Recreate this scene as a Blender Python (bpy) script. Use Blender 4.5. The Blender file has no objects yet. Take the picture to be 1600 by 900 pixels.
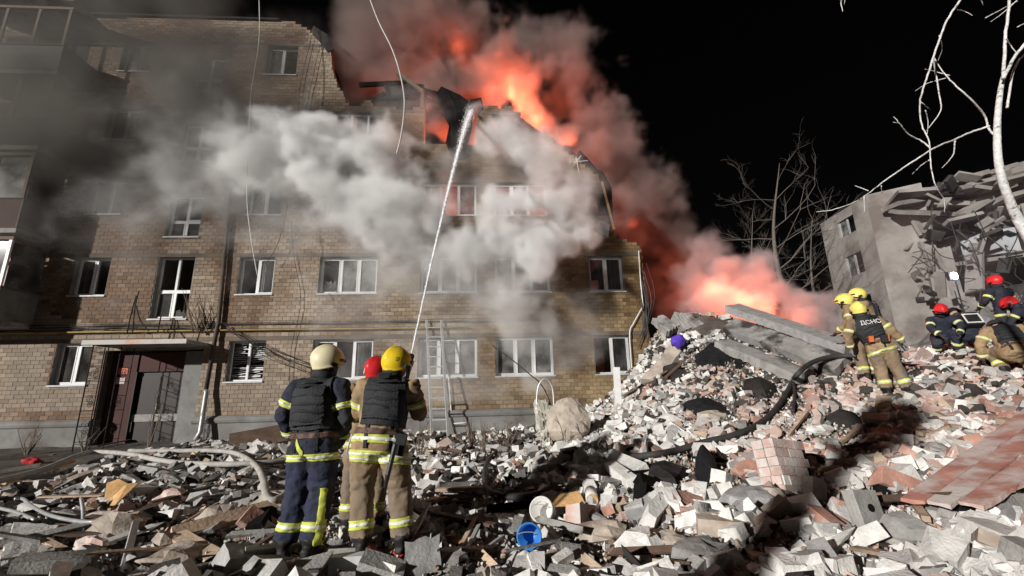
import bpy, bmesh, math, random
import numpy as np
from mathutils import Vector, Matrix

random.seed(7)
RNG = np.random.default_rng(7)
sc = bpy.context.scene
COL = sc.collection
rad = math.radians

# ------------------------------------------------------------------ camera
FPX, PIT, ROLL, YAW, DIST, CZ = 680.0, rad(13.62), rad(1.34), rad(3.83), 14.7, 1.5
cam = bpy.data.objects.new('Camera', bpy.data.cameras.new('Camera'))
COL.objects.link(cam)
cam.data.sensor_width = 36.0
cam.data.lens = FPX / 1600 * 36.0
cam.data.clip_start = 0.05
cam.data.clip_end = 2000
cam.matrix_world = Matrix.Translation((0, 0, CZ)) @ Matrix.Rotation(math.pi / 2 + PIT, 4, 'X') @ Matrix.Rotation(-ROLL, 4, 'Z')
sc.camera = cam

# ------------------------------------------------------------------ night sky and the floodlight's direction
SUN_AZ, SUN_EL = rad(45), rad(15)
world = bpy.data.worlds.new('World')
sc.world = world
world.use_nodes = True
wn = world.node_tree
bg = wn.nodes['Background']
sky = wn.nodes.new('ShaderNodeTexSky')
sky.sky_type = 'NISHITA'
sky.sun_disc = False
sky.sun_elevation = SUN_EL
sky.sun_rotation = SUN_AZ + math.pi
tint = wn.nodes.new('ShaderNodeMix'); tint.data_type = 'RGBA'; tint.blend_type = 'MULTIPLY'; tint.inputs['Factor'].default_value = 1.0
wn.links.new(sky.outputs[0], tint.inputs['A']); tint.inputs['B'].default_value = (1.0, 0.62, 0.45, 1)     # fire-reddened night air
wn.links.new(tint.outputs['Result'], bg.inputs['Color'])
bg.inputs['Strength'].default_value = 0.0007

sun = bpy.data.objects.new('sun', bpy.data.lights.new('sun', 'SUN'))
COL.objects.link(sun)
sun.data.energy = 5.0
sun.data.angle = rad(1.3)
sun.data.color = (1.0, 0.972, 0.935)
sdir = Vector((math.sin(SUN_AZ) * math.cos(SUN_EL), math.cos(SUN_AZ) * math.cos(SUN_EL), -math.sin(SUN_EL)))
sun.rotation_euler = sdir.to_track_quat('-Z', 'Y').to_euler()

sc.view_settings.view_transform = 'Standard'
sc.view_settings.look = 'None'
sc.view_settings.gamma = 1.0
sc.view_settings.exposure = 0.12
sc.view_settings.use_curve_mapping = False
sc.cycles.use_denoising = True
sc.cycles.volume_bounces = 5
sc.cycles.max_bounces = 10
sc.cycles.transparent_max_bounces = 16
sc.cycles.volume_max_steps = 512
sc.cycles.volume_step_rate = 1.5

# ------------------------------------------------------------------ pixels to directions
def ray(px, py):
    X = (px - 800) / FPX
    Y = (450 - py) / FPX
    c, s = math.cos(ROLL), math.sin(ROLL)
    x, y = X * c + Y * s, -X * s + Y * c
    cp, sp = math.cos(PIT), math.sin(PIT)
    return np.array([x, cp - y * sp, sp + y * cp])

def aty(px, py, y):
    d = ray(px, py)
    return np.array([d[0], d[1], d[2]]) * (y / d[1]) + np.array([0, 0, CZ])

def fac(px, py, out=0.0):
    """pixel -> (u, z) on the plane 'out' metres in front of the house front"""
    d = ray(px, py)
    n = np.array([-math.sin(YAW), math.cos(YAW), 0])
    o = np.array([0, DIST, 0]) - n * out
    P = d * ((o @ n) / (d @ n))
    e = np.array([math.cos(YAW), math.sin(YAW), 0])
    return float((P - np.array([0, DIST, 0])) @ e), float(P[2] + CZ)

def fworld(u, depth, z):
    """house coordinates -> world"""
    c, s = math.cos(YAW), math.sin(YAW)
    return np.array([u * c - depth * s, DIST + u * s + depth * c, z])

def project(P):
    P = np.asarray(P, float)
    x, y, z = P[..., 0], P[..., 1], P[..., 2] - CZ
    cp, sp = math.cos(PIT), math.sin(PIT)
    d = y * cp + z * sp
    u = z * cp - y * sp
    d = np.where(d < 0.05, 0.05, d)
    X, Y = x / d * FPX, u / d * FPX
    c, s = math.cos(ROLL), math.sin(ROLL)
    return 800 + X * c - Y * s, 450 - (X * s + Y * c), d

# ------------------------------------------------------------------ value noise in numpy
_LAT = np.random.default_rng(11).random((64, 64, 64)).astype(np.float32)
def vnoise(P):
    P = np.asarray(P, np.float32)
    i = np.floor(P).astype(np.int32)
    f = P - i
    f = f * f * (3 - 2 * f)
    i &= 63
    j = (i + 1) & 63
    x0, y0, z0, x1, y1, z1 = i[..., 0], i[..., 1], i[..., 2], j[..., 0], j[..., 1], j[..., 2]
    fx, fy, fz = f[..., 0], f[..., 1], f[..., 2]
    a = _LAT[x0, y0, z0] * (1 - fx) + _LAT[x1, y0, z0] * fx
    b = _LAT[x0, y1, z0] * (1 - fx) + _LAT[x1, y1, z0] * fx
    c = _LAT[x0, y0, z1] * (1 - fx) + _LAT[x1, y0, z1] * fx
    d = _LAT[x0, y1, z1] * (1 - fx) + _LAT[x1, y1, z1] * fx
    a = a * (1 - fy) + b * fy
    c = c * (1 - fy) + d * fy
    return a * (1 - fz) + c * fz
def fbm(P, octs=4, gain=0.5):
    P = np.asarray(P, np.float32)
    r, a, t = 0, 1.0, 0
    for k in range(octs):
        r = r + a * vnoise(P + 17.3 * k)
        t += a
        a *= gain
        P = P * 2.03
    return r / t

# ------------------------------------------------------------------ objects
def tag(o, label=None, cat=None, group=None, kind=None):
    if label: o['label'] = label
    if cat: o['category'] = cat
    if group: o['group'] = group
    if kind: o['kind'] = kind
    return o

def empty(name, loc=(0, 0, 0), rz=0.0, label=None, cat=None, group=None):
    o = bpy.data.objects.new(name, None)
    o.empty_display_size = 0.2
    COL.objects.link(o)
    o.location = loc
    o.rotation_euler = (0, 0, rz)
    return tag(o, label, cat, group)

def link(name, me, mats=None, parent=None, loc=None):
    o = bpy.data.objects.new(name, me)
    if mats is not None:
        for m in (mats if isinstance(mats, (list, tuple)) else [mats]):
            me.materials.append(m)
    COL.objects.link(o)
    if parent is not None: o.parent = parent
    if loc is not None: o.location = loc
    return o

class MB:
    """collects shapes; build() links them as one mesh object"""
    def __init__(s):
        s.v, s.f, s.n, s.c, s.m = [], [], 0, [], []
    def add(s, vs, fs, col=None, mi=0):
        vs = np.asarray(vs, float).reshape(-1, 3)
        s.v.append(vs)
        for f in fs:
            s.f.append([i + s.n for i in f])
            s.c.append(col)
            s.m.append(mi)
        s.n += len(vs)
        return s
    def box(s, lo, hi, col=None, mi=0, M=None):
        x0, y0, z0 = lo
        x1, y1, z1 = hi
        v = np.array([(x0, y0, z0), (x1, y0, z0), (x1, y1, z0), (x0, y1, z0), (x0, y0, z1), (x1, y0, z1), (x1, y1, z1), (x0, y1, z1)], float)
        if M is not None: v = xf(M, v)
        return s.add(v, [(0, 3, 2, 1), (4, 5, 6, 7), (0, 1, 5, 4), (1, 2, 6, 5), (2, 3, 7, 6), (3, 0, 4, 7)], col, mi)
    def tube(s, pts, r, n=8, col=None, mi=0, caps=True, flat=1.0):
        pts = np.asarray(pts, float)
        k = len(pts)
        rs = np.full(k, r, float) if np.isscalar(r) else np.asarray(r, float)
        T = np.gradient(pts, axis=0)
        T /= np.linalg.norm(T, axis=1)[:, None] + 1e-12
        up = np.array([0, 0, 1.0]) if abs(T[0][2]) < 0.9 else np.array([1.0, 0, 0])
        N = np.cross(T[0], up); N /= np.linalg.norm(N)
        vs = []
        ang = np.linspace(0, 2 * math.pi, n, endpoint=False)
        for i in range(k):
            N = N - T[i] * (N @ T[i]); N /= np.linalg.norm(N) + 1e-12
            B = np.cross(T[i], N)
            vs.append(pts[i] + rs[i] * (np.cos(ang)[:, None] * N + flat * np.sin(ang)[:, None] * B))
        fs = []
        for i in range(k - 1):
            for j in range(n):
                a, b = i * n + j, i * n + (j + 1) % n
                fs.append((a, b, b + n, a + n))
        if caps:
            fs.append(tuple(range(n))[::-1])
            fs.append(tuple(range((k - 1) * n, k * n)))
        return s.add(np.concatenate(vs), fs, col, mi)
    def build(s, name, mats, parent=None, loc=None, smooth=False, kind=None):
        me = bpy.data.meshes.new(name)
        v = np.concatenate(s.v) if s.v else np.zeros((0, 3))
        if loc is not None: v = v - np.asarray(loc)
        me.from_pydata(v.tolist(), [], s.f)
        if any(c is not None for c in s.c):
            at = me.attributes.new('col', 'FLOAT_COLOR', 'FACE')
            arr = np.array([(c if c is not None else (1, 1, 1)) for c in s.c], np.float32)
            arr = np.concatenate([arr, np.ones((len(arr), 1), np.float32)], 1)
            at.data.foreach_set('color', arr.ravel())
        if any(s.m): me.polygons.foreach_set('material_index', s.m)
        me.polygons.foreach_set('use_smooth', [bool(smooth)] * len(me.polygons))
        me.update()
        o = link(name, me, mats, parent, loc)
        if kind: o['kind'] = kind
        return o

def xf(M, v):
    M = np.array(M)
    return np.asarray(v) @ M[:3, :3].T + M[:3, 3]

def rot(ax, ay, az):
    return np.array(Matrix.Rotation(az, 3, 'Z') @ Matrix.Rotation(ay, 3, 'Y') @ Matrix.Rotation(ax, 3, 'X'))

def spline(pts, n=8):
    """Catmull-Rom through the points"""
    P = np.asarray(pts, float)
    P = np.vstack([2 * P[0] - P[1], P, 2 * P[-1] - P[-2]])
    out = []
    for i in range(1, len(P) - 2):
        for t in np.linspace(0, 1, n, endpoint=False):
            a, b, c, d = P[i - 1], P[i], P[i + 1], P[i + 2]
            out.append(0.5 * (2 * b + (c - a) * t + (2 * a - 5 * b + 4 * c - d) * t * t + (3 * b - a - 3 * c + d) * t ** 3))
    out.append(P[-2])
    return np.array(out)

# ------------------------------------------------------------------ materials
def mk(name, base, rough=0.85, var=0.3, scale=5.0, bump=0.3, bscale=45.0, attr=False, rnd=0.0, spec=0.3, metal=0.0,
       stain=None, stain_scale=1.2, stain_lo=0.5, stain_hi=0.65, emit=None, estr=0.0):
    m = bpy.data.materials.new(name)
    m.use_nodes = True
    nt = m.node_tree
    N, L = nt.nodes, nt.links
    b = N['Principled BSDF']
    tc = N.new('ShaderNodeTexCoord')
    oi = N.new('ShaderNodeObjectInfo')
    mp = N.new('ShaderNodeVectorMath'); mp.operation = 'MULTIPLY_ADD'
    cmb = N.new('ShaderNodeCombineXYZ')
    for k in range(3): L.new(oi.outputs['Random'], cmb.inputs[k])
    L.new(cmb.outputs[0], mp.inputs[0]); mp.inputs[1].default_value = (17, 31, 23); L.new(tc.outputs['Object'], mp.inputs[2])
    n1 = N.new('ShaderNodeTexNoise'); n1.inputs['Scale'].default_value = scale; n1.inputs['Detail'].default_value = 6; n1.inputs['Roughness'].default_value = 0.65
    L.new(mp.outputs[0], n1.inputs['Vector'])
    mr = N.new('ShaderNodeMapRange'); mr.inputs['From Min'].default_value = 0.3; mr.inputs['From Max'].default_value = 0.7
    mr.inputs['To Min'].default_value = 1 - var; mr.inputs['To Max'].default_value = 1 + var * 0.6
    L.new(n1.outputs[0], mr.inputs[0])
    col = N.new('ShaderNodeVectorMath'); col.operation = 'SCALE'
    if attr:
        at = N.new('ShaderNodeAttribute'); at.attribute_name = 'col'
        L.new(at.outputs['Color'], col.inputs[0])
    else:
        col.inputs[0].default_value = base
    L.new(mr.outputs[0], col.inputs['Scale'])
    cur = col.outputs[0]
    if rnd > 0:
        r2 = N.new('ShaderNodeMapRange'); r2.inputs['To Min'].default_value = 1 - rnd; r2.inputs['To Max'].default_value = 1 + rnd
        L.new(oi.outputs['Random'], r2.inputs[0])
        s2 = N.new('ShaderNodeVectorMath'); s2.operation = 'SCALE'
        L.new(cur, s2.inputs[0]); L.new(r2.outputs[0], s2.inputs['Scale'])
        cur = s2.outputs[0]
    if stain is not None:
        n3 = N.new('ShaderNodeTexNoise'); n3.inputs['Scale'].default_value = stain_scale; n3.inputs['Detail'].default_value = 7; n3.inputs['Roughness'].default_value = 0.6
        L.new(mp.outputs[0], n3.inputs['Vector'])
        m3 = N.new('ShaderNodeMapRange'); m3.inputs['From Min'].default_value = stain_lo; m3.inputs['From Max'].default_value = stain_hi
        L.new(n3.outputs[0], m3.inputs[0])
        mx = N.new('ShaderNodeMix'); mx.data_type = 'RGBA'
        L.new(m3.outputs[0], mx.inputs['Factor']); L.new(cur, mx.inputs['A']); mx.inputs['B'].default_value = (*stain, 1)
        cur = mx.outputs['Result']
    L.new(cur, b.inputs['Base Color'])
    b.inputs['Roughness'].default_value = rough
    b.inputs['Specular IOR Level'].default_value = spec
    b.inputs['Metallic'].default_value = metal
    if bump > 0:
        n2 = N.new('ShaderNodeTexNoise'); n2.inputs['Scale'].default_value = bscale; n2.inputs['Detail'].default_value = 5
        L.new(mp.outputs[0], n2.inputs['Vector'])
        bp = N.new('ShaderNodeBump'); bp.inputs['Strength'].default_value = bump; bp.inputs['Distance'].default_value = 0.02
        L.new(n2.outputs[0], bp.inputs['Height']); L.new(bp.outputs[0], b.inputs['Normal'])
    if emit is not None:
        b.inputs['Emission Color'].default_value = (*emit, 1)
        b.inputs['Emission Strength'].default_value = estr
    return m

def glass_mat(name, tint=(0.75, 0.78, 0.8), dirt=0.12):
    m = bpy.data.materials.new(name); m.use_nodes = True
    N, L = m.node_tree.nodes, m.node_tree.links
    N.clear()
    out = N.new('ShaderNodeOutputMaterial')
    tr = N.new('ShaderNodeBsdfTransparent'); tr.inputs[0].default_value = (*tint, 1)
    gl = N.new('ShaderNodeBsdfGlossy'); gl.inputs['Roughness'].default_value = 0.06
    df = N.new('ShaderNodeBsdfDiffuse'); df.inputs[0].default_value = (0.45, 0.44, 0.42, 1)
    fr = N.new('ShaderNodeFresnel'); fr.inputs[0].default_value = 1.5
    tc = N.new('ShaderNodeTexCoord')
    nz = N.new('ShaderNodeTexNoise'); nz.inputs['Scale'].default_value = 2.3; nz.inputs['Detail'].default_value = 6
    L.new(tc.outputs['Object'], nz.inputs['Vector'])
    mr = N.new('ShaderNodeMapRange'); mr.inputs['From Min'].default_value = 0.35; mr.inputs['From Max'].default_value = 0.75
    mr.inputs['To Min'].default_value = dirt * 0.3; mr.inputs['To Max'].default_value = dirt * 1.7
    L.new(nz.outputs[0], mr.inputs[0])
    m1 = N.new('ShaderNodeMixShader'); L.new(mr.outputs[0], m1.inputs[0]); L.new(tr.outputs[0], m1.inputs[1]); L.new(df.outputs[0], m1.inputs[2])
    m2 = N.new('ShaderNodeMixShader'); L.new(fr.outputs[0], m2.inputs[0]); L.new(m1.outputs[0], m2.inputs[1]); L.new(gl.outputs[0], m2.inputs[2])
    L.new(m2.outputs[0], out.inputs[0])
    return m

M = {}
M['ground'] = mk('ground_dust', (0.12, 0.105, 0.09), var=0.5, scale=1.3, bump=0.9, bscale=9, stain=(0.05, 0.035, 0.028), stain_scale=0.7)
M['brick'] = mk('facade_brick', (0.4, 0.33, 0.24), attr=True, var=0.28, scale=16, bump=0.35, bscale=60)
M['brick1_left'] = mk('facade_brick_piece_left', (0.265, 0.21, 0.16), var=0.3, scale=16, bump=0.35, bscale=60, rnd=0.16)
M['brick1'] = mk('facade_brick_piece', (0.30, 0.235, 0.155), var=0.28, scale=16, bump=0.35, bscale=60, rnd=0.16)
M['mortar'] = mk('mortar', (0.105, 0.088, 0.07), var=0.35, scale=3, bump=0.4)
M['concrete'] = mk('concrete', (0.30, 0.29, 0.27), var=0.35, scale=3.5, bump=0.45, bscale=35, stain=(0.10, 0.09, 0.08), stain_scale=1.6)
M['plinth'] = mk('plinth_render', (0.21, 0.205, 0.195), var=0.35, scale=1.8, bump=0.3, bscale=30, stain=(0.11, 0.095, 0.08), stain_scale=0.9)
M['band'] = mk('band_concrete', (0.14, 0.115, 0.09), var=0.35, scale=2.2, bump=0.4)
M['pvc'] = mk('white_pvc', (0.72, 0.72, 0.71), rough=0.45, var=0.15, scale=3, bump=0.05)
M['oldwood'] = mk('dark_wood_frame', (0.16, 0.12, 0.09), var=0.3, bump=0.3)
M['tin'] = mk('tin_sill', (0.5, 0.5, 0.5), rough=0.5, var=0.25, bump=0.1)
M['glass'] = glass_mat('window_glass')
M['glass_dirty'] = glass_mat('sooty_glass', (0.55, 0.56, 0.58), 0.3)
M['curtain'] = mk('curtain_cloth', (0.42, 0.42, 0.42), var=0.25, scale=2, bump=0.1)
M['room'] = mk('room_plaster', (0.22, 0.19, 0.165), var=0.4, scale=0.8, bump=0.1)
M['char'] = mk('charred', (0.012, 0.011, 0.0105), rough=0.95, spec=0.03, var=0.5, scale=6, bump=0.6, bscale=25)
M['soot'] = mk('sooted_panel', (0.035, 0.031, 0.029), spec=0.1, var=0.5, scale=3, bump=0.3)
M['iron'] = mk('black_iron', (0.035, 0.03, 0.028), rough=0.6, var=0.3, bump=0.2, metal=0.3)
M['rust'] = mk('rusty_pipe', (0.075, 0.055, 0.045), rough=0.75, var=0.4, scale=5, bump=0.3)
M['gas'] = mk('yellow_gas_pipe', (0.30, 0.20, 0.06), rough=0.7, var=0.4, scale=3, bump=0.15)
M['cable'] = mk('black_cable', (0.03, 0.028, 0.027), rough=0.6, var=0.3, bump=0)
M['cable_pale'] = mk('pale_cable', (0.5, 0.49, 0.46), rough=0.6, var=0.2, bump=0)
M['ladder'] = mk('dull_grey_metal', (0.42, 0.42, 0.42), rough=0.6, var=0.25, bump=0.1)
M['galv'] = mk('galvanised', (0.42, 0.42, 0.42), rough=0.45, var=0.25, metal=0.4, bump=0.1)
M['canopy_paint'] = mk('canopy_edge_paint', (0.55, 0.30, 0.22), var=0.4, scale=2, bump=0.2, stain=(0.5, 0.47, 0.43), stain_scale=0.6, stain_lo=0.42, stain_hi=0.5)
M['redplaster'] = mk('red_brown_panel', (0.075, 0.036, 0.031), var=0.35, scale=1.5, bump=0.2)
M['door'] = mk('brown_steel_door', (0.03, 0.021, 0.018), rough=0.55, var=0.3, bump=0.1)
M['paper'] = mk('notice_paper', (0.5, 0.42, 0.4), var=0.3, scale=14, bump=0)
M['paper_red'] = mk('notice_paper_red', (0.5, 0.16, 0.1), var=0.3, scale=14, bump=0)
M['white_brick'] = mk('silicate_rubble', (0.6, 0.585, 0.56), attr=True, var=0.3, scale=7, bump=0.55, bscale=40)
M['brick_white'] = mk('silicate_brick', (0.66, 0.64, 0.605), var=0.3, scale=7, bump=0.5, bscale=40, rnd=0.16)
M['brick_red'] = mk('red_clay_brick', (0.44, 0.24, 0.18), var=0.4, scale=6, bump=0.5, bscale=40, rnd=0.2, stain=(0.5, 0.45, 0.42), stain_scale=3)
M['brick_pink'] = mk('dusty_pink_brick', (0.50, 0.36, 0.31), var=0.35, scale=5, bump=0.5, bscale=40, rnd=0.15, stain=(0.58, 0.54, 0.51), stain_scale=3, stain_lo=.42)
M['brick_grey'] = mk('grey_block', (0.34, 0.33, 0.32), var=0.35, scale=6, bump=0.5, bscale=35, rnd=0.2)
M['wood_pale'] = mk('pale_timber', (0.50, 0.37, 0.26), var=0.35, scale=4, bump=0.4, bscale=30, rnd=0.25)
M['wood_dark'] = mk('dark_timber', (0.10, 0.065, 0.045), var=0.4, scale=4, bump=0.4, bscale=30, rnd=0.3)
M['wood_orange'] = mk('fresh_split_plywood', (0.60, 0.36, 0.16), var=0.3, scale=8, bump=0.4, bscale=25)
M['redboard'] = mk('red_painted_boards', (0.42, 0.20, 0.155), var=0.3, scale=3, bump=0.3, bscale=30, stain=(0.55, 0.49, 0.46), stain_scale=2.6, stain_lo=0.42, stain_hi=0.60, rnd=0.12)
M['tarp'] = mk('black_tarp', (0.014, 0.014, 0.015), rough=0.7, spec=0.15, var=0.4, bump=0.6, bscale=14)
M['hose_grey'] = mk('grey_pipe', (0.38, 0.36, 0.33), rough=0.7, var=0.3, scale=4, bump=0.2)
M['hose_black'] = mk('black_hose', (0.045, 0.042, 0.04), rough=0.65, var=0.35, bump=0.2)
M['blue'] = mk('blue_plastic', (0.03, 0.17, 0.48), rough=0.4, var=0.15, bump=0.05)
M['bucket'] = mk('white_plastic', (0.6, 0.58, 0.55), rough=0.5, var=0.2, bump=0.1)
M['purple'] = mk('violet_cloth', (0.09, 0.045, 0.42), rough=0.8, var=0.3, bump=0.2)
M['red_cloth'] = mk('red_cloth', (0.5, 0.03, 0.035), rough=0.7, var=0.3, bump=0.3)
M['slab_sooty'] = mk('sooty_concrete', (0.27, 0.26, 0.245), var=0.35, scale=3, bump=0.5, bscale=30, stain=(0.04, 0.037, 0.034), stain_scale=1.4, stain_lo=.46, stain_hi=.56)
M['tan_lump'] = mk('tan_mortar_lump', (0.42, 0.36, 0.30), var=0.35, scale=3, bump=0.8, bscale=14, stain=(0.27, 0.19, 0.14), stain_scale=2)
M['insul'] = mk('crumpled_insulation', (0.42, 0.40, 0.34), var=0.5, scale=6, bump=1.0, bscale=16)
M['bark_white'] = mk('birch_bark', (0.62, 0.61, 0.59), var=0.35, scale=14, bump=0.7, bscale=30, stain=(0.16, 0.14, 0.12), stain_scale=9, stain_lo=.58, stain_hi=.66)
M['bark_dim'] = mk('grey_bark', (0.12, 0.105, 0.09), var=0.3, scale=8, bump=0.4)
M['twig'] = mk('dead_twig', (0.16, 0.12, 0.09), var=0.3, bump=0.2)
M['farwall'] = mk('far_panel_concrete', (0.27, 0.25, 0.228), var=0.3, scale=0.9, bump=0.5, bscale=6, stain=(0.13, 0.11, 0.10), stain_scale=0.35)
M['farwhite'] = mk('far_white_plaster', (0.34, 0.35, 0.36), var=0.25, scale=1.0, bump=0.3)
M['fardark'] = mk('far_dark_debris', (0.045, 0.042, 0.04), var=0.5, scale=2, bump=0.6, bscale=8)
# ------------------------------------------------------------------ ground: one sheet, flat yard rising into the mound of the fallen wing
_G = []
for px, rows in {
    950: [(890, 4.1), (800, 5.6), (720, 8.0), (660, 11.0)],
    1050: [(890, 4.0), (800, 5.4), (700, 7.6), (620, 10.5), (560, 12.8), (500, 14.6)],
    1150: [(890, 3.9), (800, 5.2), (700, 7.2), (600, 10.0), (505, 13.6)],
    1250: [(890, 3.8), (800, 4.9), (700, 6.8), (610, 9.4), (530, 13.0)],
    1350: [(890, 3.7), (800, 4.7), (700, 6.5), (618, 8.8), (572, 12.0)],
    1450: [(890, 3.6), (800, 4.6), (700, 6.4), (612, 8.6), (560, 11.5)],
    1550: [(890, 3.5), (800, 4.5), (700, 6.3), (600, 8.4), (548, 11.0)],
}.items():
    for py, y in rows: _G.append(aty(px, py, y))
for x, y, z in [(-7, 4, .02), (-7, 8, .05), (-12, 8, .05), (-12, 12, .15), (-4, 4, .0), (-1.5, 4.7, 0.0), (-3, 7, .05), (0, 3, 0.0), (0, 6, .1), (-1, 9, .1), (-5, 10.5, .12), (0, 12, .3),
                (-8, 13.5, .25), (-14, 13.3, .25), (-3, 14, .35), (1.5, 14.2, .6), (3.6, 13.6, 1.25), (-18, 10, .1), (-18, 5, 0), (-6, 0, 0), (0, 0, 0), (5, 0, .1), (3, 2, .05), (5.5, 2.5, .25),
                (7.5, 17.5, 2.2), (5.5, 18, 2.0), (11, 18, 1.6), (15, 14, 2.3), (17, 18, 1.5), (15, 9, 2.0), (10, 4, 1.0), (0, 18, .3), (-10, 18, .3), (20, 24, 1.0), (8, 24, .6), (26, 16, 1.6), (24, 28, .8)]:
    _G.append(np.array([x, y, z], float))
_G = np.array(_G)
def _phi(r2): return np.where(r2 > 0, 0.5 * r2 * np.log(r2 + 1e-12), 0)
_n = len(_G)
_K = _phi(((_G[:, None, :2] - _G[None, :, :2]) ** 2).sum(-1)) + np.eye(_n) * 0.35
_P = np.c_[np.ones(_n), _G[:, :2]]
_S = np.linalg.solve(np.block([[_K, _P], [_P.T, np.zeros((3, 3))]]), np.r_[_G[:, 2], 0, 0, 0])
def height(x, y):
    x = np.asarray(x, float); y = np.asarray(y, float)
    sh = x.shape
    q = np.stack([x.ravel(), y.ravel()], 1)
    r2 = ((q[:, None, :] - _G[None, :, :2]) ** 2).sum(-1)
    z = _phi(r2) @ _S[:_n] + _S[_n] + q @ _S[_n + 1:]
    # fade to level ground far from the yard
    d = np.maximum.reduce([np.abs(q[:, 0] - 3) - 20, q[:, 1] - 26, 0 - q[:, 1]])
    w = 1 - np.clip(d / 8, 0, 1)
    z = np.clip(z, -0.05, 5.0) * w * w
    b = fbm(np.c_[q * 0.9, np.zeros(len(q))], 3) - 0.5
    b2 = fbm(np.c_[q * 3.1 + 9, np.ones(len(q))], 2) - 0.5
    z += w * (b * 0.28 + b2 * 0.10) * np.clip((q[:, 0] + 12) / 12, 0.35, 1)
    return z.reshape(sh)
def hit(px, py, lift=0.0):
    d = ray(px, py)
    ts = np.linspace(1.5, 60, 400)
    for k in range(2):
        P = d[None] * ts[:, None]
        below = (P[:, 2] + CZ) < height(P[:, 0], P[:, 1]) + lift
        i = int(np.argmax(below)) if below.any() else len(ts) - 1
        if k == 0: ts = np.linspace(ts[max(i - 1, 0)], ts[i], 12)
    return P[i] + np.array([0, 0, CZ])

xs = np.r_[[-400, -200, -100, -60, -40, -30], np.arange(-24, 28, 0.16), [30, 36, 45, 70, 120, 250, 400]]
ys = np.r_[[-60, -30, -15, -8, -4, -2], np.arange(0, 27, 0.16), [29, 33, 40, 55, 80, 120, 200, 400, 700]]
XX, YY = np.meshgrid(xs, ys, indexing='ij')
ZZ = np.concatenate([height(XX[i:i + 20], YY[i:i + 20]) for i in range(0, len(xs), 20)])
_nx, _ny = XX.shape
_me = bpy.data.meshes.new('ground')
_idx = np.arange(_nx * _ny).reshape(_nx, _ny)
_q = np.stack([_idx[:-1, :-1], _idx[1:, :-1], _idx[1:, 1:], _idx[:-1, 1:]], -1).reshape(-1, 4)
_me.vertices.add(_nx * _ny)
_me.vertices.foreach_set('co', np.stack([XX, YY, ZZ], -1).ravel())
_me.loops.add(_q.size); _me.loops.foreach_set('vertex_index', _q.ravel())
_me.polygons.add(len(_q)); _me.polygons.foreach_set('loop_start', np.arange(0, _q.size, 4))
_me.polygons.foreach_set('use_smooth', np.ones(len(_q), bool))
_me.update(); _me.validate()
ground = link('ground', _me, M['ground'])
ground['kind'] = 'structure'
# ------------------------------------------------------------------ the burning apartment house (local axes: x along the front, y into the house, z up)
house = empty('apartment_building', (0, DIST, 0), YAW, 'burning five storey tan brick apartment house with torn away upper right corner', 'building')
CR = 2.85 / 22           # one brick course
SILL = 2.07
PL = SILL - 8 * CR       # top of the plinth
TOP = np.array([(-19, 15.85), (-8.34, 15.89), (-7.57, 15.46), (-6.9, 14.74), (-6.64, 13.44), (-6.22, 12.6), (-6.0, 12.15), (-5.3, 12.4), (-4.7, 12.1), (-3.2, 12.11), (-1.25, 12.2), (-0.7, 12.31), (0.16, 12.19),
                (1.37, 11.23), (2.31, 10.29), (3.35, 9.37), (3.49, 7.95), (3.78, 7.07), (4.4, 6.75), (4.72, 6.62), (4.73, 0)])
COLS = {'a': (-14.45, -13.35, 2), 'b': (-9.22, -8.06, 2), 'c': (-6.57, -4.62, 3), 'd': (-3.17, -1.21, 3), 'e': (-0.6, 1.36, 3), 'f': (2.75, 4.0, 2)}
openings = []
wins = []
for k in range(5):
    z0 = SILL + 2.85 * k
    for n, (u0, u1, p) in COLS.items():
        if np.interp((u0 + u1) / 2, TOP[:, 0], TOP[:, 1]) < z0 + 0.9: continue
        z1 = z0 + 10 * CR
        openings.append((u0, u1, z0, z1))
        wins.append((n, k, u0, u1, z0, z1, p))
STAIR = [(-11.85, -10.68, SILL + 2.05, SILL + 2.05 + 16.5 * CR), (-11.8, -10.7, SILL + 4.88, SILL + 4.88 + 12 * CR), (-11.8, -10.7, SILL + 7.73, SILL + 7.73 + 12 * CR), (-11.8, -10.7, SILL + 10.6, SILL + 10.6 + 12 * CR)]
openings += STAIR
openings.append((-12.95, -9.98, 0.0, SILL + 8 * CR))          # entrance
openings.append((-3.17, -1.21, SILL + 2.85 * 3 + 9 * CR, 20))  # burnt out window without a head
uu = np.arange(-18.8, 4.9, 0.01)
ncr = int((15.95 - PL) / CR)
TOPJ = np.interp(uu, TOP[:, 0], TOP[:, 1])
def runs_at(r):
    zm = PL + (r + 0.5) * CR
    jit = (vnoise(np.stack([np.floor(uu / 0.125) * 0.37, np.full_like(uu, r * 0.71), np.full_like(uu, 3.3)], -1)) - 0.5) * 0.3
    right = 4.70 + (0.14 if r % 2 else 0.0) + 0.22 * (float(vnoise(np.array([r * 0.5, 7.7, 0.2]))) - 0.5)
    ok = (TOPJ + jit * ((TOPJ < 15.6)) > zm) & (uu < right)
    ok |= (uu < -8.4) & (zm < 15.85)
    ok[uu > right] = False
    for a, b, c, d in openings:
        if c - 0.02 < zm < d: ok &= ~((uu > a) & (uu < b))
    e = np.flatnonzero(np.diff(np.r_[0, ok.astype(int), 0]))
    return [(uu[i], uu[min(j, len(uu) - 1)]) for i, j in zip(e[::2], e[1::2]) if j - i > 5]
bricks = []
band_runs = []
core_runs = []
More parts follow.
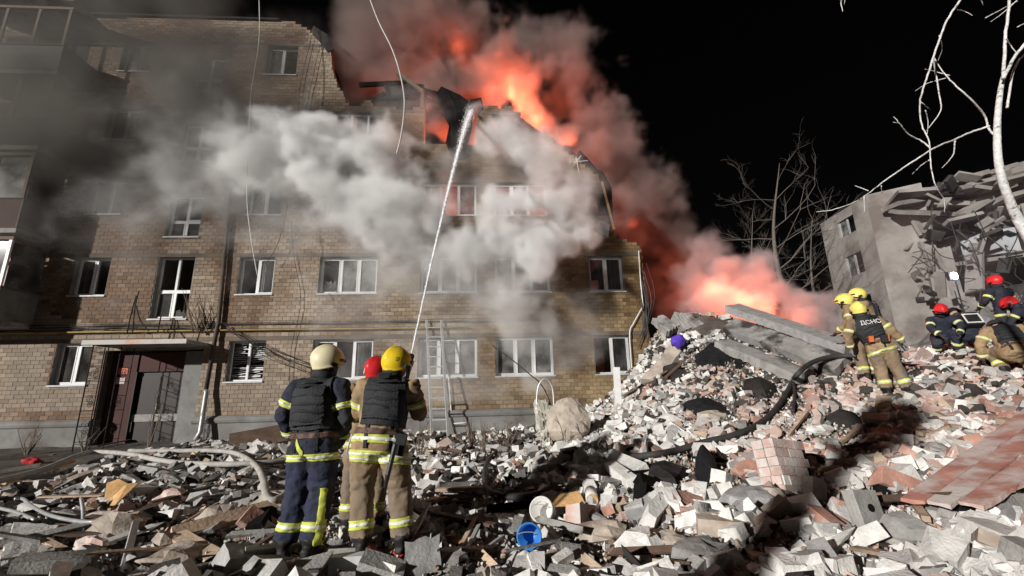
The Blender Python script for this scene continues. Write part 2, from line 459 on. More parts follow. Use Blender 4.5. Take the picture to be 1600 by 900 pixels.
for r in range(ncr):
    rs = runs_at(r)
    core_runs.append(tuple((round(a, 2), round(b, 2)) for a, b in rs))
    fl = (r - 8 - 10) % 22 == 0
    if fl:
        band_runs += [(a, b, r) for a, b in rs]
        continue
    off = 0.125 * (r % 2)
    for a, b in rs:
        k0 = math.floor((a - off) / 0.25)
        x = k0 * 0.25 + off
        while x < b:
            s, e = max(x, a), min(x + 0.25, b)
            if e - s > 0.045: bricks.append((s + 0.006, e - 0.006, r))
            x += 0.25
core = MB()
r = 0
while r < ncr:                     # backing wall, equal courses merged
    r2 = r
    while r2 + 1 < ncr and core_runs[r2 + 1] == core_runs[r]: r2 += 1
    for a, b in core_runs[r]:
        core.box((a + 0.004, 0.0, PL + r * CR), (b - 0.004, 0.38, PL + (r2 + 1) * CR))
    r = r2 + 1
wall = core.build('wall', M['mortar'], house)
# the bricks: the ones that show largest singly, the others in one mesh
bw = np.array([fworld((a + b) / 2, 0, PL + (r + .5) * CR) for a, b, r in bricks])
bpx, bpy_, bd = project(bw)
seen = (bpx > 10) & (bpx < 1590) & (bpy_ > 0) & (bpy_ < 640) & ((bpx > 690) | (bpx < 430)) & (np.array([b - a for a, b, r in bricks]) > 0.2)
order = np.argsort(np.where(seen, bd, 1e6))
single = set(order[:300].tolist())
unit = MB().box((-.5, -.012, 0.004), (.5, .03, CR - 0.008))
ume = None
bulk = MB()
ton = np.random.default_rng(3)
_ba = np.array([q[0] for q in bricks]); _bz = PL + np.array([q[2] for q in bricks]) * CR
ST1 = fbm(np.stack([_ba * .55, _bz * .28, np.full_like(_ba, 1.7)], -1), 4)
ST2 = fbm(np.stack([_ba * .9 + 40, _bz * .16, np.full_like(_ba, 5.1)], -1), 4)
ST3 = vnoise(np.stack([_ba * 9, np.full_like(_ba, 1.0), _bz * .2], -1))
for i, (a, b, r) in enumerate(bricks):
    z = PL + r * CR
    g = 0.72 + 0.36 * ton.random()
    if ton.random() < 0.10: g *= 0.72
    w = float(np.clip((a + 6) / 9, 0, 1))      # the left of the front is built of paler, pinker bricks
    base = np.array([0.335, 0.262, 0.195]) * (1 - w) + np.array([0.33, 0.245, 0.135]) * w
    # soot and rust streaks, with brown shadow streaks painted into the brick colours
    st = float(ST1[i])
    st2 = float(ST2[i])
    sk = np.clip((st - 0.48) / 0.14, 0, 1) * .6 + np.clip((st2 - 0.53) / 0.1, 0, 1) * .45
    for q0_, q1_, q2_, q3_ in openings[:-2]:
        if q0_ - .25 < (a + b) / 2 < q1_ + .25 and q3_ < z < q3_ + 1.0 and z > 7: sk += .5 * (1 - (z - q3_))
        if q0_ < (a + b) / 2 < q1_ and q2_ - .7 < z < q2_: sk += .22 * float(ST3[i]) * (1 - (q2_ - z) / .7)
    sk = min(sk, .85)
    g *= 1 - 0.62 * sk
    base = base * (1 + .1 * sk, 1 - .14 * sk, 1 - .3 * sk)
    out = 0.010 + 0.007 * ton.random()
    if i in single:
        if ume is None:
            so = unit.build('brick', M['brick1'], wall); ume = so.data
        else:
            so = bpy.data.objects.new('brick', ume); COL.objects.link(so); so.parent = wall
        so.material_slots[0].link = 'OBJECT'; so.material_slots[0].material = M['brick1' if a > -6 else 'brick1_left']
        so.location = ((a + b) / 2, -out + 0.012, z)
        so.scale = (b - a, 1, 1)
    else:
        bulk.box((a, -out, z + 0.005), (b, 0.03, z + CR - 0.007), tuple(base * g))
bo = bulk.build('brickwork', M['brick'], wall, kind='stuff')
lb = MB()
for a, b, r in band_runs: lb.box((a, -0.022, PL + r * CR + 0.002), (b, 0.02, PL + (r + 1) * CR - 0.002))
lb.build('lintel_band', M['band'], house)

# plinth with a rounded ledge
for a, b in ((-18.8, -12.95), (-9.98, 4.55)):
    p = MB()
    prof = [(0.3, -0.3), (-0.10, -0.3), (-0.10, 0.80), (-0.14, 0.83), (-0.16, 0.90), (-0.14, 0.97), (-0.06, PL - 0.002), (0.3, PL - 0.002)]
    vs = [(a, y, z) for y, z in prof] + [(b, y, z) for y, z in prof]
    n = len(prof)
    p.add(vs, [(i, (i + 1) % n, (i + 1) % n + n, i + n) for i in range(n)] + [tuple(range(n))[::-1], tuple(range(n, 2 * n))])
    p.build('plinth', M['plinth'], house)

# windows: frame (part) with panes, sill and hangings (sub-parts)
wr = random.Random(5)
def window(u0, u1, z0, z1, panes, transom=None, missing=(), curtain=None, dirty=False, openp=None, mat='pvc', y=0.15, broken=()):
    f = MB()
    w = 0.058
    f.box((u0 + .003, y, z0), (u0 + w, y + .07, z1 - .003)); f.box((u1 - w, y, z0), (u1 - .003, y + .07, z1 - .003))
    f.box((u0 + w, y, z1 - w), (u1 - w, y + .07, z1 - .003)); f.box((u0 + w, y, z0), (u1 - w, y + .07, z0 + w))
    xs_ = np.linspace(u0 + w, u1 - w, panes + 1)
    for x in xs_[1:-1]: f.box((x - .035, y + .001, z0 + w), (x + .035, y + .069, z1 - w))
    if transom:
        for i in range(panes):
            a = xs_[i] + (.035 if i else 0); b = xs_[i + 1] - (.035 if i < panes - 1 else 0)
            f.box((a, y + .002, transom - .04), (b, y + .068, transom + .04))
    o = f.build('window', M[mat], house)
    s = MB(); s.box((u0 - .03, -.055, z0 - .032), (u1 + .03, y, z0 - .004)); s.box((u0 - .03, -.06, z0 - .05), (u1 + .03, -.0555, z0 - .004))
    s.build('sill', M['tin'], o)
    rv = MB()                                   # plastered reveal
    rv.box((u0 - .002, .002, z0), (u0 + .012, y, z1)); rv.box((u1 - .012, .002, z0), (u1 + .002, y, z1)); rv.box((u0 + .012, .002, z1 - .012), (u1 - .012, y, z1 + .002))
    rv.build('reveal', M['plinth'], o)
    zz = [(z0 + w, z1 - w)] if not transom else [(z0 + w, transom - .04), (transom + .04, z1 - w)]
    for i in range(panes):
        a = xs_[i] + (.035 if i else 0); b = xs_[i + 1] - (.035 if i < panes - 1 else 0)
        for j, (c, d) in enumerate(zz):
            if (i, j) in missing: continue
            sash = MB()
            if (i, j) in broken:                # a jagged remnant in the frame
                k = 9
                top = [(a + (b - a) * t, y + .03, c + (d - c) * (0.12 + 0.6 * wr.random() * (t if wr.random() < .6 else 1 - t))) for t in np.linspace(0, 1, k)]
                bot = [(a + (b - a) * t, y + .03, c) for t in np.linspace(0, 1, k)]
                pts = bot + top
                pts2 = [(p[0], p[1] + .006, p[2]) for p in pts]
                sash.add(pts + pts2, [(q, q + 1, q + 1 + k, q + k) for q in range(k - 1)] + [(q + 2 * k, q + k + 2 * k, q + 1 + k + 2 * k, q + 1 + 2 * k) for q in range(k - 1)])
            else:
                sash.box((a, y + .03, c), (b, y + .036, d))
            sash.build('pane', M['glass_dirty' if dirty else 'glass'], o)
            # thin sash border
            sb = MB(); e = .032
            sb.box((a, y - .008, c), (a + e, y + .028, d)); sb.box((b - e, y - .008, c), (b, y + .028, d)); sb.box((a + e, y - .008, c), (b - e, y + .028, c + e)); sb.box((a + e, y - .008, d - e), (b - e, y + .028, d))
            sb.build('sash', M[mat], o)
    if curtain:
        for a, b, zb in curtain:
            cu = MB(); n = 26
            pts = []
            for t in np.linspace(a, b, n):
                yy = .34 + .025 * math.sin(t * 38) + .012 * math.sin(t * 91)
                pts += [(t, yy, zb), (t, yy, z1 + .02)]
            cu.add(pts, [(2 * i, 2 * i + 2, 2 * i + 3, 2 * i + 1) for i in range(n - 1)])
            cu.build('curtain', M['curtain'], o)
    return o
for n, k, u0, u1, z0, z1, p in wins:
    kw = {}
    if (n, k) == ('a', 0): kw = dict(curtain=[(u0 + .1, u0 + .62, z0)])
    elif (n, k) == ('a', 1): kw = dict(missing={(1, 0)}, curtain=[(u0 + .05, u0 + .55, z0)])
    elif (n, k) == ('b', 1): kw = dict(missing={(0, 0)}, curtain=[(u0 + .6, u1, z0)])
    elif (n, k) == ('b', 0): kw = dict(missing={(0, 0), (1, 0)})
    elif (n, k) == ('c', 0): kw = dict(missing={(1, 0)}, curtain=[(u0, u0 + .65, z0), (u1 - .6, u1, z0)])
    elif (n, k) == ('c', 1): kw = dict(broken={(0, 0)}, dirty=True, curtain=[(u0 + .68, u1, z0)])
    elif (n, k) == ('f', 0): kw = dict(missing={(0, 0)}, curtain=[(u0 + .7, u1, z0)])
    elif (n, k) == ('f', 1): kw = dict(curtain=[(u1 - .5, u1, z0)])
    elif (n, k) in (('d', 3), ('e', 3), ('f', 2)): continue
    elif (n, k) == ('c', 3): kw = dict(missing={(0, 0), (1, 0), (2, 0)}, mat='pvc')
    elif k >= 2: kw = dict(dirty=True, missing={(wr.randrange(p), 0)})
    else: kw = dict(dirty=True, curtain=[(u0 + .3, u1 - .2, z0)])
    o = window(u0, u1, z0, z1, p, **kw)
    if (n, k) == ('b', 0):                     # torn white blinds
        for i in range(17):
            zc = z0 + .1 + i * (z1 - z0 - .2) / 16
            for a, b in ((u0 + .07, u0 + .54), (u0 + .62, u1 - .07)):
                if wr.random() < .12: continue
                t = wr.uniform(-.22, .22); b2 = b - (wr.random() < .4) * wr.uniform(0, .2)
                q = MB(); Mx = Matrix.Translation(((a + b2) / 2, .27 + wr.uniform(-.03, .03), zc)) @ Matrix.Rotation(t * wr.random(), 4, 'Y') @ Matrix.Rotation(wr.uniform(.2, .9), 4, 'X')
                q.box((-(b2 - a) / 2, -.03, -.002), ((b2 - a) / 2, .03, .002), M=Mx)
                q.build('slat', M['pvc'], o)
for i, (a, b, c, d) in enumerate(STAIR):
    window(a, b, c, d, 2, transom=(c + .95 if i == 0 else c + .6), missing={(1, 1), (0, 1)} if i == 0 else {(0, 1)}, broken={(1, 0)} if i == 0 else ())
# floors and inner walls seen through the openings
for k in range(5):
    z = SILL - 0.95 + 2.85 * k
    uu2 = uu[(TOPJ > z + .3)]
    s = MB(); s.box((-18.8, .384, z - .22), (min(uu2.max(), 4.5), 5.0, z)); s.build('floor_slab', M['concrete'], house)
    for x in (-15.0, -12.3, -9.75, -7.3, -3.9, -0.95, 2.1):
        if np.interp(x, TOP[:, 0], TOP[:, 1]) < z + 1.0: continue
        h = min(2.63, np.interp(x, TOP[:, 0], TOP[:, 1]) - z - .25)
        s = MB(); s.box((x - .08, .385, z), (x + .08, 4.9, z + h)); s.build('partition_wall', M['room'], house)
    x1 = min(uu2.max(), 4.4)
    h = 2.63
    for x0, xe in ((-18.8, min(-6.6, x1)), (-6.6, min(1.0, x1)), (1.0, x1)):
        if xe - x0 < .3: continue
        hh = min(h, np.interp(xe - .2, TOP[:, 0], TOP[:, 1]) - z)
        s = MB(); s.box((x0, 4.9, z), (xe, 5.1, z + max(hh, .6))); s.build('inner_wall', M['room'], house)
s = MB(); s.box((-18.8, .39, 15.5), (-8.8, 9, 15.75)); s.build('roof_slab', M['concrete'], house)
s = MB(); s.box((-18.8, 9.0, -.2), (-8.8, 9.3, 15.5)); s.build('rear_wall', M['mortar'], house)
s = MB(); s.box((-8.8, 9.0, -.2), (3.0, 9.3, 8.2)); s.build('rear_wall', M['mortar'], house)

# entrance: dark red panel with notices, steel door, grey side wall, canopy
s = MB(); s.box((-12.95, .30, -.2), (-12.16, .38, 3.06)); rp = s.build('entrance_panel', M['redplaster'], house)
s = MB(); s.box((-12.72, .288, 2.38), (-12.42, .2985, 2.58)); s.build('notice', M['paper_red'], rp)
s = MB(); s.box((-12.74, .288, 2.08), (-12.46, .2985, 2.28)); s.build('notice', M['paper'], rp)
s = MB(); s.box((-12.15, .34, 2.45), (-10.55, .40, 3.06)); s.build('transom_panel', M['redplaster'], house)
s = MB(); s.box((-12.12, .42, -.2), (-10.58, .47, 2.44)); dr = s.build('door', M['door'], house)
s = MB(); s.box((-12.05, .405, .3), (-11.4, .4195, 2.3)); s.build('door_leaf', M['door'], dr)
s = MB(); s.tube([(-11.42, .36, 1.25), (-11.42, .36, 1.45)], .012); s.box((-11.44, .36, 1.3), (-11.40, .42, 1.33)); s.build('handle', M['galv'], dr)
s = MB(); s.box((-10.55, .06, -.2), (-9.98, .38, 3.06)); s.build('entrance_pier', M['plinth'], house)
s = MB(); s.box((-12.16, .30, -.2), (-12.13, .41, 2.45)); s.build('door_post', M['iron'], house)
c0, c1 = fac(128, 537, 1.25), fac(291, 532, 1.25)
cz = (c0[1] + c1[1]) / 2
s = MB(); s.box((c0[0], -1.2, cz - .04), (c1[0], -.002, cz + .06)); cn = s.build('canopy', M['concrete'], house)
s = MB(); s.box((c0[0] - .01, -1.26, cz - .06), (c1[0] + .01, -1.203, cz + .075)); s.build('canopy_edge', M['canopy_paint'], cn)
# wrought iron trellises carrying the canopy
def trellis(ux, uy0, uy1):
    g = MB()
    for y in (uy0, uy1): g.tube([(ux, y, 0.2), (ux, y, cz - .05)], .014, 6)
    n = 7
    for i in range(n):
        z = .45 + i * (cz - .7) / (n - 1)
        g.tube([(ux, uy0, z), (ux, uy1, z)], .009, 6)
        if i % 2 == 0:
            ym = (uy0 + uy1) / 2
            th = np.linspace(0, 3.2 * math.pi, 26)
            rr = .105 * (1 - th / (4.2 * math.pi))
            g.tube(np.stack([np.full_like(th, ux), ym + rr * np.cos(th), z + .17 + rr * np.sin(th)], 1), .007, 5)
            g.tube(np.stack([np.full_like(th, ux), ym - rr * np.cos(th), z + .30 - rr * np.sin(th)], 1), .007, 5)
    return g.build('iron_trellis', M['iron'], house)
trellis(c0[0] + .25, -1.15, -.62)
trellis(c0[0] + .62, -.62, -.12)
g = MB()
tx = c0[0] + .25
for x in (tx, tx + .34): g.tube([(x, -1.16, .2), (x, -1.16, cz - .05)], .014, 6)
for i in range(8):
    z = .4 + i * .36
    g.tube([(tx, -1.16, z), (tx + .34, -1.16, z)], .009, 6)
    th = np.linspace(0, 3.2 * math.pi, 26); rr = .09 * (1 - th / (4.2 * math.pi))
    if i % 2: g.tube(np.stack([tx + .17 + rr * np.cos(th), np.full_like(th, -1.16), z + .17 + rr * np.sin(th)], 1), .007, 5)
g.build('iron_trellis', M['iron'], house)
# bent iron and dead branches on the canopy
for pts in ([(198, 522), (205, 490), (213, 462)], [(207, 520), (211, 480), (217, 455)], [(246, 520), (252, 492)], [(213, 478), (219, 500), (232, 517)]):
    q = [fac(x, y, .7) for x, y in pts]
    g = MB(); g.tube(spline([(a, -.7, b) for a, b in q], 5), .018, 6); g.build('bent_bar', M['iron'], house)
br = random.Random(4)
g = MB()
for i in range(16):
    a = fac(300 + br.uniform(-4, 26), 512 + br.uniform(-3, 8), .25)
    b = fac(290 + br.uniform(-8, 40), 448 + br.uniform(0, 40), .25)
    m_ = ((a[0] + b[0]) / 2 + br.uniform(-.15, .15), (a[1] + b[1]) / 2)
    g.tube(spline([(a[0], -.2, a[1]), (m_[0], -.3, m_[1]), (b[0], -.25, b[1])], 4), [.016 - .0014 * q for q in range(9)], 5)
g.build('hanging_branches', M['twig'], house)
# gas pipe, cable bundle, drainpipe
za = fac(60, 521)[1]
g = MB(); g.tube([(-18.5, -.10, za), (-9.9, -.10, za + .01), (-3, -.10, za - .01), (-1.5, -.10, za)], .028, 10)
gp = g.build('gas_pipe', M['gas'], house, smooth=True)
for x in np.arange(-17, -1, 2.6):
    q = MB(); q.box((x - .02, -.1, za - .05), (x + .02, .0, za - .03)); q.build('bracket', M['iron'], gp)
cr_ = random.Random(8)
for i in range(6):
    z = za + .08 + .035 * i
    pts = [(x, -.05 - .01 * i, z + cr_.uniform(-.03, .03)) for x in np.linspace(-18, -9.7 if i < 3 else 1.0, 12)]
    g = MB(); g.tube(spline(pts, 4), .010, 5); g.build('wall_cable', M['cable'], house)
for i in range(7):
    a = fac(352, 512 + cr_.uniform(-6, 6), .15); b = fac(490 + cr_.uniform(0, 12), 575 + cr_.uniform(-6, 18), .15)
    g = MB(); g.tube(spline([(a[0], -.12, a[1]), ((a[0] + b[0]) / 2, -.2 - .02 * i, (a[1] + b[1]) / 2 - cr_.uniform(.05, .25)), (b[0], -.1, b[1])], 7), .008, 5); g.build('sagging_cable', M['cable'], house)
d0, d1, d2, d3 = fac(358, 330, .12), fac(341, 508, .12), fac(322, 615, .2), fac(306, 688, .45)
g = MB(); g.tube([(d0[0], -.12, 10.5), (d0[0], -.12, d0[1]), (d1[0], -.12, d1[1] + .1), (d1[0] - .02, -.13, d1[1] - .1), (d2[0] - .02, -.2, d2[1])], .062, 12)
dp = g.build('drainpipe', M['rust'], house, smooth=True)
g = MB(); g.tube([(d2[0] - .02, -.2, d2[1] + .12), (d2[0], -.2, d2[1]), (d3[0] + .04, -.36, d3[1] + .22), (d3[0] - .02, -.45, d3[1])], .066, 12); g.build('loose_length', M['galv'], dp, smooth=True)
for z in (8.5, 6.6, 4.7):
    q = MB(); q.tube([(d0[0] + .07 * math.cos(t), -.12 + .07 * math.sin(t), z) for t in np.linspace(0, 2 * math.pi, 13)], .008, 5); q.build('collar', M['iron'], dp)
# thin wires down the front
for pts, o_, m_, r_ in (([(455, 345), (459, 400), (470, 470), (455, 545), (452, 610)], .1, 'cable', .009), ([(486, 60), (470, 130), (466, 185)], .1, 'cable', .01), ([(500, 70), (478, 170)], .1, 'cable', .009), ([(450, 320), (436, 375), (418, 410)], .3, 'cable', .01),
                        ([(998, 392), (1001, 440), (1005, 478)], .1, 'pvc', .018), ([(1005, 478), (990, 505), (984, 521), (987, 575)], .1, 'pvc', .02)):
    q = [fac(x, y, o_) for x, y in pts]
    g = MB(); g.tube(spline([(a, -o_, b) for a, b in q], 6), r_, 6); g.build('loose_wire', M[m_], house)
# tangle hanging from the broken end
for i in range(9):
    a = fac(1003 + cr_.uniform(-4, 8), 440 + cr_.uniform(-30, 40), .1); b = fac(1004 + cr_.uniform(-8, 10), 505 + cr_.uniform(0, 40), .1)
    g = MB(); g.tube(spline([(a[0], -.05, a[1]), (a[0] + cr_.uniform(-.15, .2), -.12, (a[1] + b[1]) / 2), (b[0], -.1, b[1])], 6), cr_.uniform(.008, .022), 5); g.build('torn_wire', M['cable'], house)

# balconies on the left
for k in range(1, 5):
    z = SILL - 0.95 + 2.85 * k
    u1, u0, o_ = -15.35, -18.6, 1.15
    t = MB(); t.box((u0, -o_, z - .16), (u1, -.002, z)); bl = t.build('balcony', M['concrete'], house)
    pm = ['', 'plinth', 'redplaster', 'soot', 'plinth'][k]
    p = MB(); p.box((u0, -o_ - .02, z + .002), (u1 - .03, -o_ + .02, z + .95)); p.build('front_panel', M[pm], bl)
    p = MB(); p.box((u1 - .028, -o_ - .02, z + .002), (u1 + .012, -.003, z + .95)); p.build('side_panel', M['plinth' if k != 3 else 'soot'], bl)
    p = MB(); p.box((u0, -o_ - .06, z + .952), (u1 + .05, -o_ + .06, z + 1.0)); p.box((u1 - .05, -o_ + .061, z + .952), (u1 + .05, -.003, z + 1.0)); p.build('rail', M['oldwood'], bl)
    for x in (u1 - .04, u1 - 1.05, u1 - 2.1):
        p = MB(); p.box((x - .045, -o_ - .03, z + 1.001), (x + .045, -o_ + .03, z + 2.45)); p.build('post', M['pvc' if k == 1 else 'oldwood'], bl)
    if k in (1, 2):
        for x in (u1 - .085, u1 - 1.095):
            p = MB(); p.box((x - .91, -o_ - .004, z + 1.001), (x, -o_ + .004, z + 2.4)); p.build('pane', M['glass_dirty'], bl)
        p = MB(); p.box((u1 - .01, -o_ + .07, z + 1.001), (u1 - .002, -.06, z + 2.4)); p.build('pane', M['glass_dirty'], bl)
    if k != 3:
        p = MB(); p.box((u0, -o_ - .05, z + 2.452), (u1 + .05, -o_ + .05, z + 2.55)); p.box((u1 - .05, -o_ + .051, z + 2.452), (u1 + .05, -.003, z + 2.55)); p.build('head_beam', M['oldwood'], bl)
    # things put out of sight behind the panes
    p = MB(); p.box((u0, -.003 - .02, z + .3), (u1 - .3, -.003, z + 2.3)); p.build('back_lining', M['redboard' if k == 1 else 'soot'], bl)
p = MB(); p.box((-18.6, -1.35, 15.2), (-15.2, .1, 15.32)); p.build('balcony_roof', M['concrete'], house)

# torn roof edge: charred beams and hanging roofing
cr2 = random.Random(12)
def beam(a, b, r, mat='char', ya=0.4, yb=0.6, name='charred_beam'):
    A, B = fac(*a), fac(*b)
    A = np.array([A[0], ya, A[1]]); B = np.array([B[0], yb, B[1]])
    d = B - A; L_ = np.linalg.norm(d)
    q = Vector(d).to_track_quat('X', 'Z').to_matrix().to_4x4()
    t = MB(); t.box((0, -r, -r * 1.3), (L_, r, r * 1.3), M=np.array(Matrix.Translation(A) @ q))
    return t.build(name, M[mat], house)
for a, b, r in (((540, 172), (610, 168), .06), ((522, 178), (600, 140), .05), ((560, 130), (640, 118), .06), ((600, 125), (625, 185), .05), ((640, 125), (760, 160), .08), ((700, 150), (760, 155), .07), ((655, 130), (664, 180), .045),
                ((745, 165), (830, 190), .07), ((800, 175), (895, 245), .08), ((860, 215), (940, 285), .07), ((925, 262), (952, 350), .06), ((935, 275), (948, 345), .05), ((905, 235), (955, 268), .06), ((570, 150), (680, 140), .05), ((610, 120), (700, 148), .06), ((500, 60), (530, 130), .04)):
    beam(a, b, r, ya=cr2.uniform(.1, .5), yb=cr2.uniform(.1, .9))
beam((622, 118), (661, 146), .05, 'oldwood', -.15, -.1, 'roof_batten'); beam((661, 146), (659, 170), .05, 'oldwood', -.1, .0, 'roof_batten')
beam((940, 285), (958, 360), .03, 'wood_orange', -.05, -.12, 'split_batten')
def sheet(pts, mat, name, y0=.1, thick=.03, seed=1, amp=.12):
    """a torn sheet spanning pixel outline points on the front, with depth relief"""
    q = np.array([fac(*p) for p in pts])
    c = q.mean(0)
    rings = [q, c + (q - c) * .72, c + (q - c) * .42, c + (q - c) * .14]
    vs = []
    for k_, R in enumerate(rings):
        for i, (a, b) in enumerate(R):
            yy = y0 + amp * (float(fbm(np.array([a * 1.4 + seed, b * 1.4, seed * .7]), 3)) - .5) * 3
            vs.append((a, yy, b))
    n = len(q); m = len(rings)
    fs = [(k_ * n + i, k_ * n + (i + 1) % n, (k_ + 1) * n + (i + 1) % n, (k_ + 1) * n + i) for k_ in range(m - 1) for i in range(n)] + [tuple(range((m - 1) * n, m * n))]
    vb = [(a, b + thick, c_) for a, b, c_ in vs]
    N_ = len(vs)
    fs2 = [tuple(x + N_ for x in f[::-1]) for f in fs] + [(i, i + N_, (i + 1) % n + N_, (i + 1) % n) for i in range(n)]
    t = MB(); t.add(vs + vb, fs + fs2)
    return t.build(name, M[mat], house)
sheet([(690, 138), (720, 150), (738, 168), (738, 200), (728, 245), (705, 250), (697, 226), (702, 200), (690, 175), (680, 150)], 'char', 'hanging_roofing', -.12)
sheet([(735, 158), (752, 152), (756, 170), (742, 180), (728, 178)], 'char', 'hanging_roofing', -.05)
sheet([(600, 118), (660, 122), (668, 150), (655, 172), (615, 168), (600, 150)], 'soot', 'roof_remnant', .3)
sheet([(760, 160), (800, 168), (850, 205), (900, 248), (885, 262), (840, 225), (790, 190), (760, 178)], 'char', 'roof_remnant', .25)
sheet([(922, 258), (945, 262), (958, 290), (962, 340), (950, 352), (938, 310), (928, 285)], 'char', 'hanging_roofing', .25)
sheet([(880, 225), (925, 255), (935, 280), (905, 262), (880, 240)], 'soot', 'roof_remnant', .1)
sheet([(935, 345), (952, 352), (950, 372), (930, 362)], 'farwhite', 'torn_sheet', -.08, amp=.05)
sheet([(490, 40), (512, 55), (522, 78), (512, 82), (498, 64), (484, 52)], 'soot', 'broken_coping', -.02, amp=.1)
# roof over the left, just a dark coping
s = MB(); s.box((-18.8, -.1, 15.9), (-8.9, .5, 15.98)); s.build('coping', M['soot'], house)
# ------------------------------------------------------------------ the wrecked panel house far right
A_, B_, C_ = np.array([22.6, 29.9]), np.array([22.2, 25.2]), np.array([30.5, 19.0])
far = empty('damaged_panel_building', (B_[0], B_[1], 0), 0, 'grey panel apartment house with collapsed middle and sagging slabs', 'building')
FO = np.array([B_[0], B_[1], 0])
def farbox(a, b, s0, s1, z0, z1, t0, t1, name, mat, parent=None):
    """box on the wall line a->b, from s0 to s1 metres along it, t0..t1 metres behind it"""
    d = (b - a) / np.linalg.norm(b - a); n = np.array([-d[1], d[0]])
    if n @ (FO[:2] - 0) < 0: n = -n
    def P(s, t, z): q = a + d * s + n * t; return (q[0] - FO[0], q[1] - FO[1], z)
    m = MB(); m.add([P(s0, t0, z0), P(s1, t0, z0), P(s1, t1, z0), P(s0, t1, z0), P(s0, t0, z1), P(s1, t0, z1), P(s1, t1, z1), P(s0, t1, z1)],
                    [(0, 3, 2, 1), (4, 5, 6, 7), (0, 1, 5, 4), (1, 2, 6, 5), (2, 3, 7, 6), (3, 0, 4, 7)])
    return m.build(name, M[mat], parent or far)
LW = np.linalg.norm(B_ - A_); W0, W1 = 1.75, 3.35
fr_ = random.Random(3)
wz = [(3.0, 4.4), (5.75, 7.05), (8.5, 9.85), (11.25, 12.35)]
zs = [-.5] + [z for w in wz for z in w] + [13.0]
farbox(A_, B_, 0, W0, -.5, 13.0, 0, .35, 'wall', 'farwall'); farbox(A_, B_, W1, LW, -.5, 13.0, 0.001, .35, 'wall', 'farwall')
for i in range(0, len(zs), 2): farbox(A_, B_, W0, W1, zs[i], zs[i + 1], 0.002, .35, 'wall', 'farwall')
for z0, z1 in wz:
    w = farbox(A_, B_, W0, W0 + .09, z0, z1, .10, .18, 'window', 'farwhite'); farbox(A_, B_, W1 - .09, W1, z0, z1, .10, .18, 'frame', 'farwhite', w); farbox(A_, B_, (W0 + W1) / 2 - .05, (W0 + W1) / 2 + .05, z0, z1, .10, .18, 'mullion', 'farwhite', w)
    farbox(A_, B_, W0 + .1, (W0 + W1) / 2 - .06, z0 + .05, z1 - .05, .13, .14, 'pane', 'glass_dirty', w)
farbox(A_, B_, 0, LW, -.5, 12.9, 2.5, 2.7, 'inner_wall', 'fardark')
farbox(B_, C_, .0, 2.6, -.5, 13.05, 0, .35, 'wall', 'farwall')
for i, (s0, s1, zt) in enumerate(((2.6, 3.1, 9.0), (3.1, 3.5, 6.3), (3.5, 3.9, 4.2))): farbox(B_, C_, s0, s1, -.5, zt, .01, .33, 'wall', 'farwall')
for z in (2.9, 5.6, 8.4, 11.2): farbox(B_, C_, 2.6, 10.3, z - .22, z, 1.6 + fr_.uniform(0, .8), 6, 'floor_slab', 'farwall')
for s in (4.2, 6.6, 9.0): farbox(B_, C_, s, s + .2, -.5, 11.2, 1.9 + fr_.uniform(0, .5), 6, 'partition_wall', 'farwall')
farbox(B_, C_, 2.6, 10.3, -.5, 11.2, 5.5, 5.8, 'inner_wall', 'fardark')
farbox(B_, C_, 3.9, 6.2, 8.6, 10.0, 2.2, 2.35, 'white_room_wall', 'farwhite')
farbox(B_, C_, 8.0, 10.3, 2.0, 10.2, .0, .3, 'wall', 'farwall')
# roof slabs that slid and hang over the break
def farslab(p0, p1, w, th, name='hanging_slab', mat='farwall', twist=0.0):
    P, Q = np.array(p0), np.array(p1)
    d = Q - P; L_ = np.linalg.norm(d)
    R = Vector(d).to_track_quat('X', 'Z').to_matrix().to_4x4() @ Matrix.Rotation(twist, 4, 'X')
    m = MB(); m.box((0, -w / 2, -th / 2), (L_, w / 2, th / 2), M=np.array(Matrix.Translation(P - FO) @ R))
    return m.build(name, M[mat], far)
for a, b, yy, w, th, tw_ in (((1385, 322), (1560, 312), 24, 1.6, .24, .3), ((1400, 312), (1600, 285), 23.5, 1.8, .22, -.2), ((1440, 300), (1600, 268), 23.5, 1.6, .22, .5), ((1470, 290), (1600, 255), 23.5, 1.4, .22, .1), ((1390, 335), (1480, 338), 24, 1.2, .22, .6),
                         ((1500, 330), (1600, 300), 23, 1.4, .22, .2), ((1480, 345), (1540, 330), 23, .9, .2, -.4), ((1420, 330), (1465, 420), 24, .7, .2, .9), ((1455, 380), (1490, 520), 23.5, .8, .2, .4), ((1540, 350), (1520, 450), 23, .9, .2, .3), ((1440, 400), (1452, 470), 24, .5, .16, .2)):
    A3, B3 = aty(*a, yy), aty(*b, yy - .4); kk = max(1, int(np.linalg.norm(B3 - A3) / 1.7))
    for q in range(kk):
        j0, j1 = np.array([fr_.uniform(-.08, .08), fr_.uniform(-.3, .3), fr_.uniform(-.22, .22)]), np.array([fr_.uniform(-.08, .08), fr_.uniform(-.3, .3), fr_.uniform(-.25, .25)])
        farslab(A3 + (B3 - A3) * (q / kk) + j0, A3 + (B3 - A3) * ((q + .96) / kk) + j1, w * fr_.uniform(.5, 1.0), th * fr_.uniform(.7, 1.2), twist=tw_ + fr_.uniform(-.35, .35))
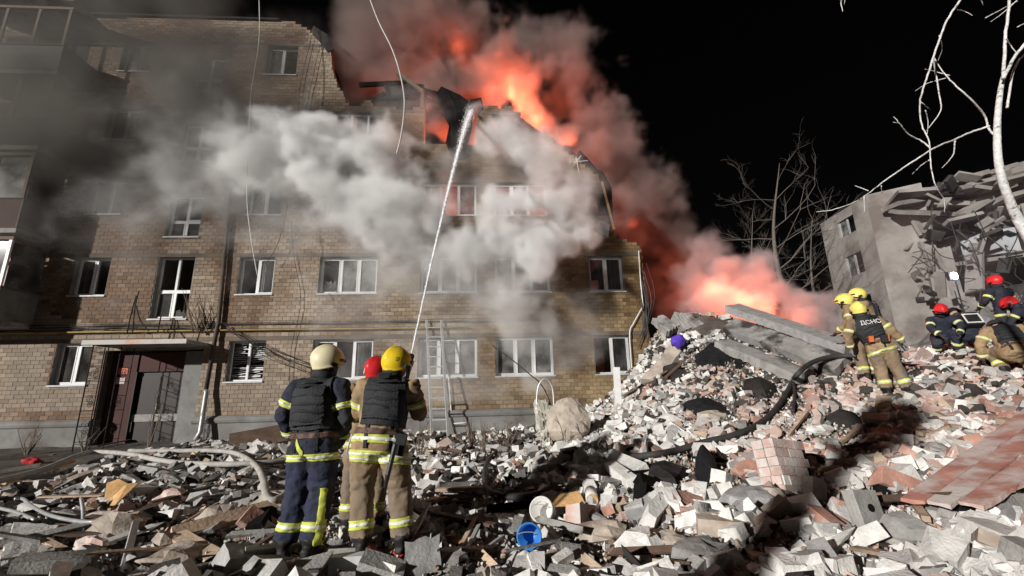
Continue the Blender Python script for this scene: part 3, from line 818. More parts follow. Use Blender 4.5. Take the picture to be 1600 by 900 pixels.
for i in range(84):
    x = fr_.uniform(1430, 1610); y = fr_.uniform(330, 540) if i < 60 else 318 - (x - 1400) * .27 + fr_.uniform(-10, 14)
    yy = fr_.uniform(22, 25); p = aty(x, y, yy); q = p + np.array([fr_.uniform(-1.1, 1.1), fr_.uniform(-.6, .6), fr_.uniform(-.9, .5)])
    farslab(p, q, fr_.uniform(.12, .6), fr_.uniform(.06, .22), 'debris_piece', 'farwall' if i % 2 else 'fardark', fr_.uniform(-1, 1))
for i in range(30):                                # twisted reinforcement
    x, y = fr_.uniform(1420, 1590), fr_.uniform(320, 470)
    yy = fr_.uniform(21.8, 23.5); p = aty(x, y, yy)
    m = MB(); m.tube(spline([p - FO, p - FO + (fr_.uniform(-.5, .5), -.2, fr_.uniform(-.8, .1)), p - FO + (fr_.uniform(-.9, .9), -.3, fr_.uniform(-1.6, -.6))], 5), .025, 5); m.build('bent_rebar', M['fardark'], far)
# heap of debris at its foot
hp = MB(); n = 36
gx = np.linspace(0, 1, n)
vs = []
for i in range(n):
    for j in range(14):
        px_ = 1405 + gx[i] * 330
        yy = 24.5 - j * .55
        q = aty(px_, 500, yy)
        zt = (1 - j / 13) ** 1.1 * (2.6 + 3.4 * np.clip((gx[i] - .05) / .35, 0, 1)) + height(q[0], yy)
        zt += (float(fbm(np.array([q[0] * 1.1, yy * 1.1, 2.2]), 4)) - .5) * 1.7
        vs.append((q[0] - FO[0], yy - FO[1], max(zt, -.3)))
hp.add(vs, [(i * 14 + j, (i + 1) * 14 + j, (i + 1) * 14 + j + 1, i * 14 + j + 1) for i in range(n - 1) for j in range(13)])
hp.build('debris_heap', M['farwall'], far)
# floodlight seen shining on the wreck
lp = aty(1491, 431, 20.5)
fl = empty('floodlight', (lp[0], lp[1], float(height(lp[0], lp[1]))), 0, 'bluish white floodlight shining in front of the collapsed grey house', 'floodlight')
hz_ = lp[2] - fl.location[2]
m = MB(); m.tube([(0, 0, 0), (0, 0, hz_ - .2)], .03, 8)
for a in (0, 2.1, 4.2): m.tube([(0, 0, 1.0), (.6 * math.cos(a), .6 * math.sin(a), 0)], .02, 6)
m.build('stand', M['iron'], fl)
m = MB(); m.box((-.22, .02, hz_ - .2), (.22, .16, hz_ + .2)); m.build('housing', M['iron'], fl)
M['lamp'] = mk('lamp_glow', (.8, .85, 1), emit=(.25, .42, 1.0), estr=2.6, var=0, bump=0)
m = MB(); m.tube([(0, .0, hz_), (0, .018, hz_)], .19, 20); m.build('lens', M['lamp'], fl)
ld = bpy.data.lights.new('floodlight_bulb', 'POINT'); ld.energy = 150; ld.color = (.4, .55, 1.0); ld.shadow_soft_size = .12
lo_ = bpy.data.objects.new('floodlight_bulb', ld); COL.objects.link(lo_); lo_.parent = fl; lo_.location = (0, -.15, hz_)

# ------------------------------------------------------------------ bare trees behind the mound
def bare_tree(px, pyb, pyt, y, seed, label, mat='bark_dim', r0=.22, dens=1.0):
    rr = random.Random(seed)
    b = aty(px, pyb, y); t = aty(px - 4, pyt, y)
    z0 = float(height(b[0], y))
    t0 = empty('bare_tree', (b[0], y, z0), 0, label, 'tree', 'bare trees behind the fire')
    H = t[2] - z0
    tk = MB()
    tp = spline([(0, 0, -.3), (.1, .05, H * .3), (-.08, -.05, H * .65), (t[0] - b[0], 0, H)], 8)
    tk.tube(tp, np.linspace(r0, .015, len(tp)), 9)
    tk.build('trunk', M[mat], t0, smooth=True)
    cr = MB()
    def grow(p, d, L, r, dep):
        pts = [p]
        for k in range(4):
            d = nv_(d + np.array([rr.gauss(0, .16), rr.gauss(0, .16), rr.gauss(.04, .10)]))
            p = p + d * L / 4
            pts.append(p)
        cr.tube(pts, np.linspace(r, r * .45, 5), 5 if dep < 2 else 3, caps=False)
        if dep < 3:
            for k in range(rr.randint(3, 5) if dep < 2 else rr.randint(2, 3)):
                i = rr.randint(1, 4)
                dd = nv_(d + np.array([rr.gauss(0, .75), rr.gauss(0, .75), rr.gauss(.25, .35)]))
                grow(pts[i], dd, L * rr.uniform(.35, .58), r * .5, dep + 1)
    nb = int(16 * dens)
    for k in range(nb):
        f = .34 + .6 * (k + rr.random()) / nb
        i = int(f * (len(tp) - 1)); a = k * 2.4 + rr.uniform(-.5, .5)
        grow(np.array(tp[i]), nv_(np.array([math.cos(a), math.sin(a), rr.uniform(.25, .8)])), H * (.09 + .15 * math.sin(math.pi * min(1, (f - .2) / .8)) ** .8), r0 * .22 * (1.2 - f), 0)
    cr.build('crown', M[mat], t0)
def nv_(v): return v / np.linalg.norm(v)
bare_tree(1222, 440, 255, 24, 1, 'tall slender bare tree standing behind the glowing smoke', r0=.26)
bare_tree(1272, 450, 345, 27, 2, 'smaller bare tree beside the grey panel house', r0=.18, dens=.8)
bare_tree(1180, 450, 330, 29, 5, 'thin bare tree left of the tall bare tree', r0=.14, dens=.7)

# ------------------------------------------------------------------ birch hanging into the top right corner
YB = 5.0
bt_ = aty(1620, 400, YB)
birch_base = (7.6, YB, float(height(7.6, YB)))
birch = empty('birch_tree', birch_base, 0, 'white floodlit birch branch reaching into the top right corner', 'tree')
BB = np.array(birch_base)
def bpts(pts, dy=0.0): return [aty(x, y, YB + dy + 0.1 * math.sin(i * 1.3)) - BB for i, (x, y) in enumerate(pts)]
m = MB()
tr_ = [np.array([0, 0, -.2]), np.array([-.15, 0, .8])] + bpts([(1660, 440), (1603, 362), (1580, 320), (1562, 265), (1558, 205), (1562, 150), (1568, 118)])
tr_ = spline(tr_, 7)
m.tube(tr_, np.interp(np.linspace(0, 1, len(tr_)), [0, .35, .5, 1], [.10, .062, .046, .025]), 12)
m.build('trunk', M['bark_white'], birch, smooth=True)
def limb_b(pts, r0, r1, dy=0.0, name='branch'):
    q = spline(bpts(pts, dy), 5)
    q = q + (np.random.default_rng(len(pts) * 7 + int(pts[0][0])).random(q.shape) - .5) * r0 * .5
    m = MB(); m.tube(q, np.linspace(r0, r1, len(q)), 7); return m.build(name, M['bark_white'], birch, smooth=True)
limb_b([(1568, 120), (1571, 60), (1577, 0), (1580, -60)], .020, .015)
limb_b([(1568, 122), (1585, 90), (1612, 55), (1650, 10)], .022, .016, -.05)
limb_b([(1574, 168), (1584, 110), (1604, 80)], .015, .012, .1)
limb_b([(1556, 214), (1545, 200), (1538, 180), (1520, 158), (1495, 135), (1478, 118), (1458, 88)], .014, .005)
limb_b([(1546, 197), (1516, 207), (1492, 218), (1462, 230), (1430, 250), (1400, 270), (1375, 288), (1352, 306), (1330, 318), (1300, 328), (1276, 331)], .013, .004)
limb_b([(1500, 0), (1480, 32), (1465, 70), (1452, 110), (1442, 140), (1437, 165), (1440, 195), (1452, 222), (1455, 260), (1462, 290), (1475, 312), (1476, 332)], .014, .0035, -.1)
limb_b([(1458, 90), (1462, 115), (1468, 150), (1470, 172), (1455, 195), (1446, 205)], .011, .004)
limb_b([(1468, 55), (1472, 75), (1465, 95)], .008, .004)
limb_b([(1452, 230), (1440, 220), (1420, 210), (1405, 192), (1396, 182)], .010, .004)
limb_b([(1452, 250), (1440, 258), (1425, 272)], .007, .003)
limb_b([(1492, 220), (1490, 240), (1482, 252), (1472, 262)], .009, .004)
limb_b([(1350, 307), (1351, 335)], .006, .003); limb_b([(1357, 298), (1336, 290)], .006, .003); limb_b([(1377, 290), (1378, 303)], .006, .003)
limb_b([(1484, 118), (1462, 112), (1445, 108)], .006, .003); limb_b([(1478, 122), (1450, 130), (1430, 142)], .006, .003); limb_b([(1446, 172), (1450, 190), (1448, 215)], .006, .003); limb_b([(1440, 160), (1454, 172)], .005, .003)
limb_b([(1540, 28), (1570, 12), (1590, 2)], .008, .004); limb_b([(1590, 0), (1565, 22), (1548, 34)], .007, .003); limb_b([(1590, 42), (1610, 32)], .008, .005)
limb_b([(1318, -10), (1314, 5), (1317, 18)], .010, .004, .2); limb_b([(1322, -10), (1319, 8)], .005, .003, .2); limb_b([(1497, 15), (1508, 18), (1520, 24)], .006, .003); limb_b([(1530, -10), (1536, 8)], .008, .004)
limb_b([(1572, 60), (1580, 72), (1590, 85)], .008, .004); limb_b([(1405, 192), (1395, 191)], .004, .003)
# ------------------------------------------------------------------ people
M['skin'] = mk('skin', (0.42, 0.24, 0.17), rough=0.55, var=0.12, bump=0.05)
M['navy'] = mk('navy_turnout', (0.020, 0.023, 0.038), rough=0.85, var=0.45, scale=7, bump=0.45, bscale=30, stain=(0.055, 0.05, 0.045), stain_scale=4, stain_lo=.52, stain_hi=.75)
M['navy_leg'] = mk('navy_turnout_trousers', (0.024, 0.029, 0.055), rough=0.85, var=0.45, scale=7, bump=0.45, bscale=30, stain=(0.07, 0.065, 0.06), stain_scale=4, stain_lo=.52, stain_hi=.75)
M['tan'] = mk('tan_turnout', (0.30, 0.205, 0.115), rough=0.85, var=0.4, scale=5, bump=0.35, bscale=30, stain=(0.13, 0.095, 0.065), stain_scale=3)
M['tan_leg'] = mk('tan_turnout_trousers', (0.26, 0.185, 0.115), rough=0.85, var=0.4, scale=5, bump=0.35, bscale=30, stain=(0.12, 0.10, 0.085), stain_scale=2.5, stain_lo=.45)
M['boot'] = mk('black_boot', (0.02, 0.019, 0.018), rough=0.6, var=0.4, bump=0.3)
M['glove'] = mk('dark_glove', (0.05, 0.047, 0.043), var=0.3, bump=0.3)
M['glove_grey'] = mk('grey_glove', (0.24, 0.25, 0.27), var=0.3, bump=0.3)
M['vest'] = mk('black_body_armour', (0.026, 0.027, 0.029), rough=0.75, var=0.35, scale=9, bump=0.5, bscale=60)
M['web'] = mk('black_webbing', (0.018, 0.018, 0.02), rough=0.8, var=0.3, bump=0.3, bscale=80)
M['lime'] = mk('lime_reflective', (0.52, 0.56, 0.09), rough=0.6, var=0.3, bump=0.1)
M['silver'] = mk('silver_reflective', (0.66, 0.66, 0.60), rough=0.5, var=0.12, bump=0.1)
M['helm_cream'] = mk('cream_helmet', (0.72, 0.64, 0.42), rough=0.4, var=0.12, bump=0.03, stain=(0.55, 0.42, 0.2), stain_scale=2.2, stain_lo=.5, stain_hi=.8)
M['helm_yellow'] = mk('yellow_helmet', (0.75, 0.52, 0.02), rough=0.45, var=0.2, bump=0.03, stain=(0.14, 0.10, 0.06), stain_scale=9, stain_lo=.60, stain_hi=.75)
M['helm_lime'] = mk('pale_yellow_helmet', (0.75, 0.65, 0.16), rough=0.35, var=0.1, bump=0.03, stain=(0.14, 0.10, 0.06), stain_scale=9, stain_lo=.60, stain_hi=.75)
M['helm_red'] = mk('red_helmet', (0.55, 0.02, 0.025), rough=0.42, var=0.2, bump=0.03, stain=(0.14, 0.10, 0.06), stain_scale=9, stain_lo=.60, stain_hi=.75)
M['black_plastic'] = mk('black_plastic', (0.015, 0.015, 0.016), rough=0.35, var=0.2, bump=0.05)
M['leather'] = mk('brown_leather_belt', (0.10, 0.055, 0.04), rough=0.6, var=0.3, bump=0.2)
M['orange'] = mk('orange_pouch', (0.55, 0.12, 0.03), rough=0.6, var=0.2, bump=0.2)
M['white_print'] = mk('white_print', (0.7, 0.7, 0.7), var=0.1, bump=0)
M['black_print'] = mk('black_print', (0.02, 0.02, 0.02), var=0.1, bump=0)

def V(*a): return np.array(a, float)
def nrm(v): return v / (np.linalg.norm(v) + 1e-9)
STAND = dict(pelvis=V(0, 0, .95), chest=V(0, 0, 1.27), neck=V(0, .0, 1.50), head=V(0, .03, 1.645),
             shoL=V(-.20, 0, 1.43), elbL=V(-.29, -.04, 1.16), wriL=V(-.27, .12, .95), shoR=V(.20, 0, 1.43), elbR=V(.29, -.04, 1.16), wriR=V(.27, .12, .95),
             hipL=V(-.10, 0, .92), kneL=V(-.13, .02, .50), ankL=V(-.14, -.02, .09), hipR=V(.10, 0, .92), kneR=V(.13, .02, .50), ankR=V(.14, -.02, .09),
             toeL=V(-.06, 1, 0), toeR=V(.06, 1, 0), face=V(0, 1, 0), crown=V(0, 0, 1))

def ring_loft(mb, rings, n=16):
    """rings: (centre, right vector*rx, forward vector*ry)"""
    ang = np.linspace(0, 2 * math.pi, n, endpoint=False)
    vs = [c + np.cos(ang)[:, None] * a + np.sin(ang)[:, None] * b for c, a, b in rings]
    k = len(rings)
    fs = [(i * n + j, i * n + (j + 1) % n, (i + 1) * n + (j + 1) % n, (i + 1) * n + j) for i in range(k - 1) for j in range(n)]
    fs += [tuple(range(n))[::-1], tuple(range((k - 1) * n, k * n))]
    mb.add(np.concatenate(vs), fs)

def limb(mb, pts, rs, n=14):
    mb.tube(pts, rs, n)

def helmet(J, mat, name='helmet', style='jet'):
    up = nrm(J['crown']); fw = nrm(J['face'] - up * (J['face'] @ up)); rt = np.cross(fw, up)
    c = J['head'] + up * .035
    n, m = 36, 16
    mb = MB(); vs = []
    for s_ in (0, 1):                                 # outer shell, inner shell
        for i in range(m + 1):
            s = i / m
            for j in range(n):
                az = 2 * math.pi * j / n                 # 0 = right, pi/2 = forward
                f = math.sin(az)
                low = 0.54 + 0.17 * (1 - f) * .5 + .05 * min(1, max(0, -f)) + .06 * abs(math.cos(az))
                if style == 'plain': low = 0.56
                p = s * low * math.pi
                rx, ry, rz = (.128, .158, .140)
                d = np.array([math.sin(p) * math.cos(az) * rx, math.sin(p) * math.sin(az) * ry, math.cos(p) * rz])
                if style == 'jet':
                    ridge = math.exp(-(d[0] / .026) ** 2) * (1 if p < 1.6 else 0)
                    d = d * (1 + .095 * ridge)
                    fl = max(0, (s - .84) / .16)
                    d[:2] *= 1 + (.20 if f < .35 else .10) * fl * fl
                else:
                    fl = max(0, (s - .9) / .1)
                    d[:2] *= 1 + .14 * fl
                if s_: d = d * .955
                vs.append(c + rt * d[0] + fw * d[1] + up * d[2])
    B = (m + 1) * n
    fs = []
    for i in range(m):
        for j in range(n):
            a, b = i * n + j, i * n + (j + 1) % n
            fs.append((a, a + n, b + n, b))
            fs.append((B + a, B + b, B + b + n, B + a + n))
    for j in range(n):
        a, b = m * n + j, m * n + (j + 1) % n
        fs.append((a, B + a, B + b, b))
    mb.add(vs, fs)
    return mb, c, rt, fw, up

def person(name, base, rz, J, suit=('navy', 'navy_leg'), helm='helm_cream', label='', group=None, voxel=.017, vest='plate', stripes=True, fingers=True, style='jet', extra=None, scale=1.085, hem=True):
    root = empty(name, base, rz, label, 'person', group)
    root.scale = (scale,) * 3
    D = dict(STAND); D.update(J); J = D
    mb = MB()
    # torso
    sp = nrm(J['neck'] - J['pelvis'])
    hr = nrm(J['hipR'] - J['hipL']); sr = nrm(J['shoR'] - J['shoL'])
    P0, P1, P2 = J['pelvis'], J['chest'], J['neck']
    rings = []
    for t, rx, ry in ((-.20, .195, .150), (-.12, .207, .155), (0.0, .207, .155), (.25, .192, .148), (.5, .207, .158), (.72, .224, .160), (.86, .215, .135), (.94, .15, .105), (1.0, .080, .08), (1.12, .062, .066), (1.25, .058, .064)):
        if t <= .5: c = P0 + (P1 - P0) * (t / .58)
        elif t <= 1: c = P1 + (P2 - P1) * ((t - .58) / .42) if t > .58 else P0 + (P1 - P0) * (t / .58)
        else: c = P2 + (J['head'] - P2) * ((t - 1) / .26)
        ax = nrm((P1 - P0) * (1 - min(max(t, 0), 1)) + (P2 - P1) * min(max(t, 0), 1)) if t <= 1 else nrm(J['head'] - P2)
        r = nrm(hr * (1 - min(max(t, 0), 1)) + sr * min(max(t, 0), 1))
        fw = np.cross(ax, r); fw = nrm(fw); r = np.cross(fw, ax)
        rings.append((c, r * rx, fw * ry))
    ring_loft(mb, rings, 20)
    # head with chin, nose, ears
    up = nrm(J['crown']); fw = nrm(J['face'] - up * (J['face'] @ up)); rt = np.cross(fw, up)
    h = J['head']
    hr_ = [(-.125, .035, .040, .045), (-.105, .052, .065, .028), (-.06, .068, .086, .010), (0, .076, .098, 0), (.06, .075, .100, -.004), (.10, .058, .08, -.006), (.122, .02, .03, -.006)]
    ring_loft(mb, [(h + up * z + fw * o, rt * a, fw * b) for z, a, b, o in hr_], 18)
    mb.tube([h + fw * .085 + up * .03, h + fw * .118 - up * .022, h + fw * .095 - up * .035], [.009, .016, .008], 8)
    for s in (-1, 1): mb.tube([h + rt * s * .072 + up * .025, h + rt * s * .086 - fw * .01, h + rt * s * .074 - up * .03], [.012, .02, .01], 8)
    # limbs
    for S in 'LR':
        s = -1 if S == 'L' else 1
        a, b, c = J['sho' + S], J['elb' + S], J['wri' + S]
        limb(mb, [a + sr * -s * .06 + V(0, 0, .0), a, a + (b - a) * .35, a + (b - a) * .75, b, b + (c - b) * .3, b + (c - b) * .7, c], [.07, .088, .088, .078, .073, .073, .066, .060])
        a, b, c = J['hip' + S], J['kne' + S], J['ank' + S]
        limb(mb, [a + (a - b) * .12, a, a + (b - a) * .3, a + (b - a) * .7, b, b + (c - b) * .3, b + (c - b) * .65, b + (c - b) * .93], [.10, .130, .126, .112, .102, .100, .094, .098])
        f = nrm(J['toe' + S])
        sl = nrm(np.cross(f, V(0, 0, 1)))
        ring_loft(mb, [(c + f * o + V(0, 0, z), sl * w, V(0, 0, 1) * hh) for o, z, w, hh in ((-.085, -.035, .028, .05), (-.06, -.03, .044, .055), (0, -.03, .05, .06), (.08, -.042, .052, .048), (.15, -.052, .05, .037), (.19, -.06, .03, .024))], 14)
        mb.tube([c + V(0, 0, .12), c + V(0, 0, .0), c - V(0, 0, .05)], [.06, .055, .05], 12)
    tmp = mb.build('tmp', None)
    rm = tmp.modifiers.new('r', 'REMESH'); rm.mode = 'VOXEL'; rm.voxel_size = voxel
    bpy.context.view_layer.update()
    me = bpy.data.meshes.new_from_object(tmp.evaluated_get(bpy.context.evaluated_depsgraph_get()))
    bpy.data.objects.remove(tmp)
    nv = len(me.vertices)
    co = np.empty(nv * 3); me.vertices.foreach_get('co', co); co = co.reshape(-1, 3)
    ed = np.empty(len(me.edges) * 2, int); me.edges.foreach_get('vertices', ed); ed = ed.reshape(-1, 2)
    deg = np.bincount(ed.ravel(), minlength=nv)[:, None].astype(float)
    for it in range(3):
        acc = np.zeros_like(co)
        np.add.at(acc, ed[:, 0], co[ed[:, 1]]); np.add.at(acc, ed[:, 1], co[ed[:, 0]])
        co = co * .45 + acc / deg * .55
    # which bone
    bones = [('torso', P0 - (P1 - P0) * .3, P1, .16), ('torso', P1, P2 - (P2 - P1) * .1, .15), ('head', J['neck'] + (J['head'] - J['neck']) * .35, J['head'] + up * .1, .075)]
    for S in 'LR':
        bones += [('uarm' + S, J['sho' + S] + (J['elb' + S] - J['sho' + S]) * .12, J['elb' + S], .085), ('farm' + S, J['elb' + S], J['wri' + S], .07),
                  ('thigh' + S, J['hip' + S] + (J['kne' + S] - J['hip' + S]) * .15, J['kne' + S], .12), ('shin' + S, J['kne' + S], J['ank' + S] + (J['kne' + S] - J['ank' + S]) * .10, .1), ('foot' + S, J['ank' + S] - V(0, 0, .03), J['ank' + S] - V(0, 0, .05) + nrm(J['toe' + S]) * .14, .06)]
    dist, tt = [], []
    for _, a, b, r in bones:
        d = b - a; t = np.clip(((co - a) @ d) / (d @ d), 0, 1)
        dist.append(np.linalg.norm(co - (a + t[:, None] * d), axis=1) / r); tt.append(t)
    dist = np.array(dist); tt = np.array(tt)
    bi = dist.argmin(0); bt = tt[bi, np.arange(nv)]
    names = [b[0] for b in bones]
    # cloth folds
    me.vertices.foreach_set('co', co.ravel()); me.update()
    no = np.empty(nv * 3); me.vertices.foreach_get('normal', no); no = no.reshape(-1, 3)
    amp = np.array([0 if n == 'head' else (.004 if n.startswith('foot') else 0.018) for n in names])[bi]
    seed = (hash(label) % 97) if False else len(label) % 23
    rg = fbm(co * (9, 9, 15) + seed, 3)
    rg = 1 - np.abs(rg - .5) * 4.5
    co = co + no * (amp * (rg - .45))[:, None]
    me.vertices.foreach_set('co', co.ravel())
    # faces -> material
    nf = len(me.polygons)
    fv = np.empty(len(me.loops), int); me.loops.foreach_get('vertex_index', fv)
    ls = np.empty(nf, int); me.polygons.foreach_get('loop_start', ls)
    fb = bi[fv[ls]]; ft = bt[fv[ls]]
    mi = np.zeros(nf, int)
    for i, n in enumerate(names):
        k = fb == i
        if n == 'head': mi[k] = 2
        elif n.startswith('foot'): mi[k] = 3
        elif n.startswith('shin'): mi[k] = np.where(ft[k] > .93, 3, 1)
        elif n.startswith('thigh'): mi[k] = np.where(ft[k] < .13, 0, 1)
        else: mi[k] = 0
    me.polygons.foreach_set('material_index', mi)
    me.polygons.foreach_set('use_smooth', np.ones(nf, bool))
    me.update()
    body = link('body', me, [M[suit[0]], M[suit[1]], M['skin'], M['boot']], root)
    # ---- strips of clothing cut from the body's own surface
    def cut(nm, tags, planes, off, thick, mat, parent=root, test=None, flatten=0):
        bm = bmesh.new(); bm.from_mesh(me)
        bm.faces.ensure_lookup_table()
        drop = [f for f in bm.faces if names[fb[f.index]] not in tags]
        bmesh.ops.delete(bm, geom=drop, context='FACES')
        for p, nn in planes:                       # keep the side the normal points away from
            g = bm.verts[:] + bm.edges[:] + bm.faces[:]
            bmesh.ops.bisect_plane(bm, geom=g, plane_co=p, plane_no=nn, clear_outer=True)
        if test:
            bmesh.ops.delete(bm, geom=[f for f in bm.faces if not test(np.array(f.calc_center_median()))], context='FACES')
        if not bm.faces: bm.free(); return None
        bm.normal_update()
        if flatten:
            for _ in range(flatten): bmesh.ops.smooth_vert(bm, verts=bm.verts[:], factor=.5, use_axis_x=True, use_axis_y=True, use_axis_z=True)
            bm.normal_update()
        for v in bm.verts: v.co += v.normal * off
        bmesh.ops.solidify(bm, geom=bm.faces[:], thickness=thick)
        m2 = bpy.data.meshes.new(nm); bm.to_mesh(m2); bm.free()
        for p in m2.polygons: p.use_smooth = True
        m2.materials.clear()
        m2.polygons.foreach_set('material_index', [0] * len(m2.polygons))
        return link(nm, m2, M[mat], parent)
    def band(tags, a, b, t, w, parent=root, tone=('lime', 'silver')):
        ax = nrm(b - a); p = a + (b - a) * t
        o = cut('reflective_stripe', tags, [(p + ax * w, ax), (p - ax * w, -ax)], .006, .005, tone[0], parent)
        if o is not None and tone[1]: cut('silver_strip', tags, [(p + ax * w * .36, ax), (p - ax * w * .36, -ax)], .010, .004, tone[1], o)
        return o
    if stripes:
        for S in 'LR':
            band(('farm' + S,), J['elb' + S], J['wri' + S], .72, .028)
            band(('uarm' + S,), J['sho' + S], J['elb' + S], .62, .028)
            band(('shin' + S,), J['kne' + S], J['ank' + S], .62, .036)
        if hem: band(('torso', 'thighL', 'thighR'), P0, P1, -.36, .030)
    tw = nrm(P1 - P0)
    bk = -nrm(np.cross(sp, hr)) * -1                # forward of the torso
    fwd = nrm(np.cross(tw, hr)); fwd = fwd if fwd @ J['face'] > -2 else fwd
    if vest:
        lo = P0 + (P1 - P0) * .33
        vo = cut('vest', ('torso', 'uarmL', 'uarmR'), [(lo, -tw), (J['neck'] - tw * .0, tw), (J['shoR'] - sr * .035, sr), (J['shoL'] + sr * .035, -sr)], .026, .02, 'vest', flatten=5)
        if vo is not None:
            cut('back_panel', ('torso',), [(P0 + (P1 - P0) * .45, -tw), (P2 - tw * .10, tw), (P1 + sr * .135, sr), (P1 - sr * .135, -sr), (P1 - fwd * .05, fwd)], .056, .03, 'vest', vo, flatten=9)
            for i in range(5):
                q = P0 + (P1 - P0) * (.62 + .2 * i)
                cut('webbing', ('torso',), [(q + tw * .014, tw), (q - tw * .014, -tw), (P1 + sr * .125, sr), (P1 - sr * .125, -sr), (P1 - fwd * .05, fwd)], .0605, .006, 'web', vo, flatten=5)
            q = P0 + (P1 - P0) * 1.52
            cut('carry_handle', ('torso',), [(q + tw * .022, tw), (q - tw * .022, -tw), (P1 + sr * .05, sr), (P1 - sr * .05, -sr), (P1 - fwd * .03, fwd)], .064, .012, 'web', vo, flatten=4)
        q = P0 + (P1 - P0) * .2
        cut('belt', ('torso',), [(q + tw * .025, tw), (q - tw * .025, -tw)], .012, .012, 'leather' if suit[0] == 'navy' or vest == 'plate' else 'web')
        for s in (-1, 1):
            q = P1 + sr * s * .10
            cut('strap', ('torso',), [(q + sr * .016, sr), (q - sr * .016, -sr), (P0 + (P1 - P0) * .40, tw), (P0 - (P1 - P0) * .22, -tw), (P1 - fwd * .02, fwd)], .012, .008, 'web')
    # ---- helmet
    hm, hc, hrt, hfw, hup = helmet(J, helm, style=style)
    ho = hm.build('helmet', M[helm], root, smooth=True)
    if style == 'jet':
        vz = MB(); vs = []; n = 15
        for i in range(n):
            az = rad(25 + 130 * i / (n - 1))
            for z, k in ((.012, 1.10), (-.012, 1.12), (-.012, 1.07), (.012, 1.05)):
                vs.append(hc + hrt * math.cos(az) * .128 * k + hfw * math.sin(az) * .158 * k + hup * z)
        vz.add(vs, [(4 * i + a, 4 * i + 4 + a, 4 * i + 4 + (a + 1) % 4, 4 * i + (a + 1) % 4) for i in range(n - 1) for a in range(4)] + [(0, 1, 2, 3), (4 * n - 1, 4 * n - 2, 4 * n - 3, 4 * n - 4)])
        vz.build('visor_rim', M['black_plastic'], ho)
        for s in (-1, 1):
            t = MB(); t.tube([hc + hrt * s * .140 - hup * .045 - hfw * .03, hc + hrt * s * .143 - hup * .055 + hfw * .03], [.018, .018], 10)
            t.tube(spline([hc + hrt * s * .132 - hup * .06, hc + hrt * s * .10 - hup * .13 + hfw * .05, h - up * .135 + fw * .05], 5), .009, 6)
            t.build('chin_strap', M['black_plastic'], ho)
        # cloth collar under the helmet
    col = MB()
    q = J['neck'] + (J['head'] - J['neck']) * .1
    ax = nrm(J['head'] - J['neck']); r_ = nrm(np.cross(J['face'], ax)); f_ = np.cross(ax, r_)
    n = 24; vs = []
    for z, a, b in ((-.02, .10, .10), (.03, .098, .10), (.07, .094, .098), (.07, .082, .086), (.03, .082, .086), (-.02, .084, .086)):
        for j in range(n):
            th = 2 * math.pi * j / n
            vs.append(q + ax * (z + .006 * math.sin(5 * th)) + r_ * a * math.cos(th) + f_ * b * math.sin(th))
    col.add(vs, [(i * n + j, i * n + (j + 1) % n, ((i + 1) % 6) * n + (j + 1) % n, ((i + 1) % 6) * n + j) for i in range(6) for j in range(n)])
    col.build('collar', M['vest' if vest else suit[0]], root, smooth=True)
    # ---- gloves: palm, four fingers and a thumb
    for S in 'LR':
        s = -1 if S == 'L' else 1
        w, e = J['wri' + S], J['elb' + S]
        d = J.get('hand' + S); d = nrm(d) if d is not None else nrm(nrm(w - e) + V(0, .1, -.25))
        side = nrm(np.cross(d, V(0, 0, 1)) + V(1e-3, 0, 0)) if abs(d[2]) < .9 else V(0, 1, 0)
        if abs(d[2]) >= .6: side = nrm(V(0, 1, 0) - d * d[1])
        flat = np.cross(d, side) * s
        if flat @ V(-s, 0, 0) < 0: flat = -flat          # palm faces the body
        g = MB()
        ring_loft(g, [(w - d * .03, side * .042, flat * .038), (w + d * .02, side * .040, flat * .026), (w + d * .07, side * .046, flat * .022), (w + d * .105, side * .044, flat * .019), (w + d * .112, side * .03, flat * .012)], 12)
        curl = J.get('curl' + S, .55)
        for fi, (o, L_) in enumerate(((.033, .072), (.011, .080), (-.011, .075), (-.033, .060))):
            p = w + d * .10 + side * o
            pts = [p - d * .02]
            a_ = curl * .4
            q = p
            for seg in (.45, .32, .23):
                pts.append(q)
                q = q + (d * math.cos(a_) + flat * math.sin(a_)) * L_ * seg * 1.15
                a_ += curl
            pts.append(q)
            g.tube(pts, [.0115, .0115, .011, .010, .008], 8)
        th = w + d * .03 + side * .04
        g.tube([th - side * .012, th + (side * .6 + d * .6 + flat * .2) * .03, th + (side * .5 + d * .9 + flat * .5) * .055, th + (side * .35 + d * 1.0 + flat * .7) * .075], [.014, .0135, .012, .009], 8)
        g.build('glove', M[J.get('glove', 'glove')], root, smooth=True)
    ctx = dict(root=root, cut=cut, band=band, J=J, names=names, P0=P0, P1=P1, P2=P2, tw=tw, sr=sr, fwd=fwd, helmet=ho, hc=hc, hrt=hrt, hfw=hfw, hup=hup, body=body)
    if extra: extra(ctx)
    return ctx

def text_mesh(s, size, depth=.002):
    cu = bpy.data.curves.new('t', 'FONT'); cu.body = s; cu.size = size; cu.extrude = depth; cu.align_x = 'CENTER'; cu.align_y = 'CENTER'
    o = bpy.data.objects.new('t', cu); COL.objects.link(o)
    bpy.context.view_layer.update()
    me = bpy.data.meshes.new_from_object(o.evaluated_get(bpy.context.evaluated_depsgraph_get()))
    bpy.data.objects.remove(o)
    return me

def lettering(name, s, size, c, right, up, mat, parent, wrap=None):
    """flat print laid on a surface: centre, right and up vectors in the person's frame"""
    me = text_mesh(s, size)
    n = len(me.vertices); v = np.empty(n * 3); me.vertices.foreach_get('co', v); v = v.reshape(-1, 3)
    nn = np.cross(right, up)
    w = c + v[:, :1] * right + v[:, 1:2] * up + v[:, 2:] * nn
    if wrap: w = wrap(w, v)
    me.vertices.foreach_set('co', w.ravel()); me.update(); me.materials.clear()
    return link(name, me, M[mat], parent)

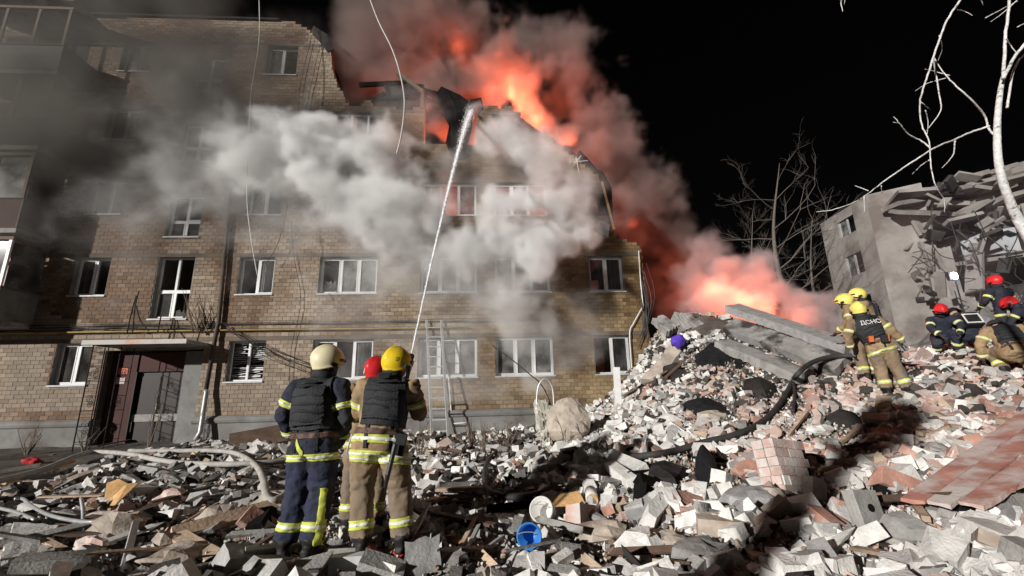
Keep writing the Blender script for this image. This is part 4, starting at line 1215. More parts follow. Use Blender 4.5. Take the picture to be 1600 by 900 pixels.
# --- the two men in front, seen from behind, and the one half hidden between them
def gp(px, py):
    p = hit(px, py); return (float(p[0]), float(p[1]), float(height(p[0], p[1])))
def ex_cream(c):
    J = c['J']
    # long lime stripe down the right trouser leg and the crossed tail of the jacket
    a, b = J['kneR'], J['ankR']
    fr = c['fwd']; sr = c['sr']
    q = J['kneR'] + sr * .06
    c['cut']('leg_stripe', ('thighR', 'shinR'), [(V(.0, 0, .56), V(0, 0, 1)), (V(0, 0, .12), V(0, 0, -1)), (q + sr * .022, sr), (q - sr * .022, -sr), (J['kneR'] - fr * .02, fr)], .007, .005, 'lime', c['root'])
    q = c['P0'] + (c['P1'] - c['P0']) * -.1
    d1 = nrm(sr * .9 + V(0, 0, .55)); c['cut']('tail_stripe', ('torso',), [(q + d1 * .018 - sr * .06, d1), (q - d1 * .018 - sr * .06, -d1), (q - sr * .02, sr), (c['P1'] - fr * .03, fr), (q - V(0, 0, .06), -V(0, 0, 1)), (q + V(0, 0, .12), V(0, 0, 1))], .009, .005, 'lime', c['root'])
    # shoulder harness strap with buckle
    h = c['helmet']
P1p = gp(489, 862)
person('person', (P1p[0] * .955, 4.5, float(height(P1p[0], 4.5)) + .06), rad(-4), dict(
    pelvis=V(0, 0, .93), chest=V(-.01, .01, 1.26), neck=V(.0, .03, 1.49), head=V(.03, .06, 1.635), face=V(.62, .80, -.1), crown=V(.03, .05, 1),
    shoL=V(-.205, .0, 1.43), elbL=V(-.31, -.02, 1.17), wriL=V(-.29, .14, .98), shoR=V(.205, .0, 1.43), elbR=V(.27, .0, 1.13), wriR=V(.17, .19, .96),
    hipL=V(-.10, 0, .92), kneL=V(-.14, .03, .50), ankL=V(-.19, -.02, .09), hipR=V(.10, 0, .92), kneR=V(.08, .03, .50), ankR=V(.06, -.06, .09), toeL=V(-.4, 1, 0), toeR=V(.15, 1, 0)),
    ('navy', 'navy_leg'), 'helm_cream', 'firefighter in navy turnout gear and cream helmet with back to the camera', 'firefighters on the rubble', extra=ex_cream)

def ex_yellow(c):
    sr, tw, fr = c['sr'], c['tw'], c['fwd']
    hc, hrt, hfw, hup = c['hc'], c['hrt'], c['hfw'], c['hup']
    # number on the helmet's side
    def wrapf(w, v):
        out = []
        for p in w:
            d = p - hc
            L = np.array([d @ hrt / .128, d @ hfw / .158, d @ hup / .140]); k = np.linalg.norm(L)
            out.append(hc + d / k * 1.03)
        return np.array(out)
    cc = hc + hrt * .10 - hfw * .09 + hup * .012
    r_ = nrm(hfw * .6 + hrt * .75); lettering('helmet_number', '27', .045, cc, r_, hup, 'black_print', c['helmet'], wrapf)
    # tail stripes across the back of the jacket
    for t, w in ((.02, .034), (-.48, .026)):
        q = c['P0'] + (c['P1'] - c['P0']) * t
        o = c['cut']('reflective_stripe', ('torso', 'thighL', 'thighR'), [(q + tw * w, tw), (q - tw * w, -tw)], .010, .005, 'lime', c['root'])
        if o: c['cut']('silver_strip', ('torso', 'thighL', 'thighR'), [(q + tw * w * .4, tw), (q - tw * w * .4, -tw)], .014, .004, 'silver', o)
    # pouch and hanging tool at the right hip
    b = MB(); b.box((-.05, -.04, -.10), (.05, .04, .08), M=np.array(Matrix.Translation((.20, -.08, .90)) @ Matrix.Rotation(.2, 4, 'Y'))); b.build('pouch', M['web'], c['root'])
    b = MB(); b.tube([(.18, -.17, .90), (.13, -.18, .66), (.11, -.17, .56)], [.022, .02, .016], 8); b.build('tool_sheath', M['black_plastic'], c['root'])
    b = MB(); b.tube(spline([(-.22, -.05, .98), (-.25, -.06, .84), (-.22, -.04, .78), (-.20, -.03, .88)], 6), .008, 6); b.build('carabiner', M['galv'], c['root'])
P2p = gp(594, 858)
person('person', (P2p[0] * .955, 4.42, float(height(P2p[0], 4.42)) + .06), rad(4), dict(
    pelvis=V(0, 0, .92), chest=V(.03, .05, 1.25), neck=V(.06, .10, 1.45), head=V(.10, .15, 1.585), face=V(.55, .83, .12), crown=V(.05, .02, 1),
    shoL=V(-.16, .06, 1.40), elbL=V(-.25, .12, 1.13), wriL=V(-.05, .36, 1.14), shoR=V(.26, .07, 1.39), elbR=V(.33, .16, 1.12), wriR=V(.24, .40, 1.28), handR=V(-.1, .5, .8), handL=V(.5, .6, .5), curlL=1.1, curlR=1.1,
    hipL=V(-.11, 0, .91), kneL=V(-.13, .05, .50), ankL=V(-.10, -.02, .09), hipR=V(.11, 0, .91), kneR=V(.19, .07, .50), ankR=V(.24, .02, .09), toeL=V(-.25, 1, 0), toeR=V(.35, 1, 0)),
    ('tan', 'tan_leg'), 'helm_yellow', 'firefighter in tan turnout gear and yellow helmet aiming the water jet', 'firefighters on the rubble', extra=ex_yellow)

def ex_red(c):
    hc, hrt, hfw, hup = c['hc'], c['hrt'], c['hfw'], c['hup']
    b = MB(); n = 12; vs = []                       # white curved mark on the helmet's back
    for i in range(n):
        t = i / (n - 1); a = -.9 + 1.5 * t
        wd = .018 * math.sin(math.pi * min(1, t * 1.1)) + .004
        p = -hfw * .10 - hrt * .05
        x = -.11 + .10 * t; z = -.035 - .03 * math.sin(math.pi * t) + .05 * t * t
        for k in (0, 1):
            d = hrt * x + hup * (z + (wd if k else 0)) - hfw * .12
            L = np.array([d @ hrt / .128, d @ hfw / .158, d @ hup / .140]); kk = np.linalg.norm(L)
            vs.append(hc + d / kk * 1.045)
            vs.append(hc + d / kk * 1.02)
    b.add(vs, [(4 * i, 4 * i + 4, 4 * i + 6, 4 * i + 2) for i in range(n - 1)])
    b.build('helmet_mark', M['white_print'], c['helmet'])
pr = aty(572, 700, 5.35)
person('person', (pr[0], 5.35, float(height(pr[0], 5.35))), rad(6), dict(
    chest=V(.02, .03, 1.25), neck=V(.03, .07, 1.47), head=V(.05, .11, 1.62), face=V(.5, .85, .1),
    elbL=V(-.29, .10, 1.16), wriL=V(-.1, .34, 1.1), elbR=V(.27, .12, 1.14), wriR=V(.1, .36, 1.15), curlL=1.0, curlR=1.0),
    ('tan', 'tan_leg'), 'helm_red', 'firefighter in tan gear with red helmet half hidden between the other two', 'firefighters on the rubble', vest=None, voxel=.02, extra=ex_red)

# --- the group on the mound
def ex_dsns(c):
    sr, tw, fr = c['sr'], c['tw'], c['fwd']
    q = c['P1'] + tw * .085 - fr * .215
    lettering('lettering', 'ДСНС', .105, q, sr, nrm(tw), 'white_print', c['root'])
    for x in (-.15, .08):
        b = MB(); b.box((-.035, -.025, -.06), (.035, .025, .05), M=np.array(Matrix.Translation((x - .08, -.19, 1.02)))); b.build('pouch', M['orange'], c['root'])
    b = MB(); b.box((-.05, -.03, -.08), (.05, .03, .06), M=np.array(Matrix.Translation((-.04, -.2, 1.02)))); b.build('pouch', M['web'], c['root'])
    b = MB(); b.tube([(.17, -.13, .95), (.24, -.14, .78)], .016, 8); b.build('tool_sheath', M['black_plastic'], c['root'])
def placed(px, py, y):
    p = aty(px, py, y); return (float(p[0]), y, float(height(p[0], y)))
b4 = placed(1397, 610, 8.75)
person('person', b4, rad(-22), dict(
    pelvis=V(-.06, 0, .92), chest=V(-.16, .02, 1.23), neck=V(-.22, .05, 1.44), head=V(-.24, .08, 1.585), face=V(-.1, 1, 0), crown=V(-.1, .05, 1), glove='glove_grey',
    shoL=V(-.42, .03, 1.36), elbL=V(-.52, .02, 1.10), wriL=V(-.47, .14, .88), shoR=V(-.0, .03, 1.39), elbR=V(.16, -.02, 1.16), wriR=V(.30, .04, .95),
    hipL=V(-.16, 0, .90), kneL=V(-.12, .04, .50), ankL=V(-.10, 0, .09), hipR=V(.04, 0, .90), kneR=V(.12, .04, .50), ankR=V(.20, -.04, .09)),
    ('tan', 'tan_leg'), 'helm_lime', 'firefighter in tan gear with white letters on black vest, back turned, on the mound', 'firefighters on the rubble', voxel=.02, extra=ex_dsns)
b5 = placed(1362, 605, 9.4)
person('person', b5, rad(20), dict(chest=V(.02, .06, 1.25), neck=V(.03, .12, 1.46), head=V(.0, .17, 1.60), face=V(-.3, 1, -.2), wriL=V(-.2, .3, 1.0), wriR=V(.2, .3, 1.0)),
       ('tan', 'tan_leg'), 'helm_lime', 'firefighter in pale yellow helmet mostly hidden behind the one with white letters', 'firefighters on the rubble', voxel=.025, vest=None)
b6 = placed(1385, 603, 9.9)
person('person', b6, rad(55), dict(chest=V(0, .04, 1.28), neck=V(0, .08, 1.51), head=V(.0, .14, 1.65), face=V(-.2, 1, -.25), shoL=V(-.2, .05, 1.43), elbL=V(-.18, .30, 1.40), wriL=V(.05, .36, 1.48), handL=V(.9, .2, .2), wriR=V(.22, .2, 1.05)),
       ('tan', 'navy_leg'), 'helm_lime', 'firefighter in navy vest and yellow helmet facing left with arm raised', 'firefighters on the rubble', voxel=.022)
b7 = placed(1592, 560, 11.0)
def ex_navy(c):
    for s in (-1, 1):
        q = c['P1'] + c['sr'] * s * .10
        c['cut']('back_stripe', ('torso',), [(q + c['sr'] * .022, c['sr']), (q - c['sr'] * .022, -c['sr']), (c['P1'] - c['tw'] * .06, c['tw']), (c['P1'] - c['fwd'] * .03, c['fwd'])], .008, .005, 'silver', c['root'])
person('person', (b7[0], b7[1], b7[2]), rad(5), dict(elbL=V(-.36, .05, 1.20), wriL=V(-.25, .28, 1.10), elbR=V(.36, .05, 1.20), wriR=V(.25, .28, 1.08), shoL=V(-.22, 0, 1.43), shoR=V(.22, 0, 1.43)),
       ('navy', 'navy_leg'), 'helm_red', 'firefighter in black turnout coat and red helmet standing near the wrecked house', 'firefighters on the rubble', voxel=.025, vest=None, style='jet', extra=ex_navy)
CROUCH = dict(pelvis=V(0, -.10, .42), chest=V(0, .08, .72), neck=V(0, .22, .92), head=V(0, .33, 1.02), face=V(0, .8, -.6), crown=V(0, .55, .8),
              shoL=V(-.20, .19, .85), elbL=V(-.28, .34, .62), wriL=V(-.16, .50, .42), shoR=V(.20, .19, .85), elbR=V(.28, .34, .62), wriR=V(.16, .50, .42), handL=V(.2, .6, -.7), handR=V(-.2, .6, -.7),
              hipL=V(-.10, -.10, .40), kneL=V(-.19, .30, .47), ankL=V(-.17, .06, .09), hipR=V(.10, -.10, .40), kneR=V(.19, .28, .30), ankR=V(.17, -.06, .09))
b8 = placed(1476, 536, 11.6)
person('person', (b8[0], b8[1], b8[2] - .0), rad(150), CROUCH, ('navy', 'navy_leg'), 'helm_red', 'crouching firefighter in black coat and red helmet bending over the debris', 'firefighters on the rubble', voxel=.025, vest=None, hem=False)
b9 = placed(1520, 540, 11.3)
def ex_pack(c):
    b = MB(); b.box((-.16, -.12, -.18), (.16, .06, .18), M=np.array(Matrix.Translation((0, -.12, .78)) @ Matrix.Rotation(-.5, 4, 'X'))); p = b.build('backpack', M['web'], c['root'])
    for lo, hi in (((-.165, -.13, .10), (.165, -.121, .13)), ((-.165, -.13, -.14), (.165, -.121, -.11)), ((-.165, -.13, -.108), (-.135, -.121, .098)), ((.135, -.13, -.108), (.165, -.121, .098))):
        b = MB(); b.box(lo, hi, M=np.array(Matrix.Translation((0, -.12, .78)) @ Matrix.Rotation(-.5, 4, 'X'))); b.build('reflective_stripe', M['silver'], p)
person('person', b9, rad(-15), CROUCH, ('navy', 'navy_leg'), 'black_plastic', 'crouching firefighter in dark gear with silver edged pack on the back', 'firefighters on the rubble', voxel=.025, vest=None, style='plain', extra=ex_pack, hem=False)
b10 = placed(1600, 598, 8.3)
person('person', b10, rad(-30), dict(CROUCH, chest=V(0, .12, .68), neck=V(0, .32, .82), head=V(0, .43, .88), elbL=V(-.36, .16, .60), wriL=V(-.34, .28, .34)), ('tan', 'tan_leg'), 'vest', 'crouching rescuer in tan gear and black vest at the right edge', 'firefighters on the rubble', voxel=.02, style='plain', hem=False)
b11 = placed(1640, 560, 10.4)
person('person', b11, rad(30), CROUCH, ('navy', 'navy_leg'), 'helm_red', 'kneeling firefighter in dark gear cut off by the right edge', 'firefighters on the rubble', voxel=.028, vest=None, hem=False)
# ------------------------------------------------------------------ things lying about
def top(name, mb, mat, label, cat, base=None, group=None, smooth=False):
    v = np.concatenate(mb.v)
    if base is None: base = np.array([*(v[:, :2].min(0) + v[:, :2].max(0)) / 2, v[:, 2].min()])
    o = mb.build(name, mat if isinstance(mat, (list, tuple)) else M[mat], None, tuple(map(float, base)), smooth)
    return tag(o, label, cat, group, 'thing')
def slab_mb(c, th, seed=0, n=9, m=6, rag=.06, rough=.012, mb=None):
    """broken plate: four corner points of its upper face, thickness below it"""
    c = [np.asarray(p, float) for p in c]
    nn = np.cross(c[1] - c[0], c[3] - c[0]); nn /= np.linalg.norm(nn)
    if nn[2] < 0 and abs(nn[2]) > .15: nn = -nn
    elif abs(nn[2]) <= .15 and nn[1] > 0: nn = -nn
    r = np.random.default_rng(seed)
    T, Bv = [], []
    for i in range(n):
        for j in range(m):
            s, t = i / (n - 1), j / (m - 1)
            p = (c[0] * (1 - s) + c[1] * s) * (1 - t) + (c[3] * (1 - s) + c[2] * s) * t
            if i in (0, n - 1) or j in (0, m - 1):
                ctr = (c[0] + c[1] + c[2] + c[3]) / 4
                p = p + (ctr - p) / np.linalg.norm(ctr - p) * r.random() * rag
            T.append(p + nn * (r.random() - .5) * rough)
            Bv.append(p - nn * th * (1 + (r.random() - .5) * .2) + (r.random(3) - .5) * rag * .5)
    N_ = n * m
    fs = []
    for i in range(n - 1):
        for j in range(m - 1):
            a = i * m + j; f = (a, a + m, a + m + 1, a + 1)
            fs.append(f); fs.append(tuple(x + N_ for x in f[::-1]))
    edge = [i * m for i in range(n)] + [(n - 1) * m + j for j in range(1, m)] + [i * m + m - 1 for i in range(n - 2, -1, -1)] + [j for j in range(m - 2, 0, -1)]
    for a, b in zip(edge, edge[1:] + edge[:1]): fs.append((a, b, b + N_, a + N_))
    mb = mb or MB(); mb.add(T + Bv, fs)
    return mb
def lump_mb(c, r, seed=0, rough=.35, n=22, m=14, sq=(1, 1, 1), tilt=0.0):
    vs = []
    for i in range(m + 1):
        ph = math.pi * i / m
        for j in range(n):
            th = 2 * math.pi * j / n
            d = np.array([math.sin(ph) * math.cos(th), math.sin(ph) * math.sin(th), math.cos(ph)])
            k = 1 + rough * (float(fbm(d * 1.6 + seed * 3.1 + 20, 4)) - .5) * 2
            vs.append(np.asarray(c) + d * k * r * np.array(sq))
    fs = [(i * n + j, (i + 1) * n + j, (i + 1) * n + (j + 1) % n, i * n + (j + 1) % n) for i in range(m) for j in range(n)]
    return MB().add(vs, fs)
def P(px, py, y): return aty(px, py, y)
def on(px, py, up=0.0):
    p = hit(px, py); p[2] = float(height(p[0], p[1])) + up; return p
def bar_mb(a, b, w, h, roll=0.0, mb=None, ends=0.0, seed=0):
    a, b = np.asarray(a, float), np.asarray(b, float); d = b - a; L_ = np.linalg.norm(d)
    R = Matrix.Translation(a) @ Vector(d).to_track_quat('X', 'Z').to_matrix().to_4x4() @ Matrix.Rotation(roll, 4, 'X')
    r = random.Random(seed); mb = mb or MB()
    v = [(0, -w / 2, -h / 2), (L_ - r.random() * ends, -w / 2, -h / 2), (L_ - r.random() * ends, w / 2, -h / 2), (r.random() * ends, w / 2, -h / 2), (0, -w / 2, h / 2), (L_ - r.random() * ends, -w / 2, h / 2), (L_ - r.random() * ends, w / 2, h / 2), (r.random() * ends, w / 2, h / 2)]
    mb.add(xf(np.array(R), np.array(v)), [(0, 3, 2, 1), (4, 5, 6, 7), (0, 1, 5, 4), (1, 2, 6, 5), (2, 3, 7, 6), (3, 0, 4, 7)])
    return mb
G = 'fallen floor slabs on the mound'
# fallen slabs on the crest
for i, (q, th, lab) in enumerate((
    ([P(1080, 515, 13.4), P(1150, 497, 13.6), P(1160, 520, 12.9), P(1100, 535, 12.7)], .22, 'short tilted concrete slab piece at the top left of the long slabs'),
    ([P(1018, 497, 13.8), P(1036, 490, 13.9), P(1062, 508, 13.4), P(1042, 520, 13.3)], .25, 'grey slab stub jammed against the broken end of the brick house'),
    ([P(1053, 486, 13.9), P(1075, 488, 13.9), P(1108, 508, 13.4), P(1062, 520, 13.3)], .35, 'upright grey concrete piece on the mound beside the brick house'),
    ([P(1000, 592, 12.6), P(1046, 536, 13.1), P(1070, 548, 12.8), P(1052, 600, 12.2)], .20, 'tan slab leaning against the corner of the brick house'),
    ([P(1280, 560, 11.8), P(1345, 575, 11.6), P(1350, 590, 11.0), P(1290, 590, 10.6)], .2, 'small slab end at the foot of the long slabs'),
)):
    top('concrete_slab', slab_mb(q, th, i, 14, 6, .10, .02), 'concrete' if i != 3 else 'tan_lump', lab, 'slab', group=G)
for i, (a_, b_, w_, rl, up_, lab) in enumerate((
    ((1168, 492), (1350, 556), .8, .25, (.75, .75), 'highest long grey concrete floor slab lying along the crest of the mound'),
    ((1148, 506), (1345, 578), .55, .15, (.62, .55), 'pale edged concrete floor slab just below the highest slab'),
    ((1140, 524), (1322, 594), .6, .55, (.38, .36), 'sooty long concrete slab in the middle of the fallen slabs'),
    ((1128, 546), (1262, 602), .5, .15, (.26, .26), 'lowest of the long concrete slabs on the slope'))):
    A_s, B_s = on(*a_, up_[0]), on(*b_, up_[1])
    d_s = (B_s - A_s) / np.linalg.norm(B_s - A_s); n_s = np.cross(d_s, [0, 0, 1.0]); n_s /= np.linalg.norm(n_s)
    n_s = n_s * math.cos(rl) + np.array([0, 0, -1.0]) * math.sin(rl) if n_s[1] < 0 else -n_s * math.cos(rl) + np.array([0, 0, -1.0]) * math.sin(rl)
    top('concrete_slab', slab_mb([A_s - n_s * w_ / 2, B_s - n_s * w_ / 2, B_s + n_s * w_ / 2, A_s + n_s * w_ / 2], .22, 70 + i, 22, 4, .06, .012), ['concrete', 'brick_grey', 'slab_sooty', 'concrete'][i], lab, 'slab', group=G)
top('violet_cloth_bundle', lump_mb(P(1060, 533, 12.5), .19, 2, .4, sq=(1, .8, .95)), 'purple', 'crumpled violet cloth bundle on top of the leaning tan slab', 'cloth', smooth=True)
# tarpaulins and charred matter on the slope
def drape(pts, mat, name, label, cat, seed, lift=.06, amp=.14, n=16):
    q = np.array([on(*p) for p in pts]); c = q.mean(0)
    vs = []
    R = [1.0, .8, .6, .4, .2]
    k = len(q)
    qq = np.array([q[int(i / 4) % k] * (1 - (i % 4) / 4) + q[(int(i / 4) + 1) % k] * ((i % 4) / 4) for i in range(k * 4)])
    for f in R:
        for p in qq:
            x, y = (c + (p - c) * (f * (1 + .12 * (float(vnoise(p * 3 + seed)) - .5))))[:2]
            z = float(height(x, y)) + lift + amp * (1 - f * .8) * (.6 + 1.4 * (float(fbm(np.array([x * 2.2 + seed, y * 2.2, seed])
                , 3))))
            vs.append((x, y, z if f < 1 else float(height(x, y)) + lift * .4))
    N_ = len(qq)
    fs = [(i * N_ + j, i * N_ + (j + 1) % N_, (i + 1) * N_ + (j + 1) % N_, (i + 1) * N_ + j) for i in range(len(R) - 1) for j in range(N_)] + [tuple(range((len(R) - 1) * N_, len(R) * N_))]
    vb = [(x, y, z - .035) for x, y, z in vs]; T_ = len(vs)
    fs = fs + [tuple(x + T_ for x in f[::-1]) for f in fs] + [(j, j + T_, (j + 1) % N_ + T_, (j + 1) % N_) for j in range(N_)]
    return top(name, MB().add(vs + vb, fs), mat, label, cat)
drape([(1083, 560), (1110, 540), (1145, 540), (1150, 560), (1125, 575), (1095, 575)], 'tarp', 'black_tarp', 'black tarpaulin heaped near the top of the mound', 'tarp', 1)
drape([(1145, 555), (1175, 548), (1180, 565), (1150, 580)], 'tarp', 'black_tarp', 'small black tarpaulin piece right of the heaped one', 'tarp', 2)
drape([(1066, 634), (1110, 626), (1130, 634), (1150, 655), (1105, 650), (1080, 644)], 'tarp', 'black_tarp', 'flat black sheet on white rubble in the middle of the slope', 'tarp', 3, amp=.07)
drape([(1160, 600), (1190, 595), (1215, 610), (1200, 625), (1165, 620)], 'soot', 'sooty_cloth', 'sooty dark cloth above the black hose', 'cloth', 4)
drape([(1000, 740), (1040, 728), (1075, 738), (1060, 765), (1020, 762)], 'soot', 'grey_sheet', 'dark grey crumpled sheet left of the red brick block', 'sheet', 5, amp=.12)
drape([(1085, 745), (1100, 722), (1122, 735), (1118, 755), (1095, 760)], 'tarp', 'black_bag', 'black crumpled bag beside the grey sheet', 'bag', 6, amp=.3)
drape([(1285, 660), (1310, 648), (1340, 655), (1355, 668), (1315, 668)], 'soot', 'dark_garment', 'dark garment lying among pink bricks below the lettered firefighter', 'garment', 7, amp=.1)
drape([(1030, 580), (1060, 570), (1075, 585), (1050, 600)], 'soot', 'sooty_sheet', 'sooty sheet under the leaning tan slab', 'sheet', 8)
# large blocks
def block_mb(px, py, size, rz, tilt=(0, 0), seed=0, rag=.03, up=.0):
    p = on(px, py, up)
    r = np.random.default_rng(seed)
    Mx = Matrix.Translation(p) @ Matrix.Rotation(rz, 4, 'Z') @ Matrix.Rotation(tilt[0], 4, 'X') @ Matrix.Rotation(tilt[1], 4, 'Y')
    sx, sy, sz = size
    c = [(-sx / 2, -sy / 2, sz), (sx / 2, -sy / 2, sz), (sx / 2, sy / 2, sz), (-sx / 2, sy / 2, sz)]
    return slab_mb([xf(np.array(Mx), np.array([q]))[0] for q in c], sz, seed, 5, 5, rag, rag * .25), Mx, p
p = on(1236, 768, -.05)
mbk = empty('brick_masonry_block', tuple(p), .45, 'upright block of dusty pinkish brick masonry standing on the slope', 'block')
mbk.rotation_euler = (-.24, .14, .45)
mrn = random.Random(31)
for r_ in range(6):
    x0 = -.28 + (.125 if r_ % 2 else 0) * -1
    x = x0
    while x < .27:
        a_, b_ = max(x, -.28 + mrn.uniform(0, .02)), min(x + .25, .28 - mrn.uniform(0, .05))
        if b_ - a_ > .05:
            for y0, y1 in ((-.14, -.015), (-.005, .13)):
                m = MB(); q = mrn.uniform(-.004, .004) + (.03 if mrn.random() < .12 else 0); m.box((a_ + .002, y0 + q, r_ * .098 + .002), (b_ - .002, y1 + q, r_ * .098 + .096)); m.build('brick', M['brick_pink'], mbk)
        x += .25
m = MB(); m.box((-.24, -.128, 0), (.225, .115, .575)); m.build('mortar', M['brick_white'], mbk)
m = slab_mb([np.array(v) for v in ((.262, -.13, .62), (.262, .13, .60), (.27, .13, .0), (.27, -.13, .0))], .03, 8, 5, 12, .02, .035); m.build('crust', M['char'], mbk)
b, Mx, p = block_mb(1362, 826, (.30, .12, .34), .35, (-.25, .1), 5, .015, -.03)
hb = top('concrete_block', b, 'concrete', 'grey concrete block with a round hole near the red boards', 'block')
m = MB(); pc = xf(np.array(Mx), np.array([(.01, -.066, .19), (.01, -.05, .19)])); m.tube(pc, .034, 18); h_ = m.build('hole', M['char'], hb, None); h_.location = -hb.location
b, _, _ = block_mb(537, 898, (.34, .24, .20), .25, (.0, .05), 6, .01, -.03); top('foam_block', b, 'pvc', 'clean white block at the feet of the yellow helmeted firefighter', 'block')
b, _, _ = block_mb(80, 902, (.55, .22, .2), .5, (.1, .1), 7, .02, -.03); top('concrete_block', b, 'concrete', 'long grey concrete block at the bottom left edge', 'block')
b, _, _ = block_mb(60, 800, (.42, .2, .14), .2, (.1, -.05), 17, .02, 0); top('concrete_block', b, 'brick_white', 'pale block lying above the cut bent pipe at left', 'block')
b, _, _ = block_mb(352, 892, (.30, .22, .26), .9, (.5, .3), 18, .02, -.05); top('concrete_block', b, 'brick_grey', 'grey block standing on its corner below the pale plank', 'block')
top('concrete_plate', slab_mb([on(-8, 895, .10), on(15, 842, .18), on(88, 842, .14), on(84, 878, .10)], .07, 4, 10, 7, .05, .01), 'brick_white', 'large pale cement plate at the lower left corner', 'slab')
top('concrete_block', block_mb(1130, 760, (.35, .2, .16), .7, (.1, .3), 9, .02)[0], 'brick_white', 'white block on the heap beside the black bag', 'block')
top('long_white_block', bar_mb(on(955, 742, .12), on(990, 768, .10), .16, .13, .2), 'brick_white', 'long white block tilted on the heap, lower of a pair', 'block')
top('long_white_block', bar_mb(on(960, 732, .17), on(1008, 752, .14), .16, .13, .5), 'brick_white', 'long white block tilted on the heap, upper of a pair', 'block')
# round lump of masonry with torn insulation
lc = P(888, 660, 9.6)
top('masonry_lump', lump_mb(lc, .44, 5, .5, 20, 13, (1.05, .5, 1.0)), 'tan_lump', 'big rounded tan lump of masonry standing before the house wall', 'lump')
top('insulation_scrap', lump_mb(P(852, 660, 9.9), .36, 9, 1.3, 30, 20, (.6, .5, 1.1)), 'insul', 'crumpled pale insulation clinging to the left of the big tan lump', 'insulation')
m = MB(); m.tube(spline([P(770, 540, 11.5), P(800, 562, 11), P(828, 585, 10.5), P(845, 600, 10.2), P(858, 625, 10), P(862, 650, 9.95)], 7), .014, 6)
top('bent_cable', m, 'cable', 'thin dark cable bent over the big tan lump', 'cable')
m = MB(); m.tube(spline([P(838, 640, 9.9), P(841, 605, 9.9), P(852, 592, 9.9), P(863, 605, 9.9), P(866, 640, 9.9)], 7), .02, 6); top('wire_loop', m, 'galv', 'looped grey strap rising from the insulation scrap', 'strap')
# buckets and tube
def bucket(px, py, r0, r1, h, axis, mat, name, label, lip=.012):
    p = on(px, py, r1 * .8 + .09); ax = Vector(axis).normalized()
    R = np.array(Matrix.Translation(p) @ ax.to_track_quat('Z', 'Y').to_matrix().to_4x4())
    n = 32; prof = [(0, 0), (r0, 0), (r1, h), (r1 + lip, h), (r1 + lip, h - .025), (r1 + lip - .004, h + .006), (r1 - .006, h + .004), (r0 - .006, .006), (0, .006)]
    prof = [(0.001, 0), (r0, 0), (r0 + (r1 - r0) * .85, h * .85), (r1 + lip, h * .86), (r1 + lip, h), (r1 - .004, h), (r0 - .006, .008), (0.001, .008)]
    ang = np.linspace(0, 2 * math.pi, n, endpoint=False); vs = []
    for r, z in prof: vs += [(r * math.cos(a), r * math.sin(a), z - h * .5) for a in ang]
    k = len(prof); fs = [(i * n + j, i * n + (j + 1) % n, (i + 1) * n + (j + 1) % n, (i + 1) * n + j) for i in range(k - 1) for j in range(n)]
    e = empty(name, tuple(p), 0, label, 'bucket')
    o = MB().add(xf(R, np.array(vs)), fs).build('bucket_body', M[mat], e, None, True); o.location = -Vector(p)
    hd = [(r1 * 1.05 * math.cos(t), r1 * 1.05 * math.sin(t) * .35 , h * .42 + r1 * .0 + .25 * r1 * math.sin(t)) for t in np.linspace(math.pi * .02, math.pi * .98, 16)]
    q = MB(); q.tube(xf(R, np.array(hd)), .004, 6); g_ = q.build('handle', M['galv'], e); g_.location = -Vector(p)
    return e
bucket(829, 868, .085, .108, .18, (-.12, -.95, .12), 'blue', 'blue_bucket', 'small bright blue bucket lying with its mouth to the camera')
bucket(852, 828, .10, .125, .26, (-.35, -.85, .35), 'bucket', 'white_bucket', 'larger white plastic bucket on its side above the blue bucket')
t0 = on(924, 792, .08)
e = empty('pale_log', tuple(t0), 0, 'short pale cylinder with orange cut face on the white rubble', 'cylinder')
m = MB(); m.tube([(0, -.10, .02), (.03, .16, .06)], .075, 20); m.build('tube_wall', M['bucket'], e, None, True)
m = MB(); m.tube([(-.001, -.108, .019), (0, -.1015, .02)], .07, 20); m.build('cut_face', M['wood_orange'], e)
top('tube_fitting', MB().tube([on(812, 846, .05), on(812, 846, .05) + np.array([.01, -.09, .01])], .032, 14), 'hose_grey', 'small grey tube fitting behind the blue bucket', 'tube')
# red painted boards
rb = empty('red_board_panel', tuple(on(1500, 790)), .0, 'panel of worn red painted boards lying across the rubble at lower right', 'boards')
q0, q1, q2, q3 = on(1412, 812, .18), on(1640, 682, .50), on(1700, 800, .50), on(1520, 856, .20)
for i in range(3):
    a, b_ = i / 3 + .004, (i + 1) / 3 - .004
    sh = [0, .03, .10][i]
    c0, c1 = q0 + (q3 - q0) * a, q1 + (q2 - q1) * a; c3, c2 = q0 + (q3 - q0) * b_, q1 + (q2 - q1) * b_
    dirv = (c1 - c0); c0 = c0 + dirv * sh; c3 = c3 + dirv * (sh + .02)
    o = slab_mb([c0, c1, c2, c3], .035, 40 + i, 26, 3, .03, .0).build('board', M['redboard'], rb); o.location = -rb.location
for i, (a, b_) in enumerate((((1430, 800), (1452, 832)), )):
    o = bar_mb(on(*a, .10), on(*b_, .10), .06, .05).build('batten', M['wood_pale'], rb); o.location = -rb.location
